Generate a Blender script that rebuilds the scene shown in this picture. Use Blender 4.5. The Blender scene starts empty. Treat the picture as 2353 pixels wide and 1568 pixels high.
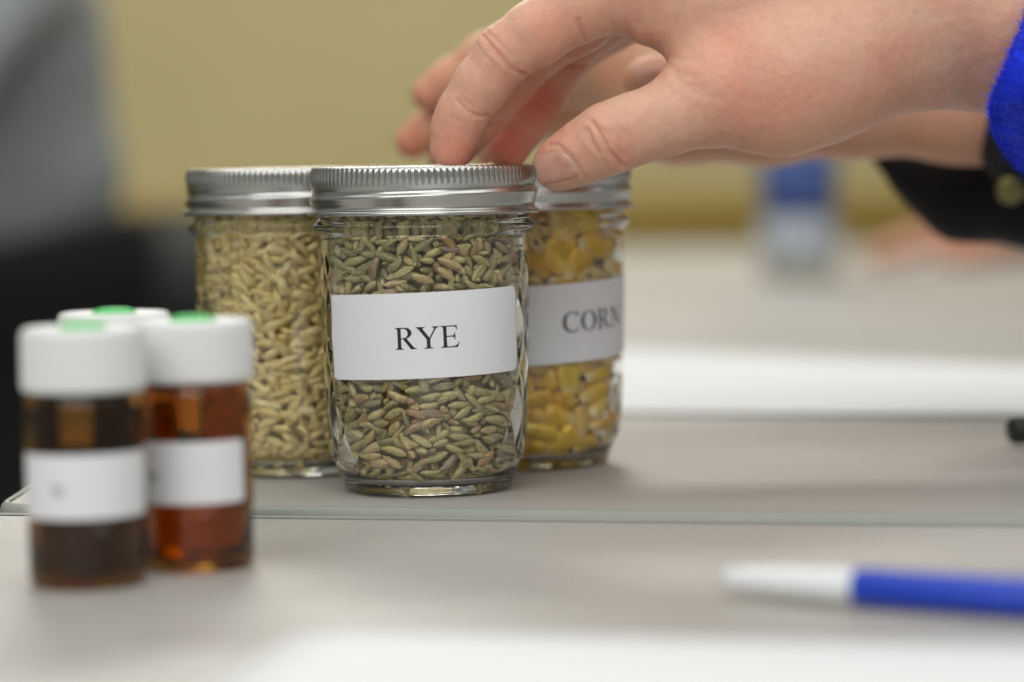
import bpy, bmesh, math, random
import numpy as np
from mathutils import Vector, Matrix, Euler, Quaternion
from mathutils.bvhtree import BVHTree
from mathutils.geometry import tessellate_polygon
random.seed(7); rng = np.random.default_rng(7)
sc = bpy.context.scene
COL = sc.collection
R = math.radians
MM = 0.001

# ------------------------------------------------------------------ camera
FPX = 6300.0                       # focal length in pixels of a 2353 px wide frame
CAM = Vector((0.0263, -0.837, 0.0975))
PITCH, ROLL = 3.588, 0.9
cam_d = bpy.data.cameras.new('camera'); cam = bpy.data.objects.new('camera', cam_d); COL.objects.link(cam)
cam_d.sensor_width = 36.0; cam_d.lens = 36.0*FPX/2353.0
cam_d.clip_start = 0.02; cam_d.clip_end = 60
CAMROT = (Matrix.Rotation(R(90-PITCH), 3, 'X') @ Matrix.Rotation(R(-ROLL), 3, 'Z'))
cam.matrix_world = Matrix.Translation(CAM) @ CAMROT.to_4x4()
cam_d.dof.use_dof = True
cam_d.dof.focus_distance = 0.812
cam_d.dof.aperture_fstop = 4.5
cam_d.dof.aperture_blades = 9
sc.camera = cam

def ray(px, py):
    return (CAMROT @ Vector(((px-1176.5)/FPX, -(py-784.0)/FPX, -1.0)))
def at(px, py, y):                 # the point seen at a pixel on the plane of world y (metres)
    d = ray(px, py); return CAM + d*((y-CAM.y)/d.y)
def on(px, py, z):                 # the point seen at a pixel on the level z
    d = ray(px, py); return CAM + d*((z-CAM.z)/d.z)
def pix(P):                        # (N,3) metres -> pixels
    M = np.array(CAMROT); q = (np.asarray(P)-np.array(CAM)) @ M
    return np.stack([1176.5-q[:,0]/q[:,2]*FPX, 784.0+q[:,1]/q[:,2]*FPX], 1)

# ------------------------------------------------------------------ world, lamps, exposure
w = bpy.data.worlds.new('World'); sc.world = w; w.use_nodes = True
bg = w.node_tree.nodes['Background']; bg.inputs[0].default_value = (0.95, 1.0, 0.95, 1); bg.inputs[1].default_value = 0.20
def panel_lamp(name, loc, target, sx, sy, power, colour):
    l = bpy.data.lights.new(name, 'AREA'); l.shape = 'RECTANGLE'; l.size = sx; l.size_y = sy; l.energy = power; l.color = colour
    o = bpy.data.objects.new(name, l); COL.objects.link(o); o.location = loc
    o.rotation_euler = (Vector(target)-Vector(loc)).to_track_quat('-Z', 'Y').to_euler(); return o
panel_lamp('unseen_lamp', (-0.7, 0.6, 1.8), (-0.7, 0.6, 0), 1.8, 1.8, 12, (1, 0.985, 0.945))
panel_lamp('unseen_lamp', (0.9, -0.15, 1.8), (0.9, -0.15, 0), 1.8, 1.8, 15, (1, 0.985, 0.945))
panel_lamp('unseen_lamp', (-0.5, -2.2, 1.65), (-0.2, -0.3, 0), 3.0, 1.5, 44, (1, 0.99, 0.965))  # unseen front fill, lowered and enlarged to brighten jar fronts and grain
panel_lamp('unseen_lamp', (-0.3, 2.9, 1.75), (-0.3, 2.9, 0), 1.2, 0.6, 50, (1, 0.97, 0.9))
sc.view_settings.view_transform = 'Standard'; sc.view_settings.look = 'None'
sc.view_settings.exposure = 0.12; sc.view_settings.gamma = 1.0
cy = sc.cycles
cy.use_denoising = True
cy.caustics_reflective = True; cy.caustics_refractive = True; cy.blur_glossy = 0.3
cy.max_bounces = 16; cy.transmission_bounces = 14; cy.transparent_max_bounces = 8; cy.diffuse_bounces = 4; cy.glossy_bounces = 5
cy.sample_clamp_indirect = 0.0

# ------------------------------------------------------------------ helpers
def tag(o, label=None, cat=None, group=None, kind=None):
    if label: o['label'] = label
    if cat: o['category'] = cat
    if group: o['group'] = group
    if kind: o['kind'] = kind
    return o
def empty(name, loc, label, cat, group=None, rz=0):
    o = bpy.data.objects.new(name, None); COL.objects.link(o); o.location = loc; o.rotation_euler = (0, 0, rz)
    o.empty_display_size = 0.01
    return tag(o, label, cat, group)
def link(name, me, mat=None, parent=None, smooth=True):
    o = bpy.data.objects.new(name, me); COL.objects.link(o)
    if mat is not None and not me.materials: me.materials.append(mat)
    if smooth: me.polygons.foreach_set('use_smooth', [True]*len(me.polygons))
    if parent: o.parent = parent
    return o
def mesh(name, v, f):
    me = bpy.data.meshes.new(name); me.from_pydata([tuple(p) for p in v], [], [tuple(int(i) for i in q) for q in f]); me.update(); return me
def np_mesh(name, V, Q):           # quads as arrays
    me = bpy.data.meshes.new(name); n = len(Q); k = Q.shape[1]
    me.vertices.add(len(V)); me.vertices.foreach_set('co', np.ascontiguousarray(V, np.float32).ravel())
    me.loops.add(n*k); me.loops.foreach_set('vertex_index', np.ascontiguousarray(Q, np.int32).ravel())
    me.polygons.add(n); me.polygons.foreach_set('loop_start', np.arange(0, n*k, k, dtype=np.int32))
    me.update(calc_edges=True); me.validate(); return me
def revolve(name, rfun, nt, rows, cap_a=False, cap_b=False):
    """surface of revolution whose radius and height may vary with the angle: rfun(i, theta array) -> r, z (mm)"""
    th = np.arange(nt)*2*np.pi/nt; V = []
    for i in range(rows):
        r, z = rfun(i, th); r = r+0*th; z = z+0*th
        V.append(np.stack([r*np.sin(th), -r*np.cos(th), z], 1)*MM)
    V = np.concatenate(V); k = np.arange(nt); k2 = (k+1) % nt; Q = []
    for i in range(rows-1):
        Q.append(np.stack([i*nt+k, i*nt+k2, (i+1)*nt+k2, (i+1)*nt+k], 1))
    return np_mesh(name, V, np.concatenate(Q))
def lathe(name, prof, nt=96):
    return revolve(name, lambda i, th: (prof[i][0], prof[i][1]), nt, len(prof))
def box(name, lo, hi, bev=0.0):
    bm = bmesh.new(); bmesh.ops.create_cube(bm, size=1)
    lo, hi = Vector(lo), Vector(hi)
    for v in bm.verts: v.co = Vector([(lo[k]+hi[k])/2+(hi[k]-lo[k])*v.co[k] for k in range(3)])
    if bev: bmesh.ops.bevel(bm, geom=list(bm.edges), offset=bev, segments=3, affect='EDGES')
    me = bpy.data.meshes.new(name); bm.to_mesh(me); bm.free(); return me
def prism(name, pts, z0, z1, bev=0.0, seg=3):
    bm = bmesh.new(); vs = [bm.verts.new((p[0], p[1], z0)) for p in pts]; f = bm.faces.new(vs)
    r = bmesh.ops.extrude_face_region(bm, geom=[f]); top = [e for e in r['geom'] if isinstance(e, bmesh.types.BMVert)]
    for v in top: v.co.z = z1
    bmesh.ops.recalc_face_normals(bm, faces=list(bm.faces))
    if bev:
        bmesh.ops.bevel(bm, geom=list(bm.edges), offset=bev, segments=seg, affect='EDGES')
    me = bpy.data.meshes.new(name); bm.to_mesh(me); bm.free(); return me

# ------------------------------------------------------------------ materials
def mat(name, col=(0.5,)*3, rough=0.5, metal=0.0, **kw):
    m = bpy.data.materials.new(name); m.use_nodes = True; nt = m.node_tree; b = nt.nodes['Principled BSDF']
    b.inputs['Base Color'].default_value = (*col, 1); b.inputs['Roughness'].default_value = rough; b.inputs['Metallic'].default_value = metal
    for k, v in kw.items(): b.inputs[k.replace('_', ' ')].default_value = v
    return m, nt, b
def N(nt, t, **kw):
    n = nt.nodes.new(t)
    for k, v in kw.items():
        if k in n.inputs.keys() if isinstance(k, str) else False: n.inputs[k].default_value = v
        else: setattr(n, k, v)
    return n
def noise(nt, scale, detail=3, coord='Object', rough=0.55, vec=None):
    tc = nt.nodes.new('ShaderNodeTexCoord'); n = nt.nodes.new('ShaderNodeTexNoise')
    n.inputs['Scale'].default_value = scale; n.inputs['Detail'].default_value = detail; n.inputs['Roughness'].default_value = rough
    nt.links.new(vec if vec is not None else tc.outputs[coord], n.inputs['Vector']); return n
def ramp(nt, fac, stops):
    r = nt.nodes.new('ShaderNodeValToRGB'); e = r.color_ramp.elements
    while len(e) < len(stops): e.new(0.5)
    for i, (p, c) in enumerate(stops): e[i].position = p; e[i].color = (*c, 1) if len(c) == 3 else c
    nt.links.new(fac, r.inputs['Fac']); return r
def bump(nt, b, height, strength, dist, prev=None):
    n = nt.nodes.new('ShaderNodeBump'); n.inputs['Strength'].default_value = strength; n.inputs['Distance'].default_value = dist
    nt.links.new(height, n.inputs['Height'])
    if prev is not None: nt.links.new(prev.outputs['Normal'], n.inputs['Normal'])
    nt.links.new(n.outputs['Normal'], b.inputs['Normal']); return n
def mixc(nt, fac, a, c, mode='MIX'):
    m = nt.nodes.new('ShaderNodeMix'); m.data_type = 'RGBA'; m.blend_type = mode
    for s, x in ((0, fac), (6, a), (7, c)):
        if hasattr(x, 'links'): nt.links.new(x, m.inputs[s])
        else: m.inputs[s].default_value = x if s == 0 else (*x, 1)
    return m.outputs[2]

def laminate(name, a, c):
    m, nt, b = mat(name, a, 0.42)
    n1 = noise(nt, 1150, 4); n2 = noise(nt, 9, 3)
    r1 = ramp(nt, n1.outputs['Fac'], [(0.3, a), (0.7, c)])
    r2 = ramp(nt, n2.outputs['Fac'], [(0.35, (0.93, 0.93, 0.94)), (0.65, (1, 1, 1))])
    nt.links.new(mixc(nt, 1.0, r1.outputs['Color'], r2.outputs['Color'], 'MULTIPLY'), b.inputs['Base Color'])
    n3 = noise(nt, 1100, 2); bump(nt, b, n3.outputs['Fac'], 0.85, 0.0004)
    r3 = ramp(nt, n2.outputs['Fac'], [(0.3, (0.36,)*3), (0.7, (0.48,)*3)]); nt.links.new(r3.outputs['Color'], b.inputs['Roughness'])
    return m
M_LAM = laminate('grey_laminate', (0.37, 0.352, 0.32), (0.53, 0.508, 0.47))
m, nt, b = mat('grey_green_edge_strip', (0.30, 0.315, 0.275), 0.38); n_ = noise(nt, 2500, 2); bump(nt, b, n_.outputs['Fac'], 0.35, 0.0002); M_EDGE = m
m, nt, b = mat('mustard_wall_paint', (0.36, 0.30, 0.135), 0.75); n_ = noise(nt, 1.2, 4)
nt.links.new(ramp(nt, n_.outputs['Fac'], [(0.3, (0.45, 0.38, 0.185)), (0.7, (0.51, 0.435, 0.22))]).outputs['Color'], b.inputs['Base Color']); M_WALL = m
M_RAIL = mat('ochre_wainscot_paint', (0.37, 0.25, 0.045), 0.6)[0]
m, nt, b = mat('dark_carpet', (0.07, 0.065, 0.06), 0.95); n_ = noise(nt, 300, 3); bump(nt, b, n_.outputs['Fac'], 0.6, 0.004); M_FLOOR = m
m, nt, b = mat('white_copy_paper', (0.78, 0.79, 0.80), 0.75); n_ = noise(nt, 700, 4); bump(nt, b, n_.outputs['Fac'], 0.1, 0.0001); M_PAPER = m
m, nt, b = mat('label_paper', (0.80, 0.81, 0.84), 0.55); n_ = noise(nt, 160, 3); n2_ = noise(nt, 2200, 3)
p_ = bump(nt, b, n2_.outputs['Fac'], 0.12, 0.00006); bump(nt, b, n_.outputs['Fac'], 0.30, 0.0008, p_); M_LABEL = m
M_INK = mat('black_ink', (0.018, 0.015, 0.03), 0.6)[0]
M_GLASS = mat('clear_glass', (0.975, 0.995, 0.98), 0.0, Transmission_Weight=1.0, IOR=1.5)[0]
M_AMBER = mat('amber_glass', (0.58, 0.27, 0.034), 0.02, Transmission_Weight=1.0, IOR=1.5)[0]
M_CAP = mat('white_cap_plastic', (0.78, 0.79, 0.79), 0.4, Subsurface_Weight=0.15, Subsurface_Radius=(0.004,)*3)[0]
M_SEPT = mat('green_septum_rubber', (0.03, 0.50, 0.09), 0.55)[0]
M_DLIQ = mat('dark_malt_liquid', (0.02, 0.008, 0.006), 0.15)[0]
M_ALIQ = mat('amber_liquid', (0.92, 0.62, 0.16), 0.0, Transmission_Weight=1.0, IOR=1.34)[0]
m, nt, b = mat('tinned_steel', (0.52, 0.52, 0.50), 0.24, 1.0)
n_ = noise(nt, 60, 4); nt.links.new(ramp(nt, n_.outputs['Fac'], [(0.3, (0.22,)*3), (0.7, (0.33,)*3)]).outputs['Color'], b.inputs['Roughness'])
tc_ = nt.nodes.new('ShaderNodeTexCoord'); mp_ = nt.nodes.new('ShaderNodeMapping'); mp_.inputs['Scale'].default_value = (1, 1, 14); nt.links.new(tc_.outputs['Object'], mp_.inputs['Vector'])
n2_ = noise(nt, 220, 4, vec=mp_.outputs['Vector']); bump(nt, b, n2_.outputs['Fac'], 0.10, 0.00008); M_STEEL = m
M_PENB = mat('blue_pen_plastic', (0.012, 0.055, 0.52), 0.3)[0]
M_PENW = mat('white_pen_plastic', (0.82, 0.84, 0.86), 0.35)[0]
M_BLK = mat('black_plastic', (0.012,)*3, 0.4)[0]
M_BOTL = mat('thin_bottle_plastic', (0.93, 0.96, 1.0), 0.08, Transmission_Weight=1.0, IOR=1.2)[0]
M_WATER = mat('water', (0.97, 0.99, 1.0), 0.0, Transmission_Weight=1.0, IOR=1.33)[0]
M_BLUEL = mat('blue_bottle_label', (0.04, 0.085, 0.28), 0.45)[0]

M_PALEBAND = mat('pale_light_band', (0.43, 0.47, 0.52), 0.5)[0]

def grain_mat(name, stops, tipcol, streak, swing):
    m, nt, b = mat(name, (0.3,)*3, 0.55)
    at_ = nt.nodes.new('ShaderNodeAttribute'); at_.attribute_name = 'rnd'
    oi = nt.nodes.new('ShaderNodeObjectInfo')
    ad = nt.nodes.new('ShaderNodeMath'); ad.operation = 'ADD'; nt.links.new(at_.outputs['Fac'], ad.inputs[0]); nt.links.new(oi.outputs['Random'], ad.inputs[1])
    fr = nt.nodes.new('ShaderNodeMath'); fr.operation = 'FRACT'; nt.links.new(ad.outputs[0], fr.inputs[0])
    r = ramp(nt, fr.outputs[0], stops)
    n1 = noise(nt, streak, 4); r1 = ramp(nt, n1.outputs['Fac'], [(0.3, (swing[0], swing[0]*0.97, swing[0]*0.92)), (0.7, (swing[1], swing[1]*0.985, swing[1]*0.94))])
    c = mixc(nt, 1.0, r.outputs['Color'], r1.outputs['Color'], 'MULTIPLY')
    tp = nt.nodes.new('ShaderNodeAttribute'); tp.attribute_name = 'tip'
    c = mixc(nt, tp.outputs['Fac'], c, tipcol)
    nt.links.new(c, b.inputs['Base Color']); bump(nt, b, n1.outputs['Fac'], 0.35, 0.0003); return m
M_RYE = grain_mat('rye_grain_skin', [(0.0, (0.31, 0.275, 0.135)), (0.18, (0.52, 0.45, 0.22)), (0.40, (0.68, 0.56, 0.275)), (0.58, (0.58, 0.495, 0.23)), (0.80, (0.76, 0.59, 0.31)), (0.93, (0.40, 0.27, 0.20)), (1.0, (0.62, 0.38, 0.16))], (0.68, 0.57, 0.32), 1400, (0.60, 1.14))
M_BAR = grain_mat('barley_grain_husk', [(0.0, (0.74, 0.57, 0.22)), (0.3, (0.86, 0.69, 0.31)), (0.6, (0.90, 0.74, 0.37)), (0.85, (0.80, 0.60, 0.24)), (1.0, (0.92, 0.79, 0.46))], (0.62, 0.45, 0.17), 1100, (0.74, 1.08))
M_CORN = grain_mat('corn_kernel_skin', [(0.0, (0.95, 0.56, 0.03)), (0.3, (0.97, 0.70, 0.07)), (0.6, (0.96, 0.60, 0.04)), (0.80, (0.92, 0.48, 0.03)), (0.95, (0.92, 0.70, 0.26)), (1.0, (0.80, 0.50, 0.16))], (0.94, 0.80, 0.46), 300, (0.88, 1.04))

def skin_mat(name, base, deep, spec_rough=0.5):
    m, nt, b = mat(name, base, spec_rough, Subsurface_Weight=0.7, Subsurface_Radius=(1.0, 0.30, 0.16), Subsurface_Scale=0.0028)
    n1 = noise(nt, 55, 4); n2 = noise(nt, 420, 4)
    r1 = ramp(nt, n1.outputs['Fac'], [(0.32, base), (0.72, deep)])
    r2 = ramp(nt, n2.outputs['Fac'], [(0.3, (0.93, 0.91, 0.90)), (0.7, (1.04, 1.04, 1.03))])
    c = mixc(nt, 1.0, r1.outputs['Color'], r2.outputs['Color'], 'MULTIPLY')
    a = nt.nodes.new('ShaderNodeAttribute'); a.attribute_name = 'flush_shade'
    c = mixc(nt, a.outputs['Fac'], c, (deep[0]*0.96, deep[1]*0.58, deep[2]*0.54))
    nt.links.new(c, b.inputs['Base Color'])
    v = nt.nodes.new('ShaderNodeTexVoronoi'); v.feature = 'DISTANCE_TO_EDGE'; v.inputs['Scale'].default_value = 1300
    tc = nt.nodes.new('ShaderNodeTexCoord'); nt.links.new(tc.outputs['Object'], v.inputs['Vector'])
    p = bump(nt, b, v.outputs['Distance'], 0.5, 0.0003)
    n3 = noise(nt, 260, 5, rough=0.65); bump(nt, b, n3.outputs['Fac'], 0.42, 0.0008, p)
    return m
M_SKIN = skin_mat('fair_skin', (0.71, 0.45, 0.325), (0.72, 0.37, 0.262))
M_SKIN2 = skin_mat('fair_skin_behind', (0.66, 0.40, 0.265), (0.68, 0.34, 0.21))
m, nt, b = mat('fingernail', (0.68, 0.40, 0.33), 0.26, Subsurface_Weight=0.5, Subsurface_Radius=(1, 0.4, 0.3), Subsurface_Scale=0.002)
e_ = nt.nodes.new('ShaderNodeAttribute'); e_.attribute_name = 'edge'; n_ = noise(nt, 350, 3)
nt.links.new(mixc(nt, e_.outputs['Fac'], ramp(nt, n_.outputs['Fac'], [(0.3, (0.62, 0.29, 0.225)), (0.7, (0.72, 0.385, 0.31))]).outputs['Color'], (0.80, 0.70, 0.56)), b.inputs['Base Color'])
bump(nt, b, n_.outputs['Fac'], 0.2, 0.0003); M_NAIL = m
def cloth(name, col, sc_=900, rough=0.9, sheen=0.3):
    m, nt, b = mat(name, col, rough, Sheen_Weight=sheen); n1 = noise(nt, sc_, 4); n2 = noise(nt, sc_/18, 3)
    nt.links.new(ramp(nt, n2.outputs['Fac'], [(0.3, tuple(x*0.8 for x in col)), (0.7, tuple(x*1.15 for x in col))]).outputs['Color'], b.inputs['Base Color'])
    bump(nt, b, n1.outputs['Fac'], 0.6, 0.001); return m
M_FLEECE = cloth('royal_blue_fleece', (0.006, 0.04, 0.80), 1200, 0.95, 0.12)
M_BLKCL = cloth('black_cloth', (0.0045, 0.0045, 0.006), 500, 0.9, 0.02)
M_GREYCL = cloth('grey_sweatshirt', (0.32, 0.34, 0.345), 250, 0.9, 0.2)
M_TROUS = cloth('black_trousers', (0.006, 0.007, 0.007), 250, 0.9, 0.02)
M_BRASS = mat('brass_button', (0.20, 0.185, 0.06), 0.4, 0.6)[0]
M_CHAIR = mat('black_chair_shell', (0.022, 0.022, 0.02), 0.5)[0]

# ------------------------------------------------------------------ setting: floor and wall
def plane(name, x0, x1, y0, y1, z, m):
    return link(name, mesh(name, [(x0, y0, z), (x1, y0, z), (x1, y1, z), (x0, y1, z)], [(0, 1, 2, 3)]), m, smooth=False)
FZ = -0.74
tag(plane('floor', -7, 7, -4, 7, FZ, M_FLOOR), kind='structure')
wall = link('back_wall', box('back_wall', (-7, 4.6, FZ+0.785), (7, 4.75, 2.6)), M_WALL, smooth=False); tag(wall, kind='structure')
wn = link('wainscot', box('wainscot', (-7, 4.58, FZ+0.002), (7, 4.75, FZ+0.783)), M_RAIL, wall, smooth=False)
rl = link('chair_rail', box('chair_rail', (-7, 4.55, FZ+0.72), (7, 4.579, FZ+0.78), 0.006), M_RAIL, wall, smooth=False)

# ------------------------------------------------------------------ tables
TZF = -0.0021                       # the near table stands a little lower
c0 = on(-14, 1165, 0); c1 = on(2353, 1189, 0)
ed = (c1-c0).normalized(); ed.z = 0; en = Vector((-ed.y, ed.x, 0))
back = Vector((0, 1, 0)); back = on(52, 1125, 0)-c0; back.z = 0; back.normalize()
def table(name, pts, z, label):
    """pts: outline counter-clockwise; top slab, rounded edge strip all round, two leg frames"""
    t = empty(name, ((pts[0][0]+pts[2][0])/2, (pts[0][1]+pts[2][1])/2, FZ), label, 'table', 'laminate tables pushed together')
    def put(o):
        o.parent = t; o.matrix_parent_inverse = Matrix.Translation(t.location).inverted(); return o
    cen = Vector((sum(p[0] for p in pts)/4, sum(p[1] for p in pts)/4))
    def rounded(d, rad):
        out = []; n = len(pts)
        P = []
        for i in range(n):
            a = Vector(pts[i-1][:2]); p = Vector(pts[i][:2]); c = Vector(pts[(i+1) % n][:2])
            u = (p-a).normalized(); v = (c-p).normalized(); nu = Vector((-u.y, u.x)); nv = Vector((-v.y, v.x))
            k = 1/(1+nu.dot(nv)); P.append(p+(nu+nv)*k*d)
        for i in range(n):
            p = P[i]; a = (P[i-1]-p).normalized(); c = (P[(i+1) % n]-p).normalized()
            r = max(rad-d, 0.002)
            for s in range(9):
                s = s/8; q = p+a*r*(1-s)**2+c*r*s**2; out.append((q.x, q.y))
        return out
    put(link('tabletop', prism('tabletop', rounded(0.0025, 0.012), z-0.027, z, 0.0004, 1), M_LAM, smooth=False))
    bm = bmesh.new()                # rounded vinyl strip round the slab
    prof = [(0.0027, 0.0002), (0.0022, 0.0008), (0.0012, 0.0007), (0.0002, -0.0004), (-0.0004, -0.002), (-0.0004, -0.025), (0.0002, -0.0268), (0.0024, -0.0275)]
    rings = []
    for d, dz in prof: rings.append([bm.verts.new((q[0], q[1], z+dz)) for q in rounded(d, 0.012)])
    n = len(rings[0])
    for i in range(len(rings)-1):
        for k in range(n): bm.faces.new((rings[i][k], rings[i+1][k], rings[i+1][(k+1) % n], rings[i][(k+1) % n]))
    bmesh.ops.recalc_face_normals(bm, faces=list(bm.faces))
    me = bpy.data.meshes.new('edge_strip'); bm.to_mesh(me); bm.free(); put(link('edge_strip', me, M_EDGE))
    for p in pts:
        q = Vector(p[:2])*0.86+cen*0.14
        put(link('leg', box('leg', (q.x-0.016, q.y-0.016, FZ), (q.x+0.016, q.y+0.016, z-0.0275), 0.003), M_BLK, smooth=False))
    return t
L = 1.83
rear_pts = [c0, c0+ed*L, c0+ed*L+back*0.76, c0+back*0.76]
table('folding_table', rear_pts, 0.0, 'grey laminate table with a rounded edge strip carrying the grain jars')
g = 0.0012
f1 = c0-ed*0.62-en*g; f2 = c0+ed*1.21-en*g
table('folding_table', [f1-en*0.72, f2-en*0.72, f2, f1], TZF, 'nearest grey laminate table, carrying the amber vials and the pen')
b0 = c0+back*0.763+ed*0.05
table('folding_table', [b0, b0+ed*2.6, b0+ed*2.6+back*1.75, b0+back*1.75], -0.001, 'far grey table with the water bottle standing on it, out of focus')

# ------------------------------------------------------------------ sheets of paper
def sheet(name, pts, z, label, sag=0.0):
    n = 24; a, b_, c, d = [Vector(p) for p in pts]; V = []; F = []
    for i in range(n+1):
        for j in range(n+1):
            s, t = i/n, j/n; p = (a*(1-s)+b_*s)*(1-t)+(d*(1-s)+c*s)*t
            zz = z+0.0004*(1+math.sin(3.1*s+2*t)*math.sin(2.3*t+s))+sag*((2*s-1)**4*(2*t-1)**4)
            V.append((p.x, p.y, zz))
    for i in range(n):
        for j in range(n): q = i*(n+1)+j; F.append((q, q+n+1, q+n+2, q+1))
    o = link(name, mesh(name, V, F), M_PAPER); md = o.modifiers.new('thickness', 'SOLIDIFY'); md.thickness = 0.00025; md.offset = -1
    return tag(o, label, 'paper')
p0 = on(690, 1462, TZF); p1 = on(2353, 1490, TZF); u_ = (p1-p0); u_.z = 0; u_.normalize()
v_ = on(520, 1568, TZF)-p0; v_.z = 0; v_.normalize(); v_ = Vector((u_.y, -u_.x, 0))*0.8+v_*0.2; v_.normalize()
sheet('paper_sheet', [p0+v_*0.216, p0+v_*0.216+u_*0.38, p0+u_*0.38, p0], TZF+0.0007, 'blank white sheet lying on the near table below the pen', 0.0)
q0 = on(1040, 952, 0); q1 = on(2353, 962, 0); q2 = on(2353, 846, 0); q3 = on(1040, 792, 0)
e1 = (q1-q0); e2 = (q2-q3)
sheet('paper_sheet', [q0, q0+e1*1.25, q3+e2*1.25, q3], 0.0007, 'large white sheet spread on the table behind the corn jar')

# ------------------------------------------------------------------ canning jars
NQ = 16
def sm(x, a, b_): t = np.clip((x-a)/(b_-a), 0, 1); return t*t*(3-2*t)
OUT = [(0.02, 1.2), (14, 1.1), (20, 0.9), (22.4, 0.5), (23.8, 0.05), (24.8, 0.15), (25.5, 0.8), (25.9, 1.8), (26.2, 3), (26.9, 5), (27.9, 7.2), (28.7, 8.8)]
def rbody(z): return np.interp(z, [8.8, 10, 16, 30, 56, 74, 78], [28.7, 29.4, 30.4, 31.1, 31.7, 31.8, 31.8])
zs = list(np.linspace(9.2, 74, 150))
NECK = [(31.9, 75.5), (31.7, 76.6), (31.9, 77.6), (32.9, 78.4), (33.8, 79.2), (34.15, 80.1), (34.1, 80.9), (33.6, 81.5), (32.7, 82.0), (32.4, 83), (32.3, 90), (32.0, 95.4), (31.2, 96.0), (30.2, 96.0), (29.4, 95.3)]
INN = [(29.25, 84), (29.2, 80), (29.05, 56), (28.5, 28), (27.85, 14), (27.05, 9.8), (25.45, 6.2), (22.7, 3.7), (20, 3.2), (10, 3.0), (0.02, 3.0)]
def glass_fun(i, th):
    if i < len(OUT): return OUT[i]
    i -= len(OUT)
    if i < len(zs):
        z = zs[i]; r = float(rbody(z)); tt = (th+np.pi) % (2*np.pi)-np.pi
        ph = np.minimum(np.abs(tt), np.pi-np.abs(tt))                  # smooth label panels front and back
        side = sm(ph, 0.98, 1.10); low = 1-sm(z, 26.5, 30.5)
        mask = np.maximum(side, low)*sm(z, 9.6, 10.4)*(1-sm(z, 70, 73))
        a = th*NQ/(2*np.pi)+(z-10)/27.0; b_ = th*NQ/(2*np.pi)-(z-10)/27.0
        fa = np.abs(2*(a-np.floor(a))-1); fb = np.abs(2*(b_-np.floor(b_))-1)
        pil = (1-fa**2)*(1-fb**2)
        q = 0.60*(np.sqrt(np.clip(pil, 0, 1))-0.75)
        return r+mask*q, z
    i -= len(zs)
    return NECK[i] if i < len(NECK) else INN[i-len(NECK)]
ME_JAR = revolve('jar_glass', glass_fun, 384, len(OUT)+len(zs)+len(NECK)+len(INN))
# screw band: knurled shoulder, helical thread bead and rolled lip
bz = [(30.2, 98.1), (32.0, 98.5), (33.2, 98.55), (33.8, 98.3), (34.15, 97.8), (34.3, 97.2), (34.35, 96.4), (34.35, 95.6), (34.35, 94.9), (34.3, 94.3), (34.25, 93.6), (34.2, 92.9)] + \
     [(34.2-0.35*t, 92.9-5.9*t) for t in np.linspace(0.08, 1, 15)] + [(33.95, 86.4), (34.0, 85.9), (34.3, 85.55), (34.9, 85.35), (35.35, 85.0), (35.5, 84.5), (35.35, 84.05), (34.9, 83.95), (34.5, 84.3), (34.2, 85.0), (33.6, 86), (33.4, 92), (33.3, 96), (32.6, 97.4), (30.2, 97.5)]
def band_fun(i, th):
    r, z = bz[i]
    if 4 <= i <= 10:
        k = [0.35, 0.8, 1, 1, 1, 0.7, 0.25][i-4]
        c = np.cos(th*112); r = r+k*0.30*(np.abs(np.cos(th*56))**0.55*2-1.3)-0.05*k
    if 11 <= i < 27:
        tt = (th+np.pi) % (2*np.pi)-np.pi
        z1 = 89.9+1.15*np.sin(tt*0.5)*2/1.4
        u = z-z1; up = 1-sm(u, -0.2, 1.15); dn = np.clip((u+4.2)/4.0, 0, 1)
        r = r+0.85*up*dn-0.12*np.exp(-((u-1.9)/0.7)**2)
    if 27 <= i <= 29: r = r+0.0*th
    return r, z
ME_BAND = revolve('screw_band', band_fun, 112*8, len(bz))
ME_LID = lathe('lid_disc', [(0.02, 97.25), (26, 97.25), (27.5, 97.0), (28.6, 96.9), (29.4, 97.35), (32.4, 97.35), (32.4, 96.3), (29.2, 96.15), (0.02, 96.15)], 96)

def flat(loops, cuts_x, cuts_y=()):
    """outline loops (first outer, rest holes) in mm -> bmesh cut into strips so that it can be bent"""
    tr = tessellate_polygon([[Vector((x, y, 0)) for x, y in lp] for lp in loops]); P = [p for lp in loops for p in lp]
    bm = bmesh.new(); vs = [bm.verts.new((x, y, 0)) for x, y in P]
    for t in tr:
        if len(set(t)) == 3:
            try: bm.faces.new([vs[i] for i in t])
            except ValueError: pass
    for x in cuts_x: bmesh.ops.bisect_plane(bm, geom=bm.verts[:]+bm.edges[:]+bm.faces[:], plane_co=(x, 0, 0), plane_no=(1, 0, 0))
    for y in cuts_y: bmesh.ops.bisect_plane(bm, geom=bm.verts[:]+bm.edges[:]+bm.faces[:], plane_co=(0, y, 0), plane_no=(0, 1, 0))
    return bm
def wrap(bm, name, rfun, z0, tilt, off, wob=0.0):
    c, s = math.cos(tilt), math.sin(tilt)
    for v in bm.verts:
        x, y = v.co.x*c-v.co.y*s, v.co.x*s+v.co.y*c
        z = z0+y; r0 = rfun(z); r = r0+off+wob*(max(0, abs(v.co.x)-27)/6)**2*max(0, math.sin(v.co.y*0.4+0.7*v.co.x))
        a = x/r0; v.co = Vector((r*math.sin(a), -r*math.cos(a), z))*MM
    bmesh.ops.recalc_face_normals(bm, faces=bm.faces[:])
    f = max(bm.faces, key=lambda q: q.calc_area())
    if f.normal.dot(Vector((f.calc_center_median().x, f.calc_center_median().y, 0))) < 0: bmesh.ops.reverse_faces(bm, faces=bm.faces[:])
    me = bpy.data.meshes.new(name); bm.to_mesh(me); bm.free(); return me
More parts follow.
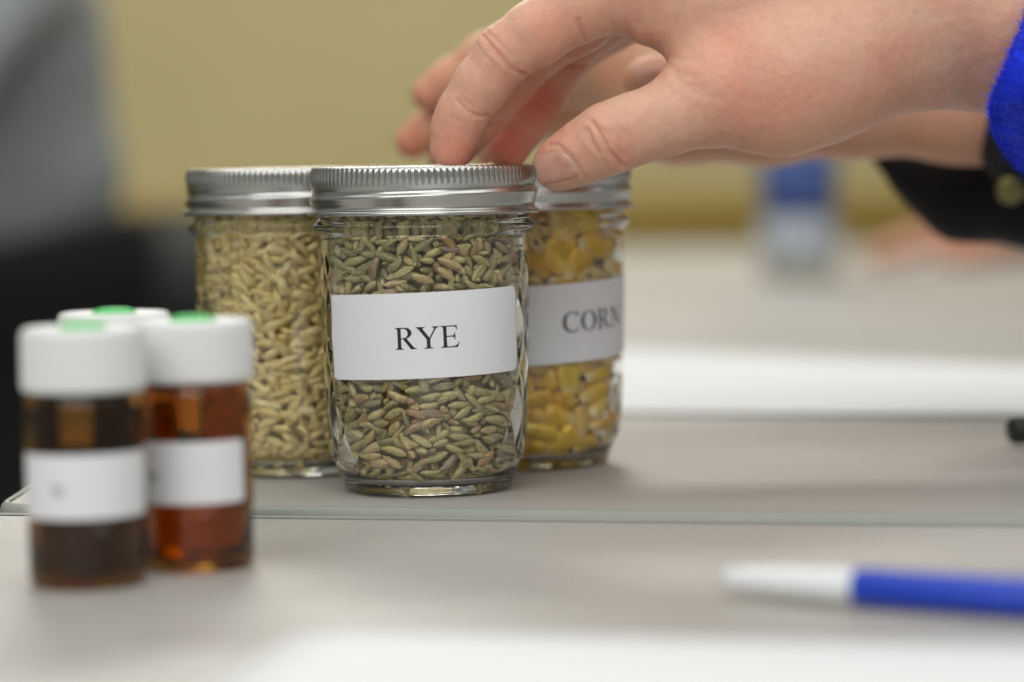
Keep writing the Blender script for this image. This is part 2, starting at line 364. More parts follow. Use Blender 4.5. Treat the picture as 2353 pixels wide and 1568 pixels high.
def round_rect(w_, h_, r):
    out = []
    for cx, cy_, a0 in ((w_/2-r, h_/2-r, 0), (-w_/2+r, h_/2-r, 90), (-w_/2+r, -h_/2+r, 180), (w_/2-r, -h_/2+r, 270)):
        for k in range(7): a = R(a0+15*k); out.append((cx+r*math.cos(a), cy_+r*math.sin(a)))
    return out
GLYPH = {
 'R': (1.0, [[(0,1),(0,.975),(.06,.958),(.10,.93),(.115,.88),(.115,.12),(.10,.06),(.06,.038),(0,.025),(0,0),(.41,0),(.41,.025),(.34,.038),(.29,.06),(.275,.12),(.275,.475),(.37,.475),(.72,0),(.99,0),(.99,.025),(.92,.045),(.85,.10),(.53,.50),(.66,.56),(.74,.64),(.775,.745),(.755,.85),(.69,.93),(.58,.985),(.42,1)],
   [(.275,.93),(.30,.952),(.38,.955),(.48,.93),(.56,.87),(.597,.75),(.57,.62),(.49,.55),(.38,.52),(.275,.517)]]),
 'Y': (1.08, [[(0,1),(0,.975),(.07,.95),(.13,.89),(.485,.42),(.485,.12),(.47,.06),(.43,.038),(.355,.025),(.355,0),(.79,0),(.79,.025),(.71,.038),(.665,.06),(.65,.12),(.65,.43),(.90,.87),(.96,.94),(1.08,.975),(1.08,1),(.735,1),(.735,.975),(.80,.96),(.835,.93),(.83,.88),(.62,.50),(.34,.87),(.325,.92),(.35,.955),(.43,.975),(.43,1)]]),
 'E': (.88, [[(0,1),(0,.975),(.07,.965),(.12,.93),(.13,.87),(.13,.13),(.12,.07),(.07,.038),(0,.025),(0,0),(.79,0),(.88,.25),(.85,.25),(.79,.14),(.70,.07),(.58,.045),(.36,.045),(.30,.06),(.285,.11),(.285,.49),(.54,.49),(.61,.47),(.645,.42),(.655,.35),(.685,.35),(.685,.68),(.655,.68),(.645,.61),(.61,.555),(.54,.535),(.285,.535),(.285,.955),(.62,.955),(.70,.93),(.735,.88),(.75,.80),(.78,.80),(.775,1)]]),
 'C': (.96, [[(.93,.75),(.90,1.0),(.87,1.0),(.84,.965),(.79,.97),(.68,1.005),(.54,1.015),(.36,.98),(.20,.89),(.08,.74),(.04,.5),(.08,.27),(.19,.11),(.35,.015),(.55,-.02),(.75,.02),(.88,.1),(.95,.18),(.92,.21),(.80,.11),(.68,.06),(.54,.055),(.40,.10),(.29,.21),(.235,.36),(.225,.53),(.25,.72),(.33,.87),(.44,.945),(.55,.965),(.68,.945),(.78,.89),(.85,.81),(.89,.75)]]),
 'O': (1.06, [[(.53+.49*math.cos(a), .5+.515*math.sin(a)) for a in np.linspace(0, 2*math.pi, 40)[:-1]], [(.53+.305*math.cos(a), .5+.468*math.sin(a)) for a in np.linspace(0, 2*math.pi, 40)[:-1]]]),
 'N': (1.07, [[(0,1),(0,.975),(.08,.955),(.16,.87),(.16,.12),(.145,.06),(.1,.038),(.02,.025),(.02,0),(.37,0),(.37,.025),(.28,.038),(.235,.06),(.22,.12),(.22,.80),(.88,-.02),(.91,-.02),(.91,.88),(.925,.94),(.97,.965),(1.06,.975),(1.06,1),(.71,1),(.71,.975),(.80,.965),(.84,.94),(.855,.88),(.855,.27),(.26,1)]]),
 'W': (1.4, [[(0,1),(0,.97),(.10,.93),(.42,-.02),(.45,-.02),(.70,.62),(.94,-.02),(.97,-.02),(1.28,.90),(1.38,.97),(1.38,1),(1.08,1),(1.08,.97),(1.18,.95),(1.20,.88),(.99,.26),(.79,.80),(.82,.95),(.90,.97),(.90,1),(.46,1),(.46,.97),(.56,.94),(.66,.72),(.48,.25),(.26,.88),(.30,.95),(.38,.97),(.38,1)]])}
def lettering(text, cap, xs, x0, y0, rfun, z0, tilt, parent):
    bms = bmesh.new(); me_all = None
    V = []; F = []
    for ch, xo in zip(text, xs):
        bm = flat([[(x0+(xo+x)*cap, y0+y*cap) for x, y in lp] for lp in GLYPH[ch][1]], np.arange(-33, 33, 0.7))
        me = wrap(bm, 'tmp', rfun, z0, tilt, 0.16); n0 = len(V)
        V += [tuple(v.co) for v in me.vertices]; F += [tuple(n0+i for i in p.vertices) for p in me.polygons]
        bpy.data.meshes.remove(me)
    return link('lettering', mesh('lettering', V, F), M_INK, parent, smooth=False)

def jar(loc, rz, label):
    t = empty('canning_jar', loc, label, 'jar', 'quilted glass canning jars of grain', rz)
    link('glass_jar', ME_JAR, M_GLASS, t); link('lid_disc', ME_LID, M_STEEL, t); link('screw_band', ME_BAND, M_STEEL, t)
    return t
rb_ = lambda z: float(rbody(z))
JR = (0.0, 0.0, 0.0003); JB = (-0.0446, 0.058, 0.0003); JC = (0.0318, 0.067, 0.0003)
jr = jar(JR, 0, 'front glass jar of green rye with white label RYE, hand on its lid')
jb = jar(JB, R(28), 'left glass jar of pale yellow barley behind the amber vials')
jc = jar(JC, R(46), 'glass jar of yellow corn kernels with the white label CORN')
def jar_label(t, z0, tilt, text, xs, x0, y0, cap):
    bm = flat([round_rect(66.7, 25.4, 1.6)], np.arange(-33, 33.1, 1.1), (-10, -5, 0, 5, 10))
    o = link('paper_label', wrap(bm, 'paper_label', rb_, z0, tilt, 0.10, 0.25), M_LABEL, t)
    md = o.modifiers.new('thickness', 'SOLIDIFY'); md.thickness = 0.00008; md.offset = -1
    lettering(text, cap, xs, x0, y0, rb_, z0, tilt, o)
jar_label(jr, 48.7, R(1.75), 'RYE', (0, .966, 2.09), -8.2, -3.9, 6.45)
jar_label(jc, 48.4, R(3.0), 'CORN', (0, 1.02, 2.12, 3.17), -14.6, -3.0, 6.45)

# ------------------------------------------------------------------ grain
# centres (tenths of a mm), turns (quaternions times 99) and sizes (hundredths) of grains settled in a jar
RYE_NUMBERS = [
-169,109,61,16,-34,-90,14,91,31,-191,93,55,-75,34,-4,100,144,129,89,19,44,56,-66,88,178,-94,59,90,-13,-6,39,88,199,12,61,48,-5,9,86,100,140,145,60,44,17,28,83,89,
107,161,75,5,-8,77,-61,89,66,181,61,11,21,96,-4,90,-143,137,61,1,19,-84,48,97,-66,-181,59,48,83,23,9,90,192,43,80,42,-55,26,66,94,112,183,65,3,-12,-58,79,95,
83,175,90,33,-4,52,77,112,14,192,79,5,53,15,-82,103,-29,192,65,9,21,-60,75,88,-122,165,67,11,3,60,-78,108,-179,76,80,60,14,-74,-23,105,-186,47,68,2,65,-66,36,107,
-183,-56,78,66,29,24,-63,109,-145,-135,72,59,59,-9,-52,109,-112,-170,68,47,-69,50,-20,106,2,-192,65,3,96,-10,24,90,41,-207,65,40,-90,-9,1,103,100,-167,91,90,-1,-20,35,107,
135,-135,59,42,75,42,26,98,158,-109,81,54,-65,-42,32,106,207,-52,65,54,-38,-43,60,90,204,12,103,41,64,43,47,105,-17,-194,81,74,48,-23,39,102,32,-226,81,98,-9,-2,10,111,
64,-186,92,26,-57,-76,-4,97,112,-184,67,96,-8,-1,23,107,158,-139,65,43,-77,-37,27,95,185,-81,87,82,6,49,26,91,192,-57,92,14,-82,-35,40,93,208,-30,90,81,16,55,-7,86,
211,47,65,39,56,54,47,91,190,73,86,67,32,48,-44,104,160,118,77,81,-16,36,40,92,132,151,88,13,36,-30,87,86,70,204,64,9,2,78,61,90,42,187,80,52,11,79,27,101,
4,216,66,1,6,35,93,98,-49,210,64,6,4,-61,77,89,-81,206,88,42,29,66,-53,96,-101,187,64,1,-13,-36,-91,96,-159,150,80,0,25,-81,-52,109,-199,93,70,50,-44,60,-42,107,
-210,50,78,58,-1,42,-68,110,-202,6,61,50,-40,47,-59,96,-195,-6,95,69,11,10,-70,98,-168,-114,60,63,5,14,75,91,-127,-143,95,47,-71,46,-20,112,-86,-189,86,5,-57,59,55,88,
-59,-198,93,79,38,-42,18,98,162,152,81,33,32,-17,86,91,135,171,89,22,-21,-62,-71,94,91,191,106,17,40,71,-53,92,15,217,109,10,50,-4,84,109,-9,233,85,8,-11,-97,-15,104,
-55,189,92,23,77,-55,15,96,-121,204,98,33,-87,28,22,109,-109,166,95,36,11,-52,-76,106,-186,99,99,32,57,-74,-2,101,-227,71,88,46,-27,29,-78,105,-203,38,99,38,-51,76,-2,104,
-217,-25,79,43,-48,70,-28,109,-200,-47,65,52,-29,43,-67,101,-185,-105,74,17,-88,23,-34,99,-142,-167,76,87,10,23,-41,89,-121,-190,83,6,-88,42,15,98,-46,-217,115,84,-4,51,-11,88,
-44,-219,74,43,89,-8,1,109,7,-208,87,78,35,-39,30,103,53,-218,104,12,-73,-65,5,99,91,-193,102,86,44,21,-11,107,133,-137,91,18,-66,-71,-7,108,196,-105,72,69,51,26,42,108,
200,-83,105,66,44,59,-2,101,230,-40,83,13,-82,-52,-14,94,217,17,78,45,-29,-76,34,93,217,82,80,26,36,84,28,101,168,93,93,10,19,-53,81,96,215,-56,100,15,38,42,80,90,
225,-7,87,57,-37,-71,10,90,214,59,99,59,7,-5,79,98,187,113,94,11,14,-53,82,99,184,111,68,50,51,34,59,105,115,192,93,69,39,-59,8,102,89,217,86,8,13,77,-61,111,
57,204,97,40,25,84,-24,112,-18,212,106,23,22,-84,-40,91,-38,208,87,0,-51,-83,16,112,-82,229,97,13,5,-46,-87,106,-130,179,99,30,-47,25,78,100,-155,132,96,50,11,48,-70,107,
-208,78,115,25,-64,17,-70,95,-215,14,109,54,64,-49,-18,91,-227,15,79,69,22,12,-67,94,-207,-39,101,19,68,-41,-56,106,-179,-77,93,87,-24,-29,27,95,-180,-138,75,72,55,-23,-33,96,
-120,-180,110,32,94,0,-2,108,-83,-201,109,36,-89,-7,-24,104,-76,-223,90,16,-95,8,-21,92,-28,-239,89,8,-98,4,4,91,98,-210,79,8,-15,90,-38,88,132,-181,96,60,-32,-54,48,93,
160,-163,79,47,78,34,17,101,174,-131,94,90,-36,20,0,99,222,-98,94,39,79,32,32,102,17,-245,97,8,5,-98,7,88,94,-224,100,8,-95,-23,10,110,158,-188,99,82,37,30,28,99,
162,-153,103,90,37,11,-11,102,187,-110,106,97,17,-7,-5,101,237,-59,108,39,71,52,-24,87,243,-24,108,49,26,43,70,91,238,42,91,39,-77,-36,-32,88,230,82,104,45,-35,-21,78,105,
158,144,107,22,15,14,94,107,145,178,108,72,-56,22,31,102,43,222,103,1,-55,66,-50,88,20,242,96,35,11,-58,72,96,-46,223,109,56,-1,-10,-81,99,-98,190,113,3,-15,-59,-78,104,
-143,187,116,13,-59,-25,75,90,-188,139,97,13,-22,95,-4,107,-222,45,119,26,-72,47,-42,109,-234,6,101,70,-56,18,-39,96,-233,-54,90,40,67,-57,-20,96,-215,-90,81,76,3,-15,-62,96,
-197,-124,97,57,37,-31,-65,100,-146,-147,108,38,-82,25,-31,89,-150,-187,91,1,-89,39,-18,101,-21,-207,106,4,-92,12,-35,106,1,-231,113,43,-39,33,73,102,187,-135,114,76,61,16,-5,111,
218,-11,117,65,12,-11,73,105,247,12,105,76,-28,-38,-43,108,224,45,120,0,-33,-93,-13,107,181,114,119,36,38,41,73,96,137,204,100,32,-45,-81,-15,102,78,227,109,3,16,-74,63,96,
43,242,113,6,-10,60,-78,90,-21,232,116,57,63,50,-3,94,-69,237,120,17,26,-82,-47,111,-114,221,121,35,24,-75,-48,88,-154,169,107,15,-69,-22,66,110,-187,164,105,38,-13,-53,-74,96,
-220,113,108,13,-53,83,-2,106,-246,-21,98,50,35,-76,-19,91,-200,-71,101,15,41,-78,-42,87,-173,-104,104,83,-36,26,-31,92,-177,-144,98,50,47,-22,-68,92,-105,-221,100,76,-56,-4,-31,102,
-21,-250,114,5,97,-16,13,104,29,-228,115,38,44,-64,-48,99,128,-189,115,40,-62,-65,9,94,164,-170,116,12,97,-7,-16,94,93,237,127,14,-19,-70,66,108,-8,249,125,6,29,94,14,89,
-173,189,119,20,26,-79,-50,89,-181,122,114,51,79,-6,-30,91,-224,109,129,10,-71,68,-7,99,-249,28,115,47,18,-61,-60,95,-234,-67,112,80,-43,13,-37,90,-221,-111,106,67,-47,26,-50,109,
-167,-173,108,50,-27,4,-81,92,-137,-209,118,91,15,0,-37,107,-100,-237,127,38,-89,19,6,95,26,-257,137,36,-92,-5,0,108,63,-243,122,19,94,15,17,100,118,-225,120,32,-91,-21,6,96,
174,-190,128,53,76,11,33,103,217,-138,131,56,-14,-30,-75,105,250,-58,130,68,25,27,62,105,247,52,132,0,48,86,12,101,211,95,118,30,47,76,29,95,199,139,97,41,13,45,77,110,
189,-160,153,33,-58,-56,48,101,235,100,121,49,-17,5,84,92,154,201,124,42,5,-24,86,110,29,256,126,10,2,98,14,89,-76,246,146,4,4,-60,78,101,-243,75,117,5,-61,78,4,88,
-194,-137,119,49,-29,45,-67,101,145,-208,138,31,-94,-6,-7,87,-28,257,143,12,-6,86,47,94,-136,221,135,17,-26,88,-32,93,-176,193,146,20,-30,87,-30,103,-245,87,139,49,29,-25,-77,93,
-258,-9,143,60,41,-47,-48,105,-163,-199,141,34,87,-29,-15,110,-52,-241,153,80,-41,18,-37,108,9,-247,156,7,90,-41,5,94,106,-237,141,33,-91,-18,9,96,207,-138,160,60,-12,25,74,110,
227,-96,148,1,-97,-18,10,88,260,-32,153,73,-10,-14,64,108,256,20,146,49,-28,-61,55,98,199,161,124,4,-45,-36,80,103,102,241,151,18,11,34,91,102,258,54,161,7,62,63,-45,106,
225,106,157,14,8,78,59,100,169,179,155,13,70,61,-32,105,63,246,145,18,-39,-88,11,87,20,247,163,30,24,62,67,110,-224,135,151,25,43,-85,-13,104,-248,77,161,49,-22,56,-61,109,
-246,-87,148,11,-54,-82,13,105,-213,-150,145,87,-10,18,-42,106,-149,-214,164,73,63,-14,-17,107,-92,-246,157,91,35,-3,-15,102,-17,-248,161,48,76,-39,-13,99,
123,-214,156,74,-65,10,-7,101,232,-121,147,67,-36,26,58,101,-37,-251,177,36,-31,-81,33,93,83,-249,164,27,-95,-6,7,94,115,-235,175,95,-22,10,14,102,162,-200,162,8,-84,-43,29,109,
182,-190,180,85,-35,-3,36,108,245,-97,163,82,-26,-5,50,87,241,-56,169,45,19,49,70,100,247,-27,175,14,-42,-83,32,99,234,77,153,54,-65,-18,49,89,210,136,175,35,-31,86,-15,87,
203,159,166,28,10,-23,92,102,170,202,170,8,-34,-89,28,109,130,212,178,69,0,41,58,100,-36,259,163,6,-12,50,84,98,-107,241,168,12,-8,68,-71,97,-157,212,172,25,-1,24,-93,99,
-234,83,190,39,-88,-23,1,112,-250,19,175,27,-2,-28,-91,87,-207,164,162,32,-15,18,-91,90,-243,108,190,44,36,-81,3,93,-243,49,174,10,-35,88,27,111,-248,-19,169,87,28,-11,-37,98,
-261,-42,164,54,60,-41,-39,90,-197,-175,167,89,-25,2,-36,106,-106,-241,186,65,67,-27,17,94,-71,-239,176,51,79,31,11,100,-15,-266,190,70,-67,17,12,93,183,-164,192,30,94,11,0,106,
216,-125,179,45,-68,23,-51,99,257,-7,187,9,49,84,13,102,240,62,177,76,-37,-7,51,107,239,117,177,28,-42,-53,66,96,199,172,190,51,-17,-19,81,93,152,197,191,17,-66,-71,13,102,
104,226,171,27,54,64,46,97,77,237,170,57,11,19,78,95,-58,260,181,1,-10,95,24,86,-123,236,192,21,9,-27,-92,99,-179,190,190,28,4,29,-90,112,-196,155,180,18,34,2,91,93,
-210,135,170,2,-29,2,-94,110,-265,27,192,40,-53,39,-62,90,-262,-29,188,23,-74,60,-18,111,-239,-61,180,25,-47,84,-3,103,-234,-116,169,67,-62,28,-27,96,-57,-257,190,25,-52,43,68,94,
148,-207,196,23,79,45,32,104,208,-137,204,1,62,74,-20,101,238,-108,184,7,71,69,1,88,254,-66,194,66,33,28,59,107,247,33,197,69,54,39,25,103,79,247,196,79,-33,41,-27,97,
39,261,183,9,5,71,68,111,-21,266,193,30,-9,-92,-19,87,183,-186,210,24,82,41,27,110,223,-111,204,44,34,53,62,105,247,-19,205,18,-38,-68,58,94,266,12,201,44,-58,-39,54,88,
233,85,201,15,21,77,56,110,165,188,209,48,-53,-51,45,98,116,220,197,14,11,23,-95,111,15,254,200,17,32,80,46,90,-67,253,201,2,1,-96,25,106,-250,-53,207,34,-81,46,-9,87,
-251,-85,192,67,-51,41,-33,98,-223,-140,186,30,-85,40,-4,104,-161,-213,191,89,17,-34,-20,91,-124,-232,200,19,-70,14,-66,90,-69,-252,214,70,-48,-49,-15,92,
-31,-266,220,93,30,11,-9,95,44,-262,178,96,-23,-10,3,96,97,-249,196,67,71,12,13,89,-261,-62,221,48,64,-34,-48,89,-203,-172,202,62,65,-30,-29,100,40,-262,201,14,97,1,15,101,
109,-225,217,14,66,-70,-20,90,146,-224,214,89,30,-3,30,95,252,-81,219,78,32,7,51,111,242,63,219,5,-27,-86,-42,103,246,105,214,46,29,65,51,101,213,158,211,44,-23,-74,44,99,
185,169,207,79,27,11,52,89,43,256,209,28,-1,2,95,101,-31,248,216,10,45,-86,-19,99,-111,222,210,3,-55,82,9,100,-130,231,221,18,35,-22,-88,110,-224,135,204,29,52,-66,-45,105,
-251,13,213,89,-22,7,-36,90,-190,180,213,1,-63,61,46,97,-215,159,229,33,-28,62,-64,103,-231,118,226,19,-25,90,-26,103,-268,-4,220,57,38,-4,72,94,-260,-27,229,14,88,-33,-27,87,
-237,-105,208,82,-41,37,-7,99,-205,-141,215,42,-88,10,-13,112,-170,-181,213,92,-1,3,-35,101,-129,-213,216,98,-10,6,8,111,-93,-243,221,26,83,-43,18,108,
36,-247,219,11,-46,85,-19,95,75,-239,213,70,62,-31,-9,104,133,-225,232,86,-17,-18,42,99,164,-190,229,58,-26,6,76,110,208,-143,231,11,96,13,-17,108,247,-102,238,64,-51,-53,16,102,
258,-34,229,5,88,43,-16,99,267,23,224,14,65,70,21,90,260,55,243,35,73,-57,-5,108,216,127,216,5,24,-39,-87,93,165,188,234,15,14,-84,47,107,107,238,214,1,5,24,-96,105,
-63,260,223,10,12,-93,30,96,222,-136,248,95,-9,18,21,95,241,-70,242,61,-77,-16,2,94,248,7,221,53,46,53,46,95,227,106,232,73,-43,-45,27,110,212,134,247,5,83,35,-41,110,
121,219,233,10,18,-94,24,102,22,266,227,3,8,82,-55,92,-160,205,219,4,21,-17,-95,101,-178,175,232,42,3,-5,-89,89,-244,115,247,32,-40,55,-65,90,-259,58,217,49,31,-67,-44,108,
-238,-106,236,49,-77,38,12,107,-212,-161,226,22,28,58,72,90,-1,-247,220,43,24,-8,85,94,59,-244,231,7,84,-44,-26,90,202,-175,239,58,69,19,37,107,187,-175,255,83,-17,-25,45,93,
228,-106,255,48,-72,26,-40,107,253,-29,251,42,5,8,89,88,239,78,252,23,-9,90,33,93,223,107,256,83,-9,-14,51,92,198,179,245,18,-34,-88,23,110,157,211,227,32,17,79,-47,88,
79,256,226,11,15,94,25,93,40,243,243,26,31,52,74,91,-18,265,239,11,-9,96,-21,97,-63,254,246,32,14,-28,-88,103,-133,223,245,7,-13,65,73,106,-192,187,249,16,-35,67,-62,100,
-201,151,251,2,9,-95,-25,109,-234,-85,226,95,5,20,-17,104,-173,-201,234,5,-91,20,-33,103,-52,-264,247,24,95,-7,-10,95,14,-265,239,89,-42,-9,1,108,77,-239,245,30,-22,-84,36,92,
141,-229,252,25,93,24,1,94,-94,250,260,13,-12,94,-24,111,-165,213,263,6,-29,90,-28,95,-205,163,271,20,-3,25,-94,92,-254,81,239,26,54,-65,44,102,-242,-54,235,20,-24,-93,12,98,
-237,-81,255,30,-9,-94,6,106,-188,-193,250,14,-89,26,-32,93,-127,-235,239,27,-92,23,-9,109,-75,-237,254,26,-94,7,-15,110,-18,-249,244,37,89,-15,20,109,
50,-246,253,17,92,-32,-8,94,97,-230,253,11,-35,-86,-32,94,224,-139,281,63,10,64,40,102,244,-51,256,27,22,91,16,87,261,3,242,17,54,79,20,106,220,113,278,58,-48,-39,51,107,
218,158,263,41,2,-24,87,95,147,206,250,5,13,-6,-98,94,131,235,248,28,-8,32,89,98,60,256,246,26,11,18,93,97,20,-268,267,70,-69,6,9,109,110,-247,266,63,70,0,32,89,
209,-163,276,83,-36,18,35,106,240,-76,264,77,60,-13,12,88,239,103,271,61,-48,-41,46,98,166,185,266,8,0,91,-38,111,101,229,255,19,-76,53,-30,98,31,259,265,11,-28,-94,10,99,
-212,136,270,3,15,22,-95,94,-264,41,245,9,-55,75,-33,92,-264,-13,254,48,40,-63,-43,109,-264,-60,265,56,33,-56,50,89,-215,-159,260,65,47,-57,-8,109,-138,-222,263,17,96,-2,-14,107,
-89,-254,267,69,68,-21,1,104,-29,-269,266,90,30,26,-11,93,13,-269,293,6,98,12,-2,91,58,-253,275,74,-46,-1,47,94,163,-214,268,19,90,34,-11,93,175,-191,278,15,-11,-31,-92,110,
247,-61,281,33,14,92,13,90,268,-31,271,47,-56,-39,55,100,248,60,276,22,22,13,93,106,224,120,302,10,30,-85,41,87,82,236,270,1,54,79,-26,108,41,264,287,4,31,-32,89,102,
-3,271,282,29,2,90,-30,90,-119,229,273,7,-1,-73,66,105,-164,188,265,39,11,23,-87,91,-247,91,267,46,60,-44,-46,87,-263,61,281,15,58,-77,-17,99,-262,23,268,11,-51,79,-30,108,
-224,-113,253,50,-2,21,-83,89,-184,-171,274,25,59,-68,-32,103,258,-2,282,13,37,91,-6,87,252,27,269,37,-4,-45,80,105,255,90,285,82,-14,28,-47,90,190,164,295,47,-56,-38,55,108,
113,245,271,17,18,69,66,98,62,244,285,19,35,-57,-70,100,-62,262,286,0,-19,67,-70,107,-113,247,288,30,3,-71,-63,91,-182,190,277,18,94,7,25,88,-231,123,282,31,-66,68,-3,106,
-249,-40,277,17,81,-52,-15,112,-219,-125,270,15,-84,-50,4,86,-165,-190,275,39,44,-66,-44,87,87,-246,273,15,-86,-47,1,86,143,-229,297,32,-88,-19,25,100,
247,-109,277,37,74,54,-9,95,249,-38,293,95,13,-6,23,109,-208,174,289,39,14,-22,-88,89,-241,72,301,88,4,-13,-43,97,-263,18,295,12,82,-46,-28,104,-269,-28,299,68,-27,6,-66,102,
-243,-103,269,65,-6,48,-58,89,-211,-159,292,71,-19,-7,-66,99,-166,-187,301,92,-34,-11,-9,107,-93,-251,291,96,-25,-3,-4,92,-44,-267,306,20,94,-10,21,98,
-35,-249,293,33,-81,46,-3,107,99,-252,291,2,-17,94,-24,96,179,-203,302,90,19,25,28,104,245,-58,312,43,-23,-54,67,112,270,18,290,55,-24,-8,79,89,267,42,304,62,-10,42,64,101,
211,139,306,36,-27,-27,-84,106,168,207,279,36,-40,-16,81,95,123,217,287,4,-17,53,-82,105,-21,251,296,36,-84,39,-6,104,-248,43,300,36,-83,38,-7,110,-252,-68,293,61,-7,41,-66,100,
-232,-114,284,29,51,-58,-55,87,-153,-222,294,91,26,-2,-29,108,-108,-229,300,38,52,-74,-14,91,126,-219,283,29,90,30,-1,96,242,-96,297,74,53,38,2,101,268,-46,320,70,-29,-5,63,92,
246,58,309,24,18,65,-68,109,155,210,299,37,-43,-65,48,97,108,245,324,4,27,28,-91,96,-6,261,315,28,-13,-3,-94,107,-161,219,287,6,-31,90,27,87,-202,147,296,91,34,15,-7,102,
-229,95,299,18,30,76,-54,94,-188,168,306,15,-1,-97,13,109,-238,123,306,32,25,-6,-90,93,-248,95,317,15,30,-89,-27,87,-242,-90,298,41,-37,71,-41,88,-129,-225,311,60,17,40,66,94,
-73,-241,307,32,-91,20,-5,86,21,-272,317,25,95,-1,12,87,68,-257,319,58,79,6,-10,103,150,-214,326,19,12,79,-55,111,195,-178,312,72,62,28,2,108,234,-134,313,86,15,25,40,108,
259,-11,324,20,40,-27,-84,110,252,19,309,8,44,85,25,100,247,115,310,23,-46,-83,17,87,186,195,310,47,-10,30,81,105,130,212,309,60,14,4,78,106,113,246,296,20,-1,-27,93,97,
-41,269,323,14,15,26,-93,96,-104,252,311,3,-19,93,-27,89,-126,224,308,8,-22,92,26,92,58,265,309,4,-9,-96,20,94,14,267,333,13,-6,-54,-82,103,-182,196,305,27,-1,-53,-79,97,
-259,-47,324,15,86,-43,-18,111,-230,-131,304,32,-68,60,-23,106,-210,-160,315,69,18,-34,-60,87,-185,-199,315,26,87,-39,-3,93,-71,-260,320,20,96,-9,9,100,
133,-235,327,86,39,-23,17,86,201,-152,336,15,62,70,28,107,249,-40,338,95,-2,3,26,106,253,98,327,45,21,18,84,88,220,158,318,29,36,88,2,100,158,220,325,8,-34,-89,26,108,
112,236,353,48,-40,76,8,100,-71,253,328,22,47,-30,-79,104,-95,234,331,28,2,9,94,98,-164,203,321,10,-6,-91,-38,90,-205,148,327,59,55,-9,-57,110,-238,130,329,12,-48,85,-14,92,
-252,70,330,22,33,-45,-79,106,-264,-1,316,59,-58,42,-35,111,-253,-51,346,19,21,-82,48,87,-255,-92,316,57,-60,34,-41,102,-233,-140,330,84,25,-11,-45,98,
-153,-209,322,45,-62,60,-18,103,-111,-237,347,15,92,5,32,109,-56,-260,345,87,43,2,19,87,44,-259,305,74,-59,27,-5,87,232,-142,342,81,26,10,50,102,243,-104,327,67,62,29,24,110,
273,19,353,33,-58,-37,64,88,253,77,344,10,43,85,24,109,229,126,345,20,23,94,-4,111,-95,-245,330,31,-45,-33,76,94,-17,-264,334,20,-15,-18,-94,109,98,-250,331,32,-93,2,12,90,
116,-224,340,76,2,24,59,109,258,-89,357,68,37,-9,61,98,270,-31,358,64,13,-35,-66,98,221,157,344,33,-27,-2,89,91,131,225,341,11,-46,71,50,92,48,255,333,3,-33,82,-44,92,
-42,256,342,48,3,33,-80,89,-87,241,350,22,-54,70,-39,91,-146,230,320,18,30,-19,-90,93,-164,210,345,61,61,43,23,107,-217,116,340,19,94,25,3,112,-257,44,340,34,10,50,-78,93,
-251,-19,341,33,88,-30,-8,110,-221,-120,325,65,-59,29,-35,92,-170,-205,342,80,24,-40,-35,107,-128,-218,339,71,-67,-13,12,97,-61,244,355,28,45,-52,-65,107,
-119,238,351,16,-35,91,-2,111,-123,214,329,7,3,-22,-96,89,-239,132,353,40,30,-64,-56,98,-252,9,339,34,88,-29,-6,95,-271,-13,362,23,-73,61,-16,100,60,-264,346,72,-68,-7,-2,106,
84,-239,353,46,76,-43,0,100,187,-170,351,58,26,19,73,99,235,90,364,54,-48,-48,48,87,259,87,366,21,-53,-79,19,93,192,154,379,9,-31,-28,-89,100,147,208,350,1,-9,25,-95,94,
253,41,364,47,40,59,50,111,246,100,403,6,-85,-17,-47,104,232,130,374,48,-78,4,-37,106,-13,264,365,63,19,70,23,87,-187,183,330,3,5,-82,-56,95,-224,156,376,29,34,-62,-63,99,
-232,95,359,94,-19,25,-3,87,-268,51,365,21,-61,32,-68,97,-251,30,354,98,0,6,13,92,-251,-79,336,17,91,-32,-11,100,-250,-102,352,84,-16,20,-46,107,-207,-175,340,15,84,-40,-29,101,
-176,-195,362,28,93,-15,12,100,-85,-261,360,68,-70,3,-18,86,-2,-271,354,64,67,25,-24,112,16,-268,395,32,-88,-9,31,108,209,-176,373,65,13,-73,8,95,253,-98,380,76,16,-33,52,103,
-238,-132,368,84,-14,25,-43,106,-206,-136,363,60,-15,26,-73,90,-169,-214,382,90,-24,9,-32,100,-117,-245,371,93,24,-17,-15,111,-38,-261,374,40,-74,-45,-25,103,
31,-270,367,6,7,-30,94,90,57,-240,365,87,-37,16,-25,91,129,-240,365,87,-32,19,29,104,179,-202,363,83,-22,-33,37,95,220,-145,366,85,45,10,21,108,259,-52,383,1,54,75,-35,98,
270,-16,380,15,-63,-70,26,102,243,69,381,85,25,-3,44,99,178,195,358,38,-25,-62,-63,94,92,248,344,28,-63,-15,70,88,78,261,356,24,7,95,14,91,-90,258,374,10,-29,20,-92,98,
-141,234,369,4,30,-63,-71,99,-193,167,350,37,-63,58,-33,98,-207,142,359,47,-33,-38,71,93,-249,73,361,35,-44,-32,75,100,-269,-54,374,50,58,-40,-48,93,70,261,378,88,-36,-25,-11,106,
-52,266,385,14,4,-91,-36,107,-186,200,367,33,1,-21,-91,91,-227,114,371,96,7,17,-14,98,-234,93,385,14,30,-59,-73,95,-218,-147,381,46,50,-45,-56,101,-131,-230,392,64,-54,20,-49,106,
-69,-255,379,88,22,-20,-35,95,-3,-257,380,69,-55,3,46,110,110,-226,380,21,93,26,5,92,147,-221,379,85,3,27,43,112,236,-119,387,82,46,-11,29,91,270,46,382,49,-43,-54,51,94,
198,175,356,54,-66,-33,-39,111,198,187,388,34,39,82,-20,89,150,220,369,94,-27,4,-13,111,68,-261,381,70,66,20,12,104,188,-195,391,16,79,37,43,92,216,-150,390,44,-86,-20,11,103,
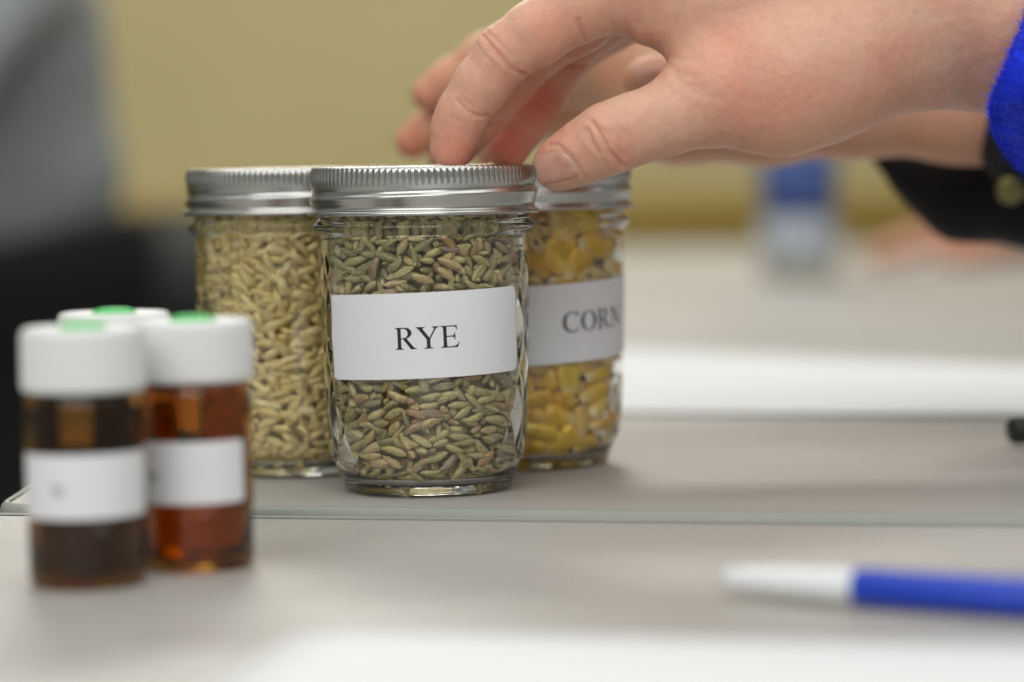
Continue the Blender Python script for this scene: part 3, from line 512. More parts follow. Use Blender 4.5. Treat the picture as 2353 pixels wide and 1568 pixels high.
232,-127,411,17,-69,-64,26,104,270,-46,405,52,51,56,37,88,229,129,399,26,-70,-63,13,95,210,142,389,84,-8,-8,51,103,162,204,389,5,-3,74,66,99,106,223,382,50,13,39,75,107,
21,271,363,20,-27,-67,-65,112,-191,155,372,44,-61,59,-26,92,-220,126,391,23,10,-89,35,105,-248,50,390,90,14,-20,-35,103,-269,-3,386,57,-24,3,-77,111,-244,-78,370,12,-75,58,-27,104,
-197,-176,370,28,92,-14,16,93,-56,-260,409,90,25,-1,-33,108,132,237,391,23,-3,-24,93,111,30,266,385,8,-50,-66,-53,89,-72,257,413,0,-8,-33,-93,112,-91,237,397,40,13,-10,89,94,
-149,217,384,5,-3,97,-16,105,-214,156,398,13,19,-94,-21,109,-247,94,403,29,23,-14,-91,105,-253,-33,395,43,-11,15,-87,105,-238,-86,402,96,0,18,-16,111,-241,-110,394,94,-5,-7,-30,98,
-155,-225,408,71,64,-25,-6,95,-36,-244,410,84,-33,11,-39,107,130,-218,413,39,-57,68,-22,105,162,-195,391,72,32,-32,-51,95,210,-162,419,25,18,66,-67,87,
252,-108,420,12,-80,-48,30,98,249,-57,414,4,76,61,20,105,270,16,401,75,17,-11,-61,106,-245,-60,390,37,15,-18,-89,94,-239,-128,415,81,7,38,-42,108,-195,-162,388,86,36,21,26,91,
-179,-180,396,1,97,18,6,89,-88,-255,397,65,68,-19,-26,93,-29,-274,428,69,71,-4,-3,91,42,-251,407,33,19,34,85,95,97,-251,398,68,64,28,16,103,147,-207,402,62,-3,9,76,89,
247,-12,433,24,-84,-46,9,109,269,53,415,65,0,33,67,97,247,65,402,54,18,-11,81,87,195,160,411,95,26,-2,-3,108,154,228,420,86,-12,46,-15,88,54,255,394,3,52,82,-19,90,
-15,267,400,8,15,26,94,112,-123,215,408,36,47,-75,-24,98,-185,199,397,27,-37,86,-20,100,-206,176,419,6,-50,81,-26,109,-246,61,417,94,-12,-23,-19,99,-269,-31,416,65,16,-28,-67,108,
-252,40,410,20,17,95,11,86,-266,17,415,32,77,-52,7,91,75,-240,416,57,57,42,39,109,153,-193,420,38,66,57,27,96,173,-199,412,0,-80,-58,3,99,217,-137,433,86,12,18,44,92,
237,-121,446,66,10,34,64,100,268,-62,428,23,-73,-61,15,89,250,66,426,5,90,41,-9,94,237,139,421,5,-49,-80,-32,89,103,236,408,43,-30,74,-39,92,80,239,403,67,12,-11,-72,89,
-96,235,429,22,30,92,-4,102,-143,231,412,10,-41,82,36,98,-175,177,407,39,-1,-30,-86,94,-167,209,424,40,-30,63,-58,112,-220,119,429,71,-36,2,-59,98,-252,104,426,18,-52,80,-19,111,
-262,42,428,61,57,-38,-37,91,-257,-65,432,50,-78,35,-3,88,-238,-102,446,13,18,-13,96,93,-174,-194,419,74,46,-28,38,107,-56,-247,433,92,31,-3,-17,111,44,-271,422,69,-66,-23,-10,92,
101,-228,425,69,-55,43,-9,93,197,-192,423,81,-34,15,43,96,244,-73,433,14,61,75,16,88,247,28,437,23,84,45,11,109,256,81,445,25,34,86,24,98,192,192,415,12,-36,-73,55,104,
164,214,434,15,10,-33,92,90,41,270,412,2,-7,-69,-71,98,-66,266,436,8,21,-65,71,106,-223,159,441,7,53,-79,-25,90,-273,18,440,30,-64,69,-11,103,-263,-32,438,35,-23,-73,52,93,
-198,-190,433,63,-65,24,-33,96,-120,-235,432,30,94,6,7,96,-93,-256,423,25,-93,15,-18,112,13,-270,430,74,60,-27,0,86,39,-252,429,72,-68,-8,4,88,93,-258,425,71,62,28,-15,88,
156,-226,440,67,62,37,8,99,189,-167,429,91,34,-19,-7,89,212,-171,454,88,5,17,42,104,260,-88,448,21,-74,-59,18,93,272,-9,421,12,-75,-63,5,90,253,105,461,7,-61,-75,19,89,
243,121,439,37,-15,-26,87,94,124,240,429,76,31,33,-43,106,86,257,425,7,-7,73,66,93,36,250,412,0,14,67,-72,91,-18,263,428,3,-27,91,-29,107,-128,239,443,30,3,-24,-91,111,
-168,190,449,34,73,-55,-15,95,-210,138,442,33,51,-77,-12,92,-254,74,443,1,-32,92,-19,101,-269,36,468,37,43,-57,-58,103,-249,-48,456,29,23,-38,-84,97,-206,-154,446,31,-81,-26,-39,96,
-209,-169,410,82,6,-4,-55,95,-147,-215,429,64,-74,-7,-16,98,-69,-260,451,20,94,-25,2,109,-14,-257,446,30,83,-39,-20,101,26,-256,452,18,87,44,1,107,118,-247,437,28,89,29,-14,104,
175,-179,440,61,74,-26,-4,91,273,-7,449,64,28,10,69,111,266,45,455,40,27,5,86,88,270,58,477,45,42,57,53,92,206,144,445,37,-23,-25,85,102,211,175,445,37,22,67,59,110,
82,234,430,23,20,50,-80,110,68,266,441,5,19,66,-71,99,-48,271,459,39,19,-85,27,97,178,182,459,34,9,45,-81,98,55,259,460,64,68,-22,-26,108,5,251,428,18,14,-70,-66,90,
-160,210,460,9,-18,-70,-67,88,-195,179,443,52,36,-64,-42,109,-265,-33,464,34,-43,38,-73,98,-228,-137,434,65,4,46,-59,92,-165,-214,448,62,64,-29,-34,104,
-95,-254,485,64,65,-37,-11,99,-1,-254,467,73,-39,2,-54,102,46,-271,460,92,22,30,-4,94,126,-220,459,19,62,-74,-13,110,154,-214,460,63,9,-45,-61,96,251,-69,465,8,-15,92,-32,91,
253,-35,447,44,48,31,68,92,268,19,473,22,40,88,-1,90,-205,-184,456,60,-65,22,-38,94,-130,-218,457,23,-92,27,6,107,-111,-252,458,90,-27,-14,-27,96,75,-243,442,63,75,15,-3,90,
96,-236,460,66,54,-46,-20,106,227,-152,475,29,37,-70,-52,107,240,-100,461,3,45,83,-29,90,272,-19,484,51,61,-26,54,101,225,115,471,24,-79,-44,31,111,24,257,451,34,-17,-88,-24,103,
-11,262,452,33,-12,-65,66,88,14,275,442,32,-9,-90,-26,87,-105,255,465,20,-2,25,-94,89,-183,198,484,3,21,-96,13,96,-184,181,464,13,76,-62,-8,94,-233,122,451,73,18,-6,-64,96,
-248,43,452,36,49,-50,-59,100,-259,4,458,6,-22,96,-7,86,-259,-91,431,65,45,20,-56,98,-13,250,470,3,-23,-94,-23,101,-132,231,474,9,15,31,-92,111,-199,188,542,2,-66,-2,-74,111,
-259,93,457,31,49,-80,-9,96,-239,-64,464,10,45,-69,-54,87,-231,-144,460,88,23,-24,-33,103,-178,-190,472,79,33,-25,-44,109,39,-248,473,72,59,17,-27,87,74,-243,472,68,-11,-50,51,111,
136,-220,479,28,70,63,10,97,178,-194,461,37,-60,-70,-2,99,259,-81,485,65,54,27,44,106,273,-44,469,69,-13,-70,3,87,235,89,489,29,-34,-88,9,93,203,186,507,68,-21,63,28,98,
174,214,453,22,-24,-69,63,89,92,256,465,36,14,-20,89,88,-265,-1,479,45,-21,33,-79,109,-258,-67,479,37,50,-64,-42,106,-236,-86,477,7,87,43,18,105,-205,-183,479,87,29,-26,-27,88,
-138,-228,479,84,19,4,-49,108,-77,-241,471,37,-58,-54,47,93,77,-266,484,70,-66,-22,-3,88,120,-248,498,19,-90,-21,-30,88,183,-207,479,63,66,24,30,91,191,-159,473,5,-59,-79,8,92,
239,-137,499,29,81,49,0,105,255,104,487,30,-47,-51,64,104,212,160,470,14,64,71,21,95,170,186,491,32,90,-21,17,89,149,208,465,10,21,93,-26,111,-26,251,497,50,-19,14,-82,92,
-86,239,473,40,-23,58,-66,94,-211,168,469,32,-4,81,-47,93,-236,139,478,28,43,-56,-63,112,-242,81,474,3,62,-74,19,109,240,65,506,35,8,92,-6,112,226,151,490,11,-55,-78,23,105,
154,216,487,50,44,72,16,94,124,244,466,36,-16,-89,20,107,86,241,481,25,62,-52,-52,92,-55,256,491,22,-21,63,-70,105,-90,260,489,20,-19,91,-26,98,-211,156,499,17,-9,-80,-56,88,
-223,118,475,17,53,-72,38,88,-268,59,490,12,-62,72,-25,106,-259,-43,499,53,69,-43,19,89,-246,-82,500,29,-74,52,-29,89,-230,-110,487,7,-45,77,43,109,-177,-212,496,33,-14,-70,60,95,
-72,-242,493,30,-78,49,-20,106,-46,-244,481,2,42,-75,-50,92,-31,-273,470,94,-23,21,1,100,59,-247,496,90,-9,-18,-37,112,158,-202,483,72,-11,20,64,89,248,-54,506,41,-88,-11,16,109,
262,43,496,82,-3,-24,50,107,-160,-197,500,41,82,-38,3,96,-97,-254,534,8,-32,-4,-93,93,-63,-269,515,94,-26,-6,-12,99,-5,-274,495,93,29,-16,-4,103,35,-267,491,67,-71,4,-17,101,
135,-223,506,96,23,-8,7,106,194,-179,495,95,22,0,15,110,258,-90,509,50,-66,-44,33,109,262,4,495,38,-81,-39,14,95,247,97,514,7,-35,-88,28,110,234,145,515,16,-48,-82,23,110,
175,212,504,41,24,-31,81,106,73,264,507,63,-12,70,27,98,26,273,487,11,3,-76,63,106,-35,253,517,66,1,-31,-67,104,-13,276,474,69,-70,7,7,93,-108,254,507,8,-35,61,69,101,
-190,175,498,1,18,44,87,97,-275,-3,504,20,-66,-69,16,106,-217,-150,487,40,58,-66,-19,106,-197,-175,500,29,84,34,-29,87,265,-24,516,36,32,65,57,94,178,182,517,82,-9,-11,54,93,
137,233,493,20,-54,55,59,91,-26,274,543,36,42,-56,60,112,-99,232,519,26,29,13,90,90,-211,161,523,17,3,-45,-86,96,-216,136,515,12,20,55,-79,111,-247,94,492,30,-80,31,-40,89,
-245,-127,501,28,-79,52,-7,99,-221,-153,514,57,78,-9,-20,86,-176,-202,519,77,-26,3,-56,102,-138,-238,502,90,28,5,-31,108,-100,-239,501,22,-92,21,-22,88,
-36,-254,501,21,-82,-51,-1,100,90,-249,519,15,-9,-96,14,109,180,-202,511,17,81,36,42,111,205,-153,520,9,29,-91,-23,110,235,76,538,67,-24,-6,68,99,105,245,503,27,-47,-81,-18,110,
62,241,478,14,-58,-73,-29,89,24,253,506,17,-20,-13,-94,91,-67,262,512,34,5,21,-90,97,-140,204,525,57,54,43,42,110,-246,118,509,70,-36,58,18,94,-256,74,509,74,30,-14,-57,103,
-196,-169,528,64,-19,13,-71,106,-9,-252,515,49,-76,-37,18,107,59,-264,527,62,64,-38,21,102,119,-246,534,38,85,32,-6,109,174,-215,531,30,-87,-35,-4,97,214,-176,517,22,86,38,21,88,
258,-48,531,38,26,16,86,93,261,58,559,92,-7,-6,-35,97,261,90,539,44,38,60,53,104,186,163,531,25,-13,-69,-65,90,175,197,540,7,99,-4,2,109,60,242,511,2,-57,-76,26,90,
-12,249,524,33,-66,-18,64,101,-75,248,530,18,60,-66,-39,92,-172,208,507,94,26,-1,16,105,-148,232,498,72,-56,-38,-5,102,-254,17,501,30,64,-70,-4,92,-228,-106,520,48,21,-36,-76,103,
-212,-130,531,6,-62,75,-18,101,-53,-261,537,95,-26,0,12,111,-12,-276,534,89,28,32,-8,104,42,-252,538,53,39,-67,-32,100,228,-103,534,18,-82,46,27,108,241,-133,537,79,-10,-28,52,96,
261,-94,533,53,60,38,45,92,24,275,510,8,4,-97,17,87,-41,250,545,47,3,50,71,110,-164,223,527,30,-15,22,-90,94,-238,137,548,78,-26,-8,55,109,-251,92,532,27,-54,-77,13,90,
-253,35,521,16,-5,-2,-98,105,-266,-15,523,38,-80,44,2,93,-266,-72,512,77,19,-21,-55,98,-176,-213,546,90,26,-10,-32,102,-118,-237,518,46,14,25,83,102,-2,-247,538,76,46,-20,-39,96,
23,-254,523,47,-39,-74,26,105,59,-256,569,42,-13,41,79,103,216,-172,539,90,-3,-13,39,92,244,-80,543,23,-66,-53,45,94,276,-31,539,41,62,65,-6,87,259,44,536,34,-26,-64,-62,100,
239,123,547,44,3,87,17,104,217,175,566,85,-9,38,-31,87,133,236,525,37,-20,-23,87,98,-268,-53,534,22,78,-55,-13,112,-218,-170,570,20,43,56,67,103,-131,-219,543,82,41,-15,33,111,
72,-244,548,69,-54,5,-46,104,152,-220,547,13,16,62,-74,92,244,-135,560,36,-34,62,-59,87,194,-158,545,14,-18,96,0,98,248,-49,552,91,27,-2,-28,93,272,12,523,65,-42,-2,62,102,
247,93,560,90,-27,-14,-29,111,222,146,552,6,19,71,-66,91,215,172,541,25,52,46,66,89,38,263,524,22,7,-61,-75,95,4,265,541,18,31,-90,21,104,-166,209,548,7,6,-97,-20,108,
-169,180,539,88,11,30,-32,90,-201,157,543,65,60,-27,-35,88,-232,116,530,51,53,47,46,87,-269,62,523,66,36,-4,65,96,-249,2,548,71,-47,-28,-42,110,-240,-59,550,86,-37,18,-27,108,
-246,-97,538,49,-26,80,-19,100,-206,-158,550,79,-7,-22,55,96,-145,-210,564,69,-9,15,-69,112,-129,-245,571,64,1,-76,4,103,-33,-252,560,3,-88,-43,11,106,
5,-277,554,7,-24,-26,-92,99,164,-195,534,20,92,26,18,98,205,-173,558,48,-85,-14,-2,87,265,-77,565,79,27,10,53,98,269,18,549,78,-23,-7,55,105,278,24,572,35,57,40,61,87,
190,173,559,10,74,59,25,111,170,218,555,25,39,80,-34,103,103,247,538,33,26,55,71,102,52,254,540,5,39,-90,10,87,-60,263,559,27,-6,60,74,92,-117,232,546,37,-50,72,-28,101,
-273,40,546,63,22,-17,-71,109,-268,-15,547,53,-72,43,-6,92,-263,-80,557,41,-64,56,-30,100,-243,-134,540,29,-80,51,-4,92,-178,-185,556,88,-4,-23,-39,98,
-152,-232,596,69,40,-52,27,91,-93,-246,555,39,-85,18,26,87,-81,-266,564,1,-21,-67,-70,92,33,-269,568,96,10,-15,-15,91,107,-257,568,70,61,34,-8,94,134,-232,559,94,18,-24,0,105,
183,-198,555,95,27,-1,12,97,242,-128,583,17,78,59,-2,110,275,-28,570,66,28,65,21,110,167,185,563,53,-31,78,-2,102,139,219,553,19,56,78,15,112,83,240,552,19,17,59,75,90,
26,254,549,8,86,49,-1,104,-1,269,567,11,22,-94,21,111,-94,241,558,38,50,-67,-36,102,-143,237,545,30,-28,-35,-83,94,-177,194,571,27,-48,76,-31,105,-218,119,573,33,73,-59,1,96,
-257,82,549,79,-10,30,-50,88,110,-230,576,93,21,-14,-22,106,165,-185,570,45,86,-3,17,96,221,-137,569,60,-47,-32,54,99,247,-65,577,83,19,26,43,93,250,52,584,93,7,16,29,97,
226,125,570,40,34,56,63,90,112,241,563,41,-29,-24,82,98,51,245,561,30,-35,-79,39,88,61,270,560,19,-3,-68,69,99,-116,217,569,8,72,47,48,106,-146,205,571,48,-20,0,-84,102,
-206,150,564,22,77,-54,-22,110,-270,60,573,62,10,-27,-71,105,-263,19,564,18,63,-72,-15,95,-257,-27,563,67,-71,4,17,89,-224,-143,551,59,-22,24,-72,87,-198,-193,583,44,-8,-70,53,109,
-71,-245,565,41,-86,14,24,95,22,-276,588,14,-7,94,27,106,-14,-246,578,32,-84,42,2,100,58,-259,596,79,-42,-16,-39,95,193,170,587,2,9,97,-17,111,154,229,578,6,34,88,-28,107,
97,260,579,13,-10,-24,94,98,49,265,586,19,33,29,87,110,-76,266,576,7,-13,95,-24,98,-178,184,595,70,37,-10,-58,107,-224,163,591,70,-43,-56,1,105,-247,91,570,30,-75,57,-2,104,
-267,-28,591,61,58,52,6,102,-237,-124,561,22,59,-76,7,88,-49,-242,596,51,-70,47,9,108,185,-206,576,90,30,0,29,95,199,-157,582,45,34,30,76,109,263,-78,588,33,64,52,44,92,
275,16,593,64,39,0,65,100,237,144,578,43,-17,-27,83,90,150,-208,585,15,-57,-79,12,94,181,-167,596,28,-42,14,84,101,220,-131,601,81,4,-4,57,106,256,-100,605,56,68,26,37,97,
246,20,598,38,-80,-16,41,109,252,83,587,72,50,-4,47,88,213,133,590,55,-3,36,-74,93,200,191,605,87,-23,4,-42,104,116,223,596,6,79,48,-34,97,26,254,577,43,-40,-74,30,100,
-38,265,595,5,-45,72,50,104,-92,244,591,90,31,-25,-10,87,-137,242,573,25,8,-70,-65,95,-195,165,585,82,-13,20,-49,105,-240,133,581,44,-2,77,-44,89,-251,-43,578,39,-12,27,-86,107,
-256,-72,594,62,69,-2,-35,100,-163,-196,588,45,42,-23,-74,108,-86,-260,589,11,98,-7,-3,102,-31,-276,586,10,-16,31,92,95,-7,-249,601,1,-24,95,12,98,255,-11,593,14,95,-21,9,96,
265,58,601,61,48,47,39,96,242,110,587,23,-16,-95,3,98,1,250,587,52,-4,-56,63,102,-67,256,603,8,21,94,-23,105,-122,248,602,18,-20,92,-24,108,-154,218,592,34,-93,-1,5,98,
-191,170,608,51,67,-29,-42,99,-248,105,596,17,-31,50,-78,97,-263,50,597,16,77,-59,-12,108,-246,-102,581,21,92,-20,-24,101,-186,-162,595,49,-84,-12,-17,90,
-157,-212,609,0,-98,-11,11,97,-118,-228,600,5,93,-14,-31,97,-42,-275,607,94,-27,-13,-8,94,1,-270,619,90,-5,35,22,111,37,-255,608,12,57,73,-33,100,102,-245,600,89,5,-1,43,107,
167,-193,592,17,-53,-75,32,94,206,-186,599,86,-24,-9,41,102,243,-132,617,54,65,26,45,109,221,-151,629,81,-45,-36,-3,106,245,-75,603,21,74,61,-13,87,243,-42,601,30,-90,-18,21,95,
272,29,627,56,50,51,39,106,246,97,613,28,-5,-15,94,101,172,192,604,51,2,23,82,96,152,231,607,31,21,90,18,109,104,246,600,17,-13,95,19,109,-49,274,622,1,-12,69,70,96,
-89,253,630,38,19,-47,76,88,-135,221,611,7,30,89,29,95,-176,182,626,35,36,-11,85,110,-221,127,604,22,-86,38,22,98,-248,85,619,21,-22,72,-61,109,-240,-93,603,13,96,-4,-20,108,
-178,-189,608,19,-78,-57,-14,101,-119,-248,615,80,-54,22,2,96,21,-255,630,44,-59,-25,61,105,61,-239,613,86,43,-14,-18,103,156,-228,604,59,-71,-35,4,97,
-235,100,643,51,84,-2,-9,102,-278,8,585,35,-59,72,-3,96,-262,-13,620,82,-37,-38,-19,105,-224,-123,594,33,2,53,-77,103,-191,-202,626,35,81,-40,23,91,-117,-226,628,81,42,26,-30,105,
-86,-257,623,58,-74,18,25,112,-36,-269,636,36,13,-88,-23,95,50,-250,634,72,56,-7,-38,109,179,-193,618,87,45,-15,0,100,253,-53,617,19,-19,-21,-93,104,256,57,623,22,-44,83,-21,102,
236,71,619,40,-10,-87,-21,89,243,135,608,10,50,81,24,99,133,218,618,19,65,64,33,104,248,121,630,22,40,64,60,98,195,198,630,14,-35,-90,16,93,76,256,606,7,59,61,-50,94,
12,267,609,19,28,31,87,107,-30,252,622,1,-42,77,-45,94,-120,238,625,12,-7,-95,-23,111,-153,197,617,73,-17,-4,-64,89,-216,160,623,15,-12,97,-9,96,-253,116,617,17,-56,43,-67,97,
-255,17,616,21,6,22,-94,101,-253,-54,613,28,71,-62,-9,91,-237,-114,614,74,-48,-42,15,91,-223,-155,599,25,92,-23,12,90,-150,-233,638,90,21,-25,-23,105,-110,-226,658,62,-48,-56,22,101,
-51,-259,623,13,34,-90,20,99,88,-263,636,17,-88,-2,41,104,112,-240,637,43,-64,-25,57,105,135,-224,613,70,44,34,41,95,216,-173,658,46,-46,-47,-58,109,260,-81,626,87,-21,-10,42,97,
276,-17,620,58,45,53,40,110,105,243,629,38,-33,-38,77,111,50,273,619,0,10,95,-27,99,15,279,650,15,-35,25,88,88,-50,262,642,39,-28,84,-22,108,-179,214,621,26,22,-66,-66,88,
-218,142,635,2,10,43,-89,91,-223,120,629,2,98,-2,-15,103,-274,45,621,39,-59,69,3,88,-273,13,635,21,56,-74,-27,99,-234,-150,623,65,-45,-22,-55,90,-214,-179,628,7,-49,-51,69,93,
19,-255,658,93,24,-22,12,94,174,-179,638,18,55,80,5,93,198,-176,637,8,64,74,-15,96,255,-113,676,49,-68,-23,48,89,239,-83,644,52,-63,-41,38,112,254,-7,616,60,-40,-45,51,90,
238,93,634,3,-12,-59,78,104,187,178,626,13,28,58,74,91,168,-208,629,7,-11,4,98,88,156,-201,648,67,-9,-5,72,110,188,-206,667,40,33,39,-75,92,243,-129,656,40,-58,1,70,97,
256,-9,640,67,-21,-39,57,101,258,40,642,84,-27,-9,44,92,242,82,657,9,-38,91,7,111,220,139,623,15,71,66,14,90,186,174,652,57,-24,22,-74,88,145,234,642,10,23,86,42,104,
36,270,642,30,-1,89,-30,110,-24,260,643,73,28,20,57,86,-156,231,648,32,-8,71,-60,95,-206,188,650,44,40,42,-67,88,-207,138,658,2,1,-56,82,91,-253,67,637,25,-19,-91,22,86,
-243,36,635,85,-22,-23,-39,97,-275,-32,640,8,75,8,-64,97,-258,-100,634,76,28,-7,-57,110,-212,-124,619,63,8,1,-76,95,-156,-223,661,25,-95,13,-8,109,-86,-233,625,84,11,50,-10,89,
-77,-263,649,33,-93,1,9,98,1,-278,660,69,70,-9,9,107,-244,78,655,62,70,5,-34,110,-269,-9,659,16,-45,21,-84,97,-260,-49,633,3,46,-84,-26,96,-188,-176,631,35,79,-47,11,102,
-34,-265,669,61,72,-30,2,106,106,-239,665,38,42,-53,-61,92,147,-237,630,68,65,27,13,93,185,-186,660,1,-98,12,4,86,279,0,647,46,53,46,53,96,267,24,668,7,85,-49,10,108,
226,107,654,16,-82,-48,24,96,205,149,640,31,5,42,84,94,156,205,643,5,-11,-68,71,95,77,261,644,12,-14,71,66,108,-4,271,661,2,-29,-92,21,89,-82,250,657,2,15,77,60,94,
-121,228,656,1,62,-75,17,112,-184,210,667,60,-43,53,40,87,-249,127,654,2,52,-77,33,86,-75,268,681,25,-14,93,16,86,-158,206,661,37,21,-19,-87,109,-203,163,649,90,41,-7,10,111,
-216,119,650,13,18,-85,46,97,-254,24,662,23,5,19,-94,102,-250,49,653,5,14,-27,-94,98,-238,-117,652,28,89,-16,-29,108,-208,-160,641,66,51,-48,-22,95,-237,-145,664,73,-14,-63,-20,100,
-71,-246,673,93,22,1,25,110,58,-249,661,57,-55,-56,22,112,130,-234,651,13,-79,-45,38,104,196,-184,701,59,-17,62,46,112,254,-34,653,91,24,15,-26,95,265,-14,665,45,17,30,81,102,
269,61,668,56,-21,52,59,109,220,171,646,36,-28,-64,61,99,167,191,662,29,4,1,-95,90,112,234,656,15,11,88,42,108,54,264,674,4,-56,-56,-60,100,220,-149,665,32,-82,-8,-45,110,
264,-82,650,22,76,55,23,105,255,-16,685,95,3,-13,23,104,266,31,696,42,-15,-45,76,112,255,111,680,56,-21,42,67,102,224,148,662,20,-3,-30,92,106,150,208,670,92,-6,23,27,106,
94,262,675,12,10,25,94,96,4,258,641,22,-35,-12,89,88,-93,263,699,70,-68,-18,2,92,-71,269,649,46,31,62,-53,94,-197,164,679,53,-68,46,-14,111,-229,159,667,85,-25,-10,43,93,
-273,45,672,39,-53,46,-57,110,-255,-39,658,42,-19,47,-74,108,-210,-146,661,50,17,-59,-60,109,-188,-192,665,20,96,-13,-5,105,-78,-266,699,22,-2,69,67,111,
-54,-273,680,65,-68,-14,-27,96,69,-269,675,27,-95,-9,3,101,132,-232,679,28,66,65,-22,98,-34,249,661,2,81,53,22,97,-122,250,675,1,-20,93,27,94,-211,144,684,67,54,-13,-47,111,
-252,116,696,53,30,-78,9,111,-248,22,685,14,-26,-94,4,90,-248,-61,676,95,16,16,-19,108,-254,-83,663,92,-21,18,-24,92,-161,-223,696,76,-55,31,8,105,-14,-253,703,10,64,61,44,91,
44,-259,690,62,52,50,28,91,106,-241,689,74,45,5,-48,94,163,-224,675,68,-59,-41,9,105,247,-81,668,15,-80,-55,12,109,274,-51,676,11,72,59,31,87,227,121,677,54,-8,-27,78,92,
213,178,671,22,30,91,10,91,130,221,685,47,74,46,3,100,89,238,676,11,-4,51,84,107,245,64,678,34,78,-49,-14,91,242,126,718,40,54,-47,-56,86,181,210,683,10,33,90,24,107,
103,225,701,17,-95,-18,12,92,49,241,689,1,28,-95,-6,98,-67,238,674,7,-26,-94,-13,103,-131,214,681,7,-45,87,-16,97,-144,236,691,16,-33,88,28,112,-221,122,688,51,-76,31,-23,94,
-237,96,687,7,-8,54,82,94,-248,56,684,7,-89,41,-8,108,-253,-21,683,7,-30,92,-20,107,-216,-173,691,86,34,4,-37,100,-179,-206,684,17,95,-10,-18,94,-109,-245,675,2,-75,-37,-52,96,
-53,-252,692,93,25,9,-20,86,18,-257,687,18,-85,-42,22,110,67,-238,692,61,-69,36,2,100,147,-221,734,43,-33,30,77,106,225,-103,685,43,42,45,64,105,87,244,699,20,-20,80,-51,102,
27,268,692,26,56,-10,-76,101,-34,277,697,12,68,-15,69,88,-50,259,679,55,31,-67,-37,93,-171,191,682,33,-20,91,-5,103,-244,79,700,45,-83,30,2,105,-254,35,707,55,-11,5,-82,91,
-268,-16,701,13,-85,-44,21,87,-247,-103,690,14,92,-26,23,105,-237,-127,684,13,93,-13,30,91,-179,-171,669,13,3,-77,61,100,-132,-243,694,5,72,-2,-67,109,
-93,-243,708,92,-31,-12,17,99,-39,-259,712,85,30,-5,-40,105,83,-265,701,95,-26,-4,14,110,130,-232,705,86,-26,-2,42,86,167,-193,701,26,82,30,39,96,242,-136,719,4,80,37,44,110,
248,-115,700,24,89,32,13,93,260,-67,691,6,64,73,17,111,256,10,706,30,-15,7,93,105,245,133,691,13,-52,-52,65,94,163,192,693,47,-13,80,-33,99,180,170,695,63,-44,-38,50,88,
156,231,705,5,31,89,-30,95,-4,270,685,15,-27,32,-89,104,-98,238,699,13,-17,69,-68,105,-153,220,709,10,-2,96,-22,108,-185,179,701,40,51,-63,-39,92,-224,146,710,24,-7,54,-79,108,
-266,58,704,47,-6,69,-53,91,-265,-51,707,23,51,-81,-11,99,-263,-85,701,65,-50,-13,-53,100,-262,-96,738,58,15,72,32,90,-244,-129,708,31,-28,-65,62,97,-27,-278,731,95,-26,5,-3,96,
16,-276,713,99,4,2,1,98,82,-241,655,53,16,67,-48,87,169,-221,708,89,-29,5,32,101,274,-46,708,63,43,55,31,101,259,77,687,82,-11,43,32,93,227,150,715,8,70,-44,-54,108,
-242,-141,742,59,47,39,-51,88,-180,-168,694,14,95,5,-22,93,-104,-257,728,27,-93,20,3,112,67,-255,721,29,-91,1,-25,109,93,-241,717,13,91,-33,16,102,161,-200,721,21,1,28,93,97,
215,-157,705,13,65,70,22,93,247,-102,723,60,71,-3,33,107,267,-25,718,67,-56,-8,-46,93,271,69,710,58,-50,49,-39,88,212,178,701,34,20,20,89,107,146,202,700,73,24,42,46,93,
70,237,739,2,-64,-52,54,108,0,254,702,49,74,30,33,91,-95,255,718,25,4,26,-92,87,-211,183,708,31,29,-64,-62,88,-236,118,722,17,-28,0,-94,90,-277,16,696,7,-66,70,23,94,
-276,19,722,63,-40,52,-40,92,176,174,714,72,33,21,56,88,146,222,723,18,-6,96,15,103,79,265,709,6,-50,-21,83,104,16,250,722,8,-32,91,-21,111,-20,255,719,54,-25,-4,-79,106,
-51,266,719,56,6,-70,42,103,-130,240,728,84,-21,-2,47,91,-185,177,724,2,-19,-87,-43,104,-250,56,730,26,-89,31,13,111,-216,-126,719,86,20,45,-3,96,-218,-135,760,89,-5,10,41,109,
-66,-254,727,85,-12,15,-47,92,-19,-257,728,73,-62,22,7,92,271,-59,762,56,47,-21,63,108,251,-87,708,33,-91,-19,-10,89,248,-5,740,1,-93,9,33,89,265,38,721,37,29,42,77,112,
240,81,714,10,-89,-42,8,102,199,197,726,35,14,23,89,87,250,-45,726,22,-70,-62,-24,109,278,9,741,52,-42,-57,46,107,194,162,724,23,0,-61,-75,86,126,242,717,1,-13,34,92,87,
53,267,710,40,29,33,-79,90,5,280,726,4,3,-26,95,87,-40,271,751,23,17,-60,73,106,-165,195,722,20,-7,29,92,106,-216,174,744,48,27,46,-68,103,-239,91,733,96,-16,-16,9,109,
-248,25,727,8,92,-34,-9,91,-247,-67,721,8,19,-56,79,98,15,-248,723,66,70,-17,-19,106,107,-244,747,16,94,-14,21,108,116,-228,724,57,71,-38,2,111,164,-213,759,12,68,56,-43,109,
215,-169,727,54,-78,-7,28,96,260,-97,763,70,31,-2,63,106,-171,221,731,34,13,-69,-62,97,-187,189,775,66,13,16,-70,108,-225,143,734,1,22,-82,-52,98,-269,43,775,46,72,24,44,106,
-237,-101,731,77,33,23,48,111,-193,-172,723,87,-45,-11,-1,96,-189,-196,713,9,-23,-55,79,105,-137,-226,731,50,-83,-16,-14,107,-82,-243,752,40,-83,-35,14,109,
-1,-256,749,98,11,9,1,109,32,-276,735,26,95,8,-1,103,114,-219,746,88,33,-26,-16,93,185,-199,745,47,48,72,-12,93,215,-139,727,52,71,30,34,86,233,-83,723,91,29,-6,25,107,
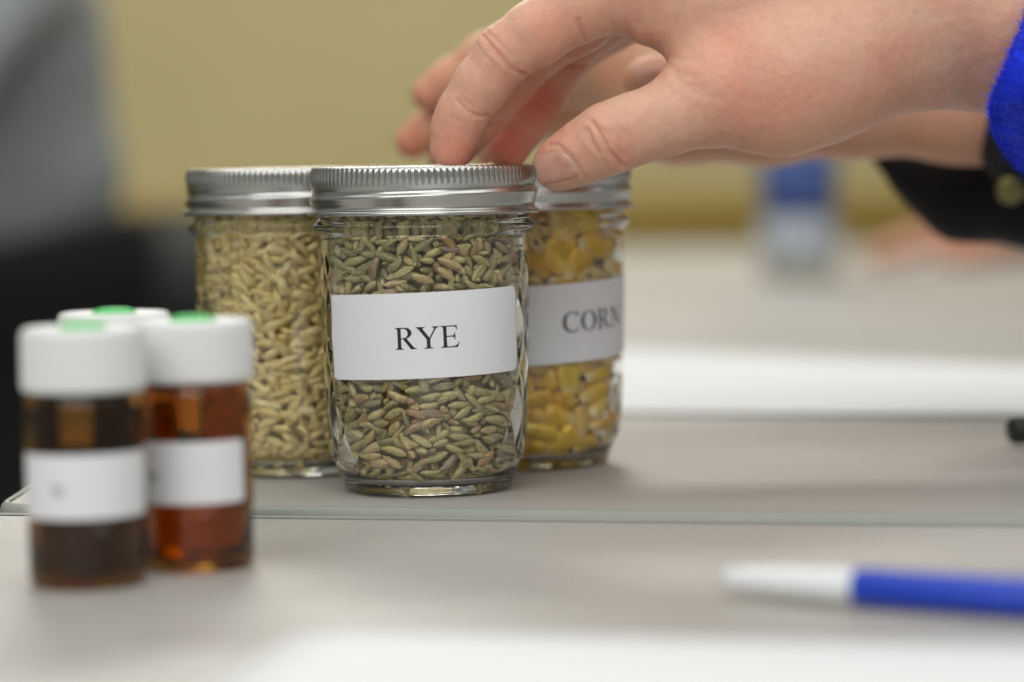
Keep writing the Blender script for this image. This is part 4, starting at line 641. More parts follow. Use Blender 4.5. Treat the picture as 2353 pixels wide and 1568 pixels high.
274,-29,752,81,3,-19,54,99,255,32,744,76,1,-28,57,93,253,115,734,51,22,6,82,97,204,143,737,3,-2,-95,-28,89,172,195,740,36,13,-6,91,103,101,228,725,31,-19,-28,87,102,
89,264,744,6,-22,-33,91,89,-86,234,720,68,-63,-29,21,96,-60,250,742,5,-44,-75,-47,111,195,167,746,24,-11,-16,-94,108,114,244,739,62,-52,0,-57,106,-12,247,744,24,-32,43,-80,100,
-80,233,754,25,54,72,-33,95,-99,244,757,7,47,-67,-55,86,-178,184,746,52,80,-11,-24,102,-218,155,760,97,0,14,10,96,-237,121,753,48,-60,44,-44,103,-271,43,749,44,-17,55,-68,87,
-254,0,732,79,51,1,-31,111,-216,-155,736,45,-10,88,0,105,-212,-183,739,55,71,-13,-39,86,-165,-223,782,2,-79,8,-58,112,-102,-231,758,47,80,16,32,102,82,-268,748,28,-94,-16,-2,86,
127,-211,770,43,9,-84,30,86,171,-187,765,28,-47,-39,73,108,227,-163,746,18,-85,-41,24,93,-100,261,741,7,-20,67,-69,95,-212,134,769,1,20,-51,83,111,-249,99,775,8,-73,63,-21,109,
-169,-205,741,99,6,6,-4,110,-115,-254,770,93,22,-21,-14,96,2,-280,757,68,70,-11,11,94,59,-241,739,88,18,-3,41,93,70,-269,773,95,26,7,9,110,179,-201,796,9,7,-48,-86,98,
194,-181,760,46,-37,8,79,107,234,-87,756,37,-87,3,30,95,279,27,766,65,14,24,69,89,258,107,754,1,-56,-74,-36,92,215,154,754,22,15,-93,20,90,148,236,756,25,-12,-69,66,106,
54,263,748,9,-45,-55,68,107,17,246,746,36,-16,57,-71,90,228,-119,759,8,36,61,68,98,266,69,734,24,38,77,44,93,218,133,754,3,-1,71,-68,91,198,196,753,43,15,67,57,95,
135,208,757,40,-63,-10,64,91,89,250,763,22,50,44,70,108,34,276,777,70,15,-68,12,104,5,277,758,33,-16,-89,-23,108,-63,249,772,49,-31,-71,37,109,-100,261,779,35,-6,90,-19,92,
-149,225,747,48,15,-13,-84,100,-278,-16,754,71,-13,19,-65,98,-259,99,752,62,-17,20,-73,90,-277,-28,728,55,-49,50,-44,102,-244,-75,749,25,65,-70,-1,101,
-181,-180,749,25,-10,32,90,98,-148,-229,751,13,-14,43,87,94,-55,-271,752,95,24,-17,-3,112,1,-247,779,31,81,-23,-42,101,144,-225,773,66,-26,-57,40,86,109,-232,771,77,2,-22,-58,105,
-209,-176,763,11,78,-53,-29,100,-217,-175,787,85,-27,5,-42,105,-14,-277,779,95,27,2,4,105,64,-243,759,14,-76,-61,1,87,142,-239,793,90,28,9,29,102,253,-116,795,53,14,-27,-78,101,
222,-155,766,93,-24,2,25,105,243,-107,776,61,17,8,76,101,250,-51,759,25,69,64,15,91,257,76,754,3,29,95,-1,91,177,175,768,68,-16,7,69,108,160,206,766,4,41,-84,-33,90,
123,223,772,50,-8,42,-74,93,53,260,778,15,-41,77,44,106,-18,257,767,5,18,58,78,95,-54,251,797,76,-9,-31,55,104,-171,208,761,52,-82,-7,-16,92,-217,170,785,86,10,1,48,108,
-248,-73,778,39,-15,90,-3,102,-238,-119,762,61,-67,-33,-23,88,-218,-130,790,74,46,4,-46,104,-45,-262,784,39,-2,91,-3,87,69,-268,798,5,-6,48,-86,98,41,-253,757,58,48,45,46,96,
223,-122,786,1,-52,-84,-9,104,244,-48,782,35,-33,-46,73,110,274,-16,778,82,4,-19,53,102,263,75,778,71,9,-17,67,96,229,114,775,43,-44,-55,-55,108,218,150,777,21,-74,-61,15,101,
146,211,785,43,-49,45,-60,110,9,266,785,44,-26,-84,13,110,-122,250,791,60,71,-8,33,100,-188,161,785,76,21,16,-58,101,-259,15,758,8,67,-72,-8,91,-264,-54,744,2,56,-78,25,89,
243,135,784,3,-65,-36,66,104,212,133,799,29,-3,95,7,105,201,193,782,66,59,-43,-13,103,106,235,779,75,26,36,47,100,-36,273,789,67,-69,-6,-21,89,-122,234,770,16,20,-20,-93,88,
-164,185,787,65,11,-24,-70,103,-246,29,813,32,2,-11,-93,101,-268,18,790,81,38,43,-2,99,-247,-101,775,61,-72,-11,-28,96,-244,-134,785,27,81,-48,16,92,-188,-190,771,71,-18,44,-50,97,
-73,-258,777,18,44,-16,-85,93,-92,-247,794,77,33,-20,-50,93,29,-255,778,5,68,65,-31,99,213,-173,786,23,93,23,4,92,256,-2,795,47,-58,-58,29,107,252,35,767,14,47,84,20,94,
-79,257,810,26,-33,86,-26,99,-251,123,794,35,37,-60,-60,98,-269,76,777,54,-37,73,15,91,-266,-42,769,57,18,-18,-77,111,-124,-228,777,40,-88,20,-12,96,89,-245,791,51,83,0,17,108,
170,-183,809,72,-62,-2,28,106,238,-74,799,31,-38,-43,74,99,275,46,810,64,-30,52,46,105,265,34,787,28,20,49,79,88,248,97,775,47,-69,-50,19,96,225,155,802,21,14,75,60,91,
172,214,793,19,-76,39,-46,90,49,255,803,12,3,96,20,90,-147,220,783,53,-3,67,49,100,-210,162,808,12,7,15,-97,97,-228,104,801,36,-90,-15,11,105,-262,42,801,94,-18,-4,25,87,
-277,-11,781,63,4,-41,-64,96,-257,-65,810,27,42,-85,4,109,-193,-173,801,55,15,43,69,98,-131,-245,788,88,37,-24,-12,94,-68,-241,813,64,-61,7,-44,110,-50,-273,806,37,-8,90,16,104,
194,-154,808,9,12,-35,91,89,225,-131,807,45,40,25,74,89,278,-4,807,25,-67,-68,12,108,240,99,802,3,-83,44,30,93,180,182,794,25,-36,-15,88,100,-131,-222,798,75,-53,13,-33,100,
226,-165,810,81,32,-5,47,89,161,-220,812,21,97,3,6,93,251,61,801,92,-29,5,22,91,264,93,806,53,-28,-20,77,88,136,209,810,69,35,1,62,89,126,224,797,12,-34,85,-35,92,
-111,222,811,54,-21,55,-59,104,-167,224,795,69,-41,-54,-21,92,-247,73,804,14,14,-90,-35,105,-245,-24,790,44,-3,9,-88,95,107,258,793,24,-94,16,-10,96,71,271,813,35,-91,14,5,86,
-178,194,804,73,17,-23,-61,92,-215,130,810,17,44,81,-32,90,-262,-24,806,31,71,-62,3,92,-241,-88,802,1,98,-1,11,110,-208,-141,807,28,90,29,-10,88,-272,-63,790,63,-14,-45,60,87,
-171,-204,798,56,75,-13,30,99,-14,-271,811,33,56,-65,37,93,19,-264,805,62,-67,-35,15,102,252,-53,810,7,17,-70,68,103,248,-31,808,20,-18,91,29,91,192,157,788,23,44,-79,31,99,
163,184,813,16,-9,92,33,93,-139,237,807,25,-34,51,74,92,-153,193,812,76,-17,-24,57,106,-253,-118,798,56,-61,11,-52,90,252,-6,798,15,21,-71,65,101,67,268,798,74,14,-64,7,109,
224,123,798,40,32,8,85,94,-3,279,816,-14,-17,-70,67,89,109,256,807,84,-15,49,-7,92,16,275,796,-37,-32,-48,72,97,-175,186,797,-1,-97,17,12,111,-40,-245,798,-67,48,-30,46,91,
268,-49,801,20,-62,-73,17,109,252,117,800,30,45,54,63,107,30,-254,795,61,34,61,34,110,120,-241,799,79,-42,-27,-32,97,255,79,809,31,64,45,52,106,173,196,805,72,68,7,-1,92,
92,246,800,-2,-63,-76,3,86,-133,233,808,-5,87,46,12,108,-191,161,794,-12,-4,-94,27,96,-245,-117,801,-17,62,-74,13,89,-193,-179,797,-49,-57,54,34,94,-157,-205,796,-14,97,12,10,112,
-115,-255,807,-1,-68,-8,72,87,-11,-279,794,-27,93,2,20,86,-212,-180,821,0,-86,39,30,86,-122,-229,801,94,27,8,-16,109,84,-241,802,92,-14,15,-31,102,231,-155,804,56,45,-45,51,100,
253,38,813,29,11,20,92,110,202,156,801,12,17,-76,60,112,86,255,841,-7,-62,19,75,112,-75,245,793,71,0,29,63,95,-98,247,805,-44,-16,31,82,102,-167,219,808,-20,-55,10,79,109,
-243,73,802,95,1,4,-27,90,-259,4,796,-27,-68,56,36,108,-262,-60,814,52,17,-77,-29,100,44,262,805,55,-38,-74,3,110,-92,239,825,33,13,-5,93,104,-139,229,836,-41,30,-37,76,112,
-207,186,820,-26,-47,5,83,102,-228,142,802,-66,24,-19,67,106,-251,50,810,27,-22,8,92,106,-277,-23,815,-73,-16,22,61,96,-201,-194,839,36,-21,-67,60,92,-67,-247,819,40,-76,-32,38,111,
-49,-274,807,9,-5,-26,95,93,73,-267,812,69,-68,-20,2,110,142,-216,798,85,-49,10,-5,108,220,-131,801,77,59,-18,9,109,253,-91,805,15,63,74,14,105,274,40,839,-45,-59,36,55,111,
271,65,820,58,-25,-65,40,96,216,175,815,12,-44,-85,24,101,156,217,819,34,-19,90,12,98,-212,-135,801,-17,-1,97,13,97,-177,-215,815,-22,-89,33,16,94,-43,-252,824,76,40,38,31,111,
0,-277,836,21,81,-17,49,111,83,-235,825,4,65,-73,14,90,159,-200,816,67,-4,22,69,108,181,-197,803,70,-26,-8,65,92,270,-53,836,34,-56,-29,68,105,236,93,843,-32,-16,86,33,91,
218,148,830,10,-14,71,67,91,175,197,829,80,21,41,36,94,136,241,815,29,2,-72,62,105,-29,258,808,-2,3,-97,19,109,-67,271,816,-20,-10,93,26,87,-205,156,817,-36,18,-21,88,92,
-250,120,811,3,-60,75,24,91,-255,26,825,23,1,87,41,100,-253,-18,816,-64,-45,25,55,107,-160,196,818,30,83,40,21,91,-216,168,858,69,68,20,3,86,-266,77,823,-14,-57,76,22,107,
-248,0,841,-1,-36,-90,21,92,-240,-56,829,5,95,-27,-2,98,-189,-161,814,14,65,-73,-1,103,-140,-208,821,17,-97,9,-3,97,-154,-229,831,-15,-91,20,29,112,-19,-251,828,47,-67,-47,31,94,
12,-256,827,-65,-50,23,51,94,52,-249,824,10,-83,-53,2,108,125,-222,823,20,-94,24,-5,107,247,-125,831,77,15,31,52,100,261,-77,824,25,60,75,5,94,268,3,815,45,-9,-84,-27,96,
251,57,832,67,6,26,67,86,226,124,827,-8,-11,-94,27,110,188,160,832,31,-67,-39,52,100,140,225,874,-41,-43,-12,78,106,0,247,825,-31,-15,60,71,105,-258,-22,839,53,-78,26,-11,102,
-255,-87,832,79,39,42,-19,101,-238,-146,837,-51,50,49,47,88,-215,-154,819,61,73,-10,26,93,-103,-235,822,21,-88,32,25,103,29,-255,840,23,-70,-53,39,105,
74,-245,847,98,-10,-6,2,91,126,-237,841,-10,-9,-95,22,87,196,-182,830,-12,71,63,24,105,214,-162,824,-18,61,71,27,91,230,-91,809,-44,66,-39,44,100,276,-19,834,59,41,60,-32,109,
259,16,848,35,-6,-33,86,99,252,73,852,80,21,23,50,105,206,185,841,39,-11,-24,87,110,157,215,845,11,-13,-23,95,86,106,232,841,-19,19,85,43,96,23,276,859,-35,13,87,27,110,
1,273,840,2,21,93,28,93,-48,264,831,-11,-27,94,14,111,-115,229,846,-62,-14,-8,75,105,-223,167,831,-48,15,-72,46,94,-242,69,833,53,-74,32,22,99,-230,93,835,-8,8,-58,80,88,
-275,45,845,28,-58,74,-11,95,-244,-116,825,82,-41,-6,-36,104,-176,-188,839,64,-67,23,-26,105,-136,-231,849,24,-82,50,-4,108,-85,-243,841,55,81,9,13,92,
-40,-265,850,79,-50,23,-22,108,58,-267,844,70,-61,33,11,91,157,-219,847,21,96,-1,13,99,186,-204,841,80,-17,-49,26,100,197,-198,878,4,-52,52,66,90,219,-168,848,-36,40,-59,59,97,
264,91,871,54,-19,-19,79,96,244,130,853,53,0,5,84,98,185,175,795,69,-48,49,18,87,131,245,848,21,-20,-22,92,101,-72,269,848,8,-23,66,70,101,-178,204,827,18,-42,14,87,93,
-231,143,855,50,75,35,-23,108,229,-161,882,75,-7,61,22,88,228,-94,834,26,47,83,0,93,277,12,868,12,-67,-67,25,112,204,167,861,37,-50,-76,11,109,181,185,857,-7,77,59,20,102,
115,230,861,-67,-23,16,68,97,53,261,845,-11,-23,93,23,93,-10,267,863,4,41,58,69,107,-88,253,858,75,-24,-51,32,93,-175,218,850,64,-69,-16,28,88,-250,119,841,-56,-6,28,76,107,
-244,49,840,1,-23,43,86,93,-245,-35,879,-44,9,-83,31,108,-230,-106,842,-1,14,78,59,91,-193,-192,858,91,-20,17,-28,87,-79,-268,848,69,69,-11,-7,88,-10,-264,862,88,-15,-24,-36,90,
100,-259,836,-16,-94,-18,18,94,97,-259,862,67,-65,-6,32,92,-232,88,854,-8,0,39,91,88,-262,41,863,-3,-84,46,24,103,-274,-38,849,-66,-9,-54,49,104,-234,-90,862,22,-94,23,-4,111,
-224,-124,859,96,-10,-23,3,106,-221,-158,859,-6,62,-32,70,103,-164,-218,868,6,-9,-19,97,91,-84,-242,864,37,63,-63,-22,104,53,-251,870,3,-74,-58,29,111,
205,-144,859,49,-27,41,71,96,214,-142,900,14,-11,1,97,109,258,45,867,86,-19,-2,46,92,242,89,868,34,-52,-41,65,92,-59,271,902,-23,42,28,82,108,-25,265,848,26,-33,-87,22,89,
-98,227,880,-27,-58,-73,19,89,-144,225,861,-44,-19,47,73,112,-174,184,854,-2,-12,-97,13,102,-262,99,866,-56,-12,24,77,87,-63,246,866,32,14,-92,6,109,-124,249,881,-11,26,-66,68,107,
-228,109,864,75,51,-33,-21,86,-272,14,857,-77,-35,8,51,87,-265,-63,850,88,-12,42,-9,90,-256,-112,866,-78,23,-11,55,87,-230,-149,891,-49,60,-18,59,106,-109,-231,862,-67,-28,10,67,106,
-68,-269,884,83,-24,48,4,103,16,-255,873,44,4,-22,86,109,80,-236,867,12,79,59,1,91,164,-196,861,-62,58,-14,49,98,220,117,863,52,52,49,45,106,177,198,887,-8,63,72,25,108,
159,200,864,29,71,39,50,111,125,238,899,43,-10,88,-13,109,64,266,867,6,-36,-69,61,96,-20,277,903,-15,18,25,93,106,-130,-247,871,70,65,-26,-5,97,-94,-249,915,95,-6,20,18,108,
-36,-265,874,44,81,-26,-27,98,73,-263,915,-12,19,74,62,106,191,-174,871,1,-1,40,90,111,236,-104,863,48,-16,-44,73,96,257,-91,853,-61,34,-49,50,105,262,-31,871,39,-31,-78,35,107,
255,27,892,9,-16,-88,41,109,234,106,889,52,-2,14,83,109,238,144,875,15,45,84,21,103,152,195,886,61,40,14,66,93,104,251,885,35,-35,79,33,93,37,253,867,-1,14,76,62,86,
-22,246,863,28,21,21,90,107,-88,261,892,-2,18,-7,97,99,-135,219,884,-7,24,-14,95,93,-210,182,874,-41,7,22,87,97,-215,126,877,25,79,-53,-13,89,-249,75,880,-57,12,8,79,103,
-249,-3,865,-57,13,-32,74,102,-277,-30,884,-73,16,-36,54,89,-177,-176,860,19,-9,-68,68,96,-203,-159,882,42,39,-78,-22,111,-233,108,886,92,7,-18,-31,108,
-269,3,879,81,-28,-44,22,106,-219,-113,884,80,-53,-4,-23,100,-179,-169,894,41,-32,84,3,95,-181,-191,897,50,82,3,-24,86,-94,-239,886,48,53,62,30,102,-50,-263,900,44,-11,8,88,96,
-12,-266,893,63,-69,-27,17,103,74,-264,889,81,-55,15,0,87,105,-231,872,68,27,44,50,111,231,-132,876,25,-79,39,38,105,255,-116,879,63,49,52,25,86,272,-57,922,50,-50,-63,-30,112,
252,3,898,-1,29,76,57,102,210,186,888,17,-38,-87,22,86,139,203,910,-2,75,-38,52,86,98,233,905,-46,7,-61,63,108,54,274,886,-10,-11,-94,28,93,-196,-199,881,62,-68,19,-32,95,
-33,-249,909,-69,54,-10,45,111,14,-268,915,22,-92,-28,-4,109,257,-68,881,56,-2,9,81,110,279,1,910,62,29,7,71,96,253,119,897,27,47,53,64,94,195,154,879,14,12,14,96,93,
215,175,913,44,8,26,85,110,109,247,936,77,44,-20,-39,98,84,252,900,-41,-27,-27,81,107,-18,249,896,-5,-49,-71,47,95,-141,242,906,-23,-12,25,92,89,-204,190,894,30,32,-87,-18,92,
-229,131,894,-5,86,-38,29,90,-276,37,896,-42,51,-47,56,106,-262,-60,888,-52,22,-67,45,107,-231,-87,886,79,-56,18,-8,90,14,257,899,-53,-32,64,44,98,-173,213,874,-24,-44,73,44,93,
-212,143,894,59,-61,38,-34,91,-261,98,893,-25,-48,48,67,95,-246,36,897,-32,-25,-58,69,91,-264,-23,903,-47,-10,66,56,108,-265,-84,917,27,65,-24,65,104,-253,-111,898,37,66,-61,16,108,
-200,-161,912,-5,43,-65,61,109,-196,-200,919,35,-79,44,19,92,-142,-229,887,97,19,5,-5,100,130,-246,894,93,-23,-1,25,98,18,-277,892,95,-26,-4,13,90,141,-240,868,66,-68,-14,22,102,
170,-191,889,15,94,17,20,101,239,-89,889,-62,-32,8,70,98,270,-40,891,-67,-44,11,58,94,270,63,892,54,27,11,78,112,224,103,919,52,63,56,3,101,144,225,913,2,34,-53,77,86,
166,196,911,90,20,-10,34,105,247,-117,903,31,86,37,-7,100,249,-124,927,82,-19,-19,49,105,258,103,919,48,13,23,82,105,194,160,899,7,10,-97,13,87,158,229,933,24,8,28,91,102,
0,278,935,94,30,-3,3,101,48,266,906,29,-15,-19,92,105,-4,265,916,-31,3,18,92,101,-58,248,899,1,-17,93,29,91,-176,202,894,2,-64,75,2,91,-233,88,908,-21,-14,-10,95,108,
-254,60,906,30,93,-11,-15,90,-254,19,912,89,-40,16,3,93,-258,-60,918,-29,-87,8,36,106,-227,-123,907,-63,-39,46,46,95,-206,-153,937,-5,21,-25,93,104,-118,-242,901,41,-39,-73,35,92,
-64,-268,925,6,4,9,98,108,170,-195,918,24,-84,36,31,102,207,-167,902,53,-9,-74,39,88,209,-144,930,79,21,41,38,104,257,68,924,24,-77,48,31,87,215,175,938,75,-44,21,-42,98,
213,143,897,-8,-12,64,74,96,18,253,926,8,42,-89,-4,104,-58,242,922,-42,21,-53,69,110,-100,255,918,0,18,-7,97,102,-178,208,918,-18,19,-2,96,96,-199,161,915,69,23,-67,7,108,
-227,136,917,-1,12,-95,26,101,-252,45,925,73,-64,-17,4,110,-246,-102,925,13,56,-67,44,110,-177,-215,931,5,45,56,68,100,-68,-238,925,89,-2,27,33,101,94,-241,898,11,97,18,3,91,
159,-218,884,-20,96,5,15,89,-224,164,924,-53,-4,-74,38,104,-209,137,939,10,-81,49,28,105,-259,102,922,46,68,26,48,103,-257,-2,919,1,-16,41,89,100,-233,-146,929,54,-32,-61,45,89,
-162,-208,910,87,28,6,-37,88,-100,-226,927,94,26,-4,17,103,95,-251,930,45,-15,55,67,99,195,-183,915,56,-30,-66,36,96,223,-166,925,1,84,42,32,92,251,-92,911,80,-47,9,33,97,
265,40,917,81,37,29,-31,93,263,19,934,83,34,17,38,93,220,133,918,28,-18,92,-12,99,68,265,926,9,31,91,22,92,-105,233,935,1,17,-80,55,107,-136,215,907,-9,-45,85,22,94,
-201,-179,950,36,-90,19,8,99,-8,-279,934,70,70,-1,-3,98,43,-276,917,16,-81,9,53,91,149,-224,909,96,24,5,6,111,258,-18,917,31,-64,-63,27,96,185,183,931,13,45,70,52,108,
96,231,949,15,-32,-53,76,106,-32,247,939,-46,16,-55,66,99,-141,226,927,-51,-30,44,66,88,-191,185,915,10,5,-85,50,96,-235,141,942,-39,-56,52,50,91,-266,67,933,49,-74,-43,-9,90,
-252,-61,943,-11,-79,55,21,90,-139,-225,923,-13,-58,34,72,100,-60,-259,948,88,-9,14,-42,97,1,-250,941,10,-36,-84,36,105,71,-256,941,30,-7,-17,93,87,125,-247,921,88,36,-19,18,96,
238,-104,941,-29,-28,35,83,98,278,-17,928,57,40,18,68,94,269,68,946,6,-80,42,40,104,60,240,948,-72,36,-9,57,89,26,259,947,-38,0,47,78,89,-112,255,947,3,21,-93,27,108,
-190,177,942,-24,-82,-46,19,93,-241,88,934,-60,-7,-38,69,100,256,-26,938,69,-39,-38,45,100,-160,203,941,31,-19,-21,89,91,-194,201,946,-36,1,-34,86,88,-256,22,937,36,-90,17,-9,92,
-135,-245,935,55,23,-64,46,92,37,-255,944,38,83,-37,-7,105,124,-213,930,98,-10,3,-11,95,-279,-10,933,22,-64,-71,15,96,-102,-243,944,90,29,2,29,92,-28,-249,950,36,-44,81,-3,90,
131,-228,946,14,90,26,28,92,180,-182,942,-9,54,82,6,110,215,-131,947,24,24,91,18,88,171,-221,930,-16,31,-36,85,87,257,-71,938,5,51,56,64,99,232,127,945,21,-6,-76,60,102,
-75,238,948,-13,-86,34,32,91,-223,109,928,-14,91,-6,37,99,-158,-225,947,-48,-61,-1,61,92,212,-181,938,74,-42,-46,19,90,
]
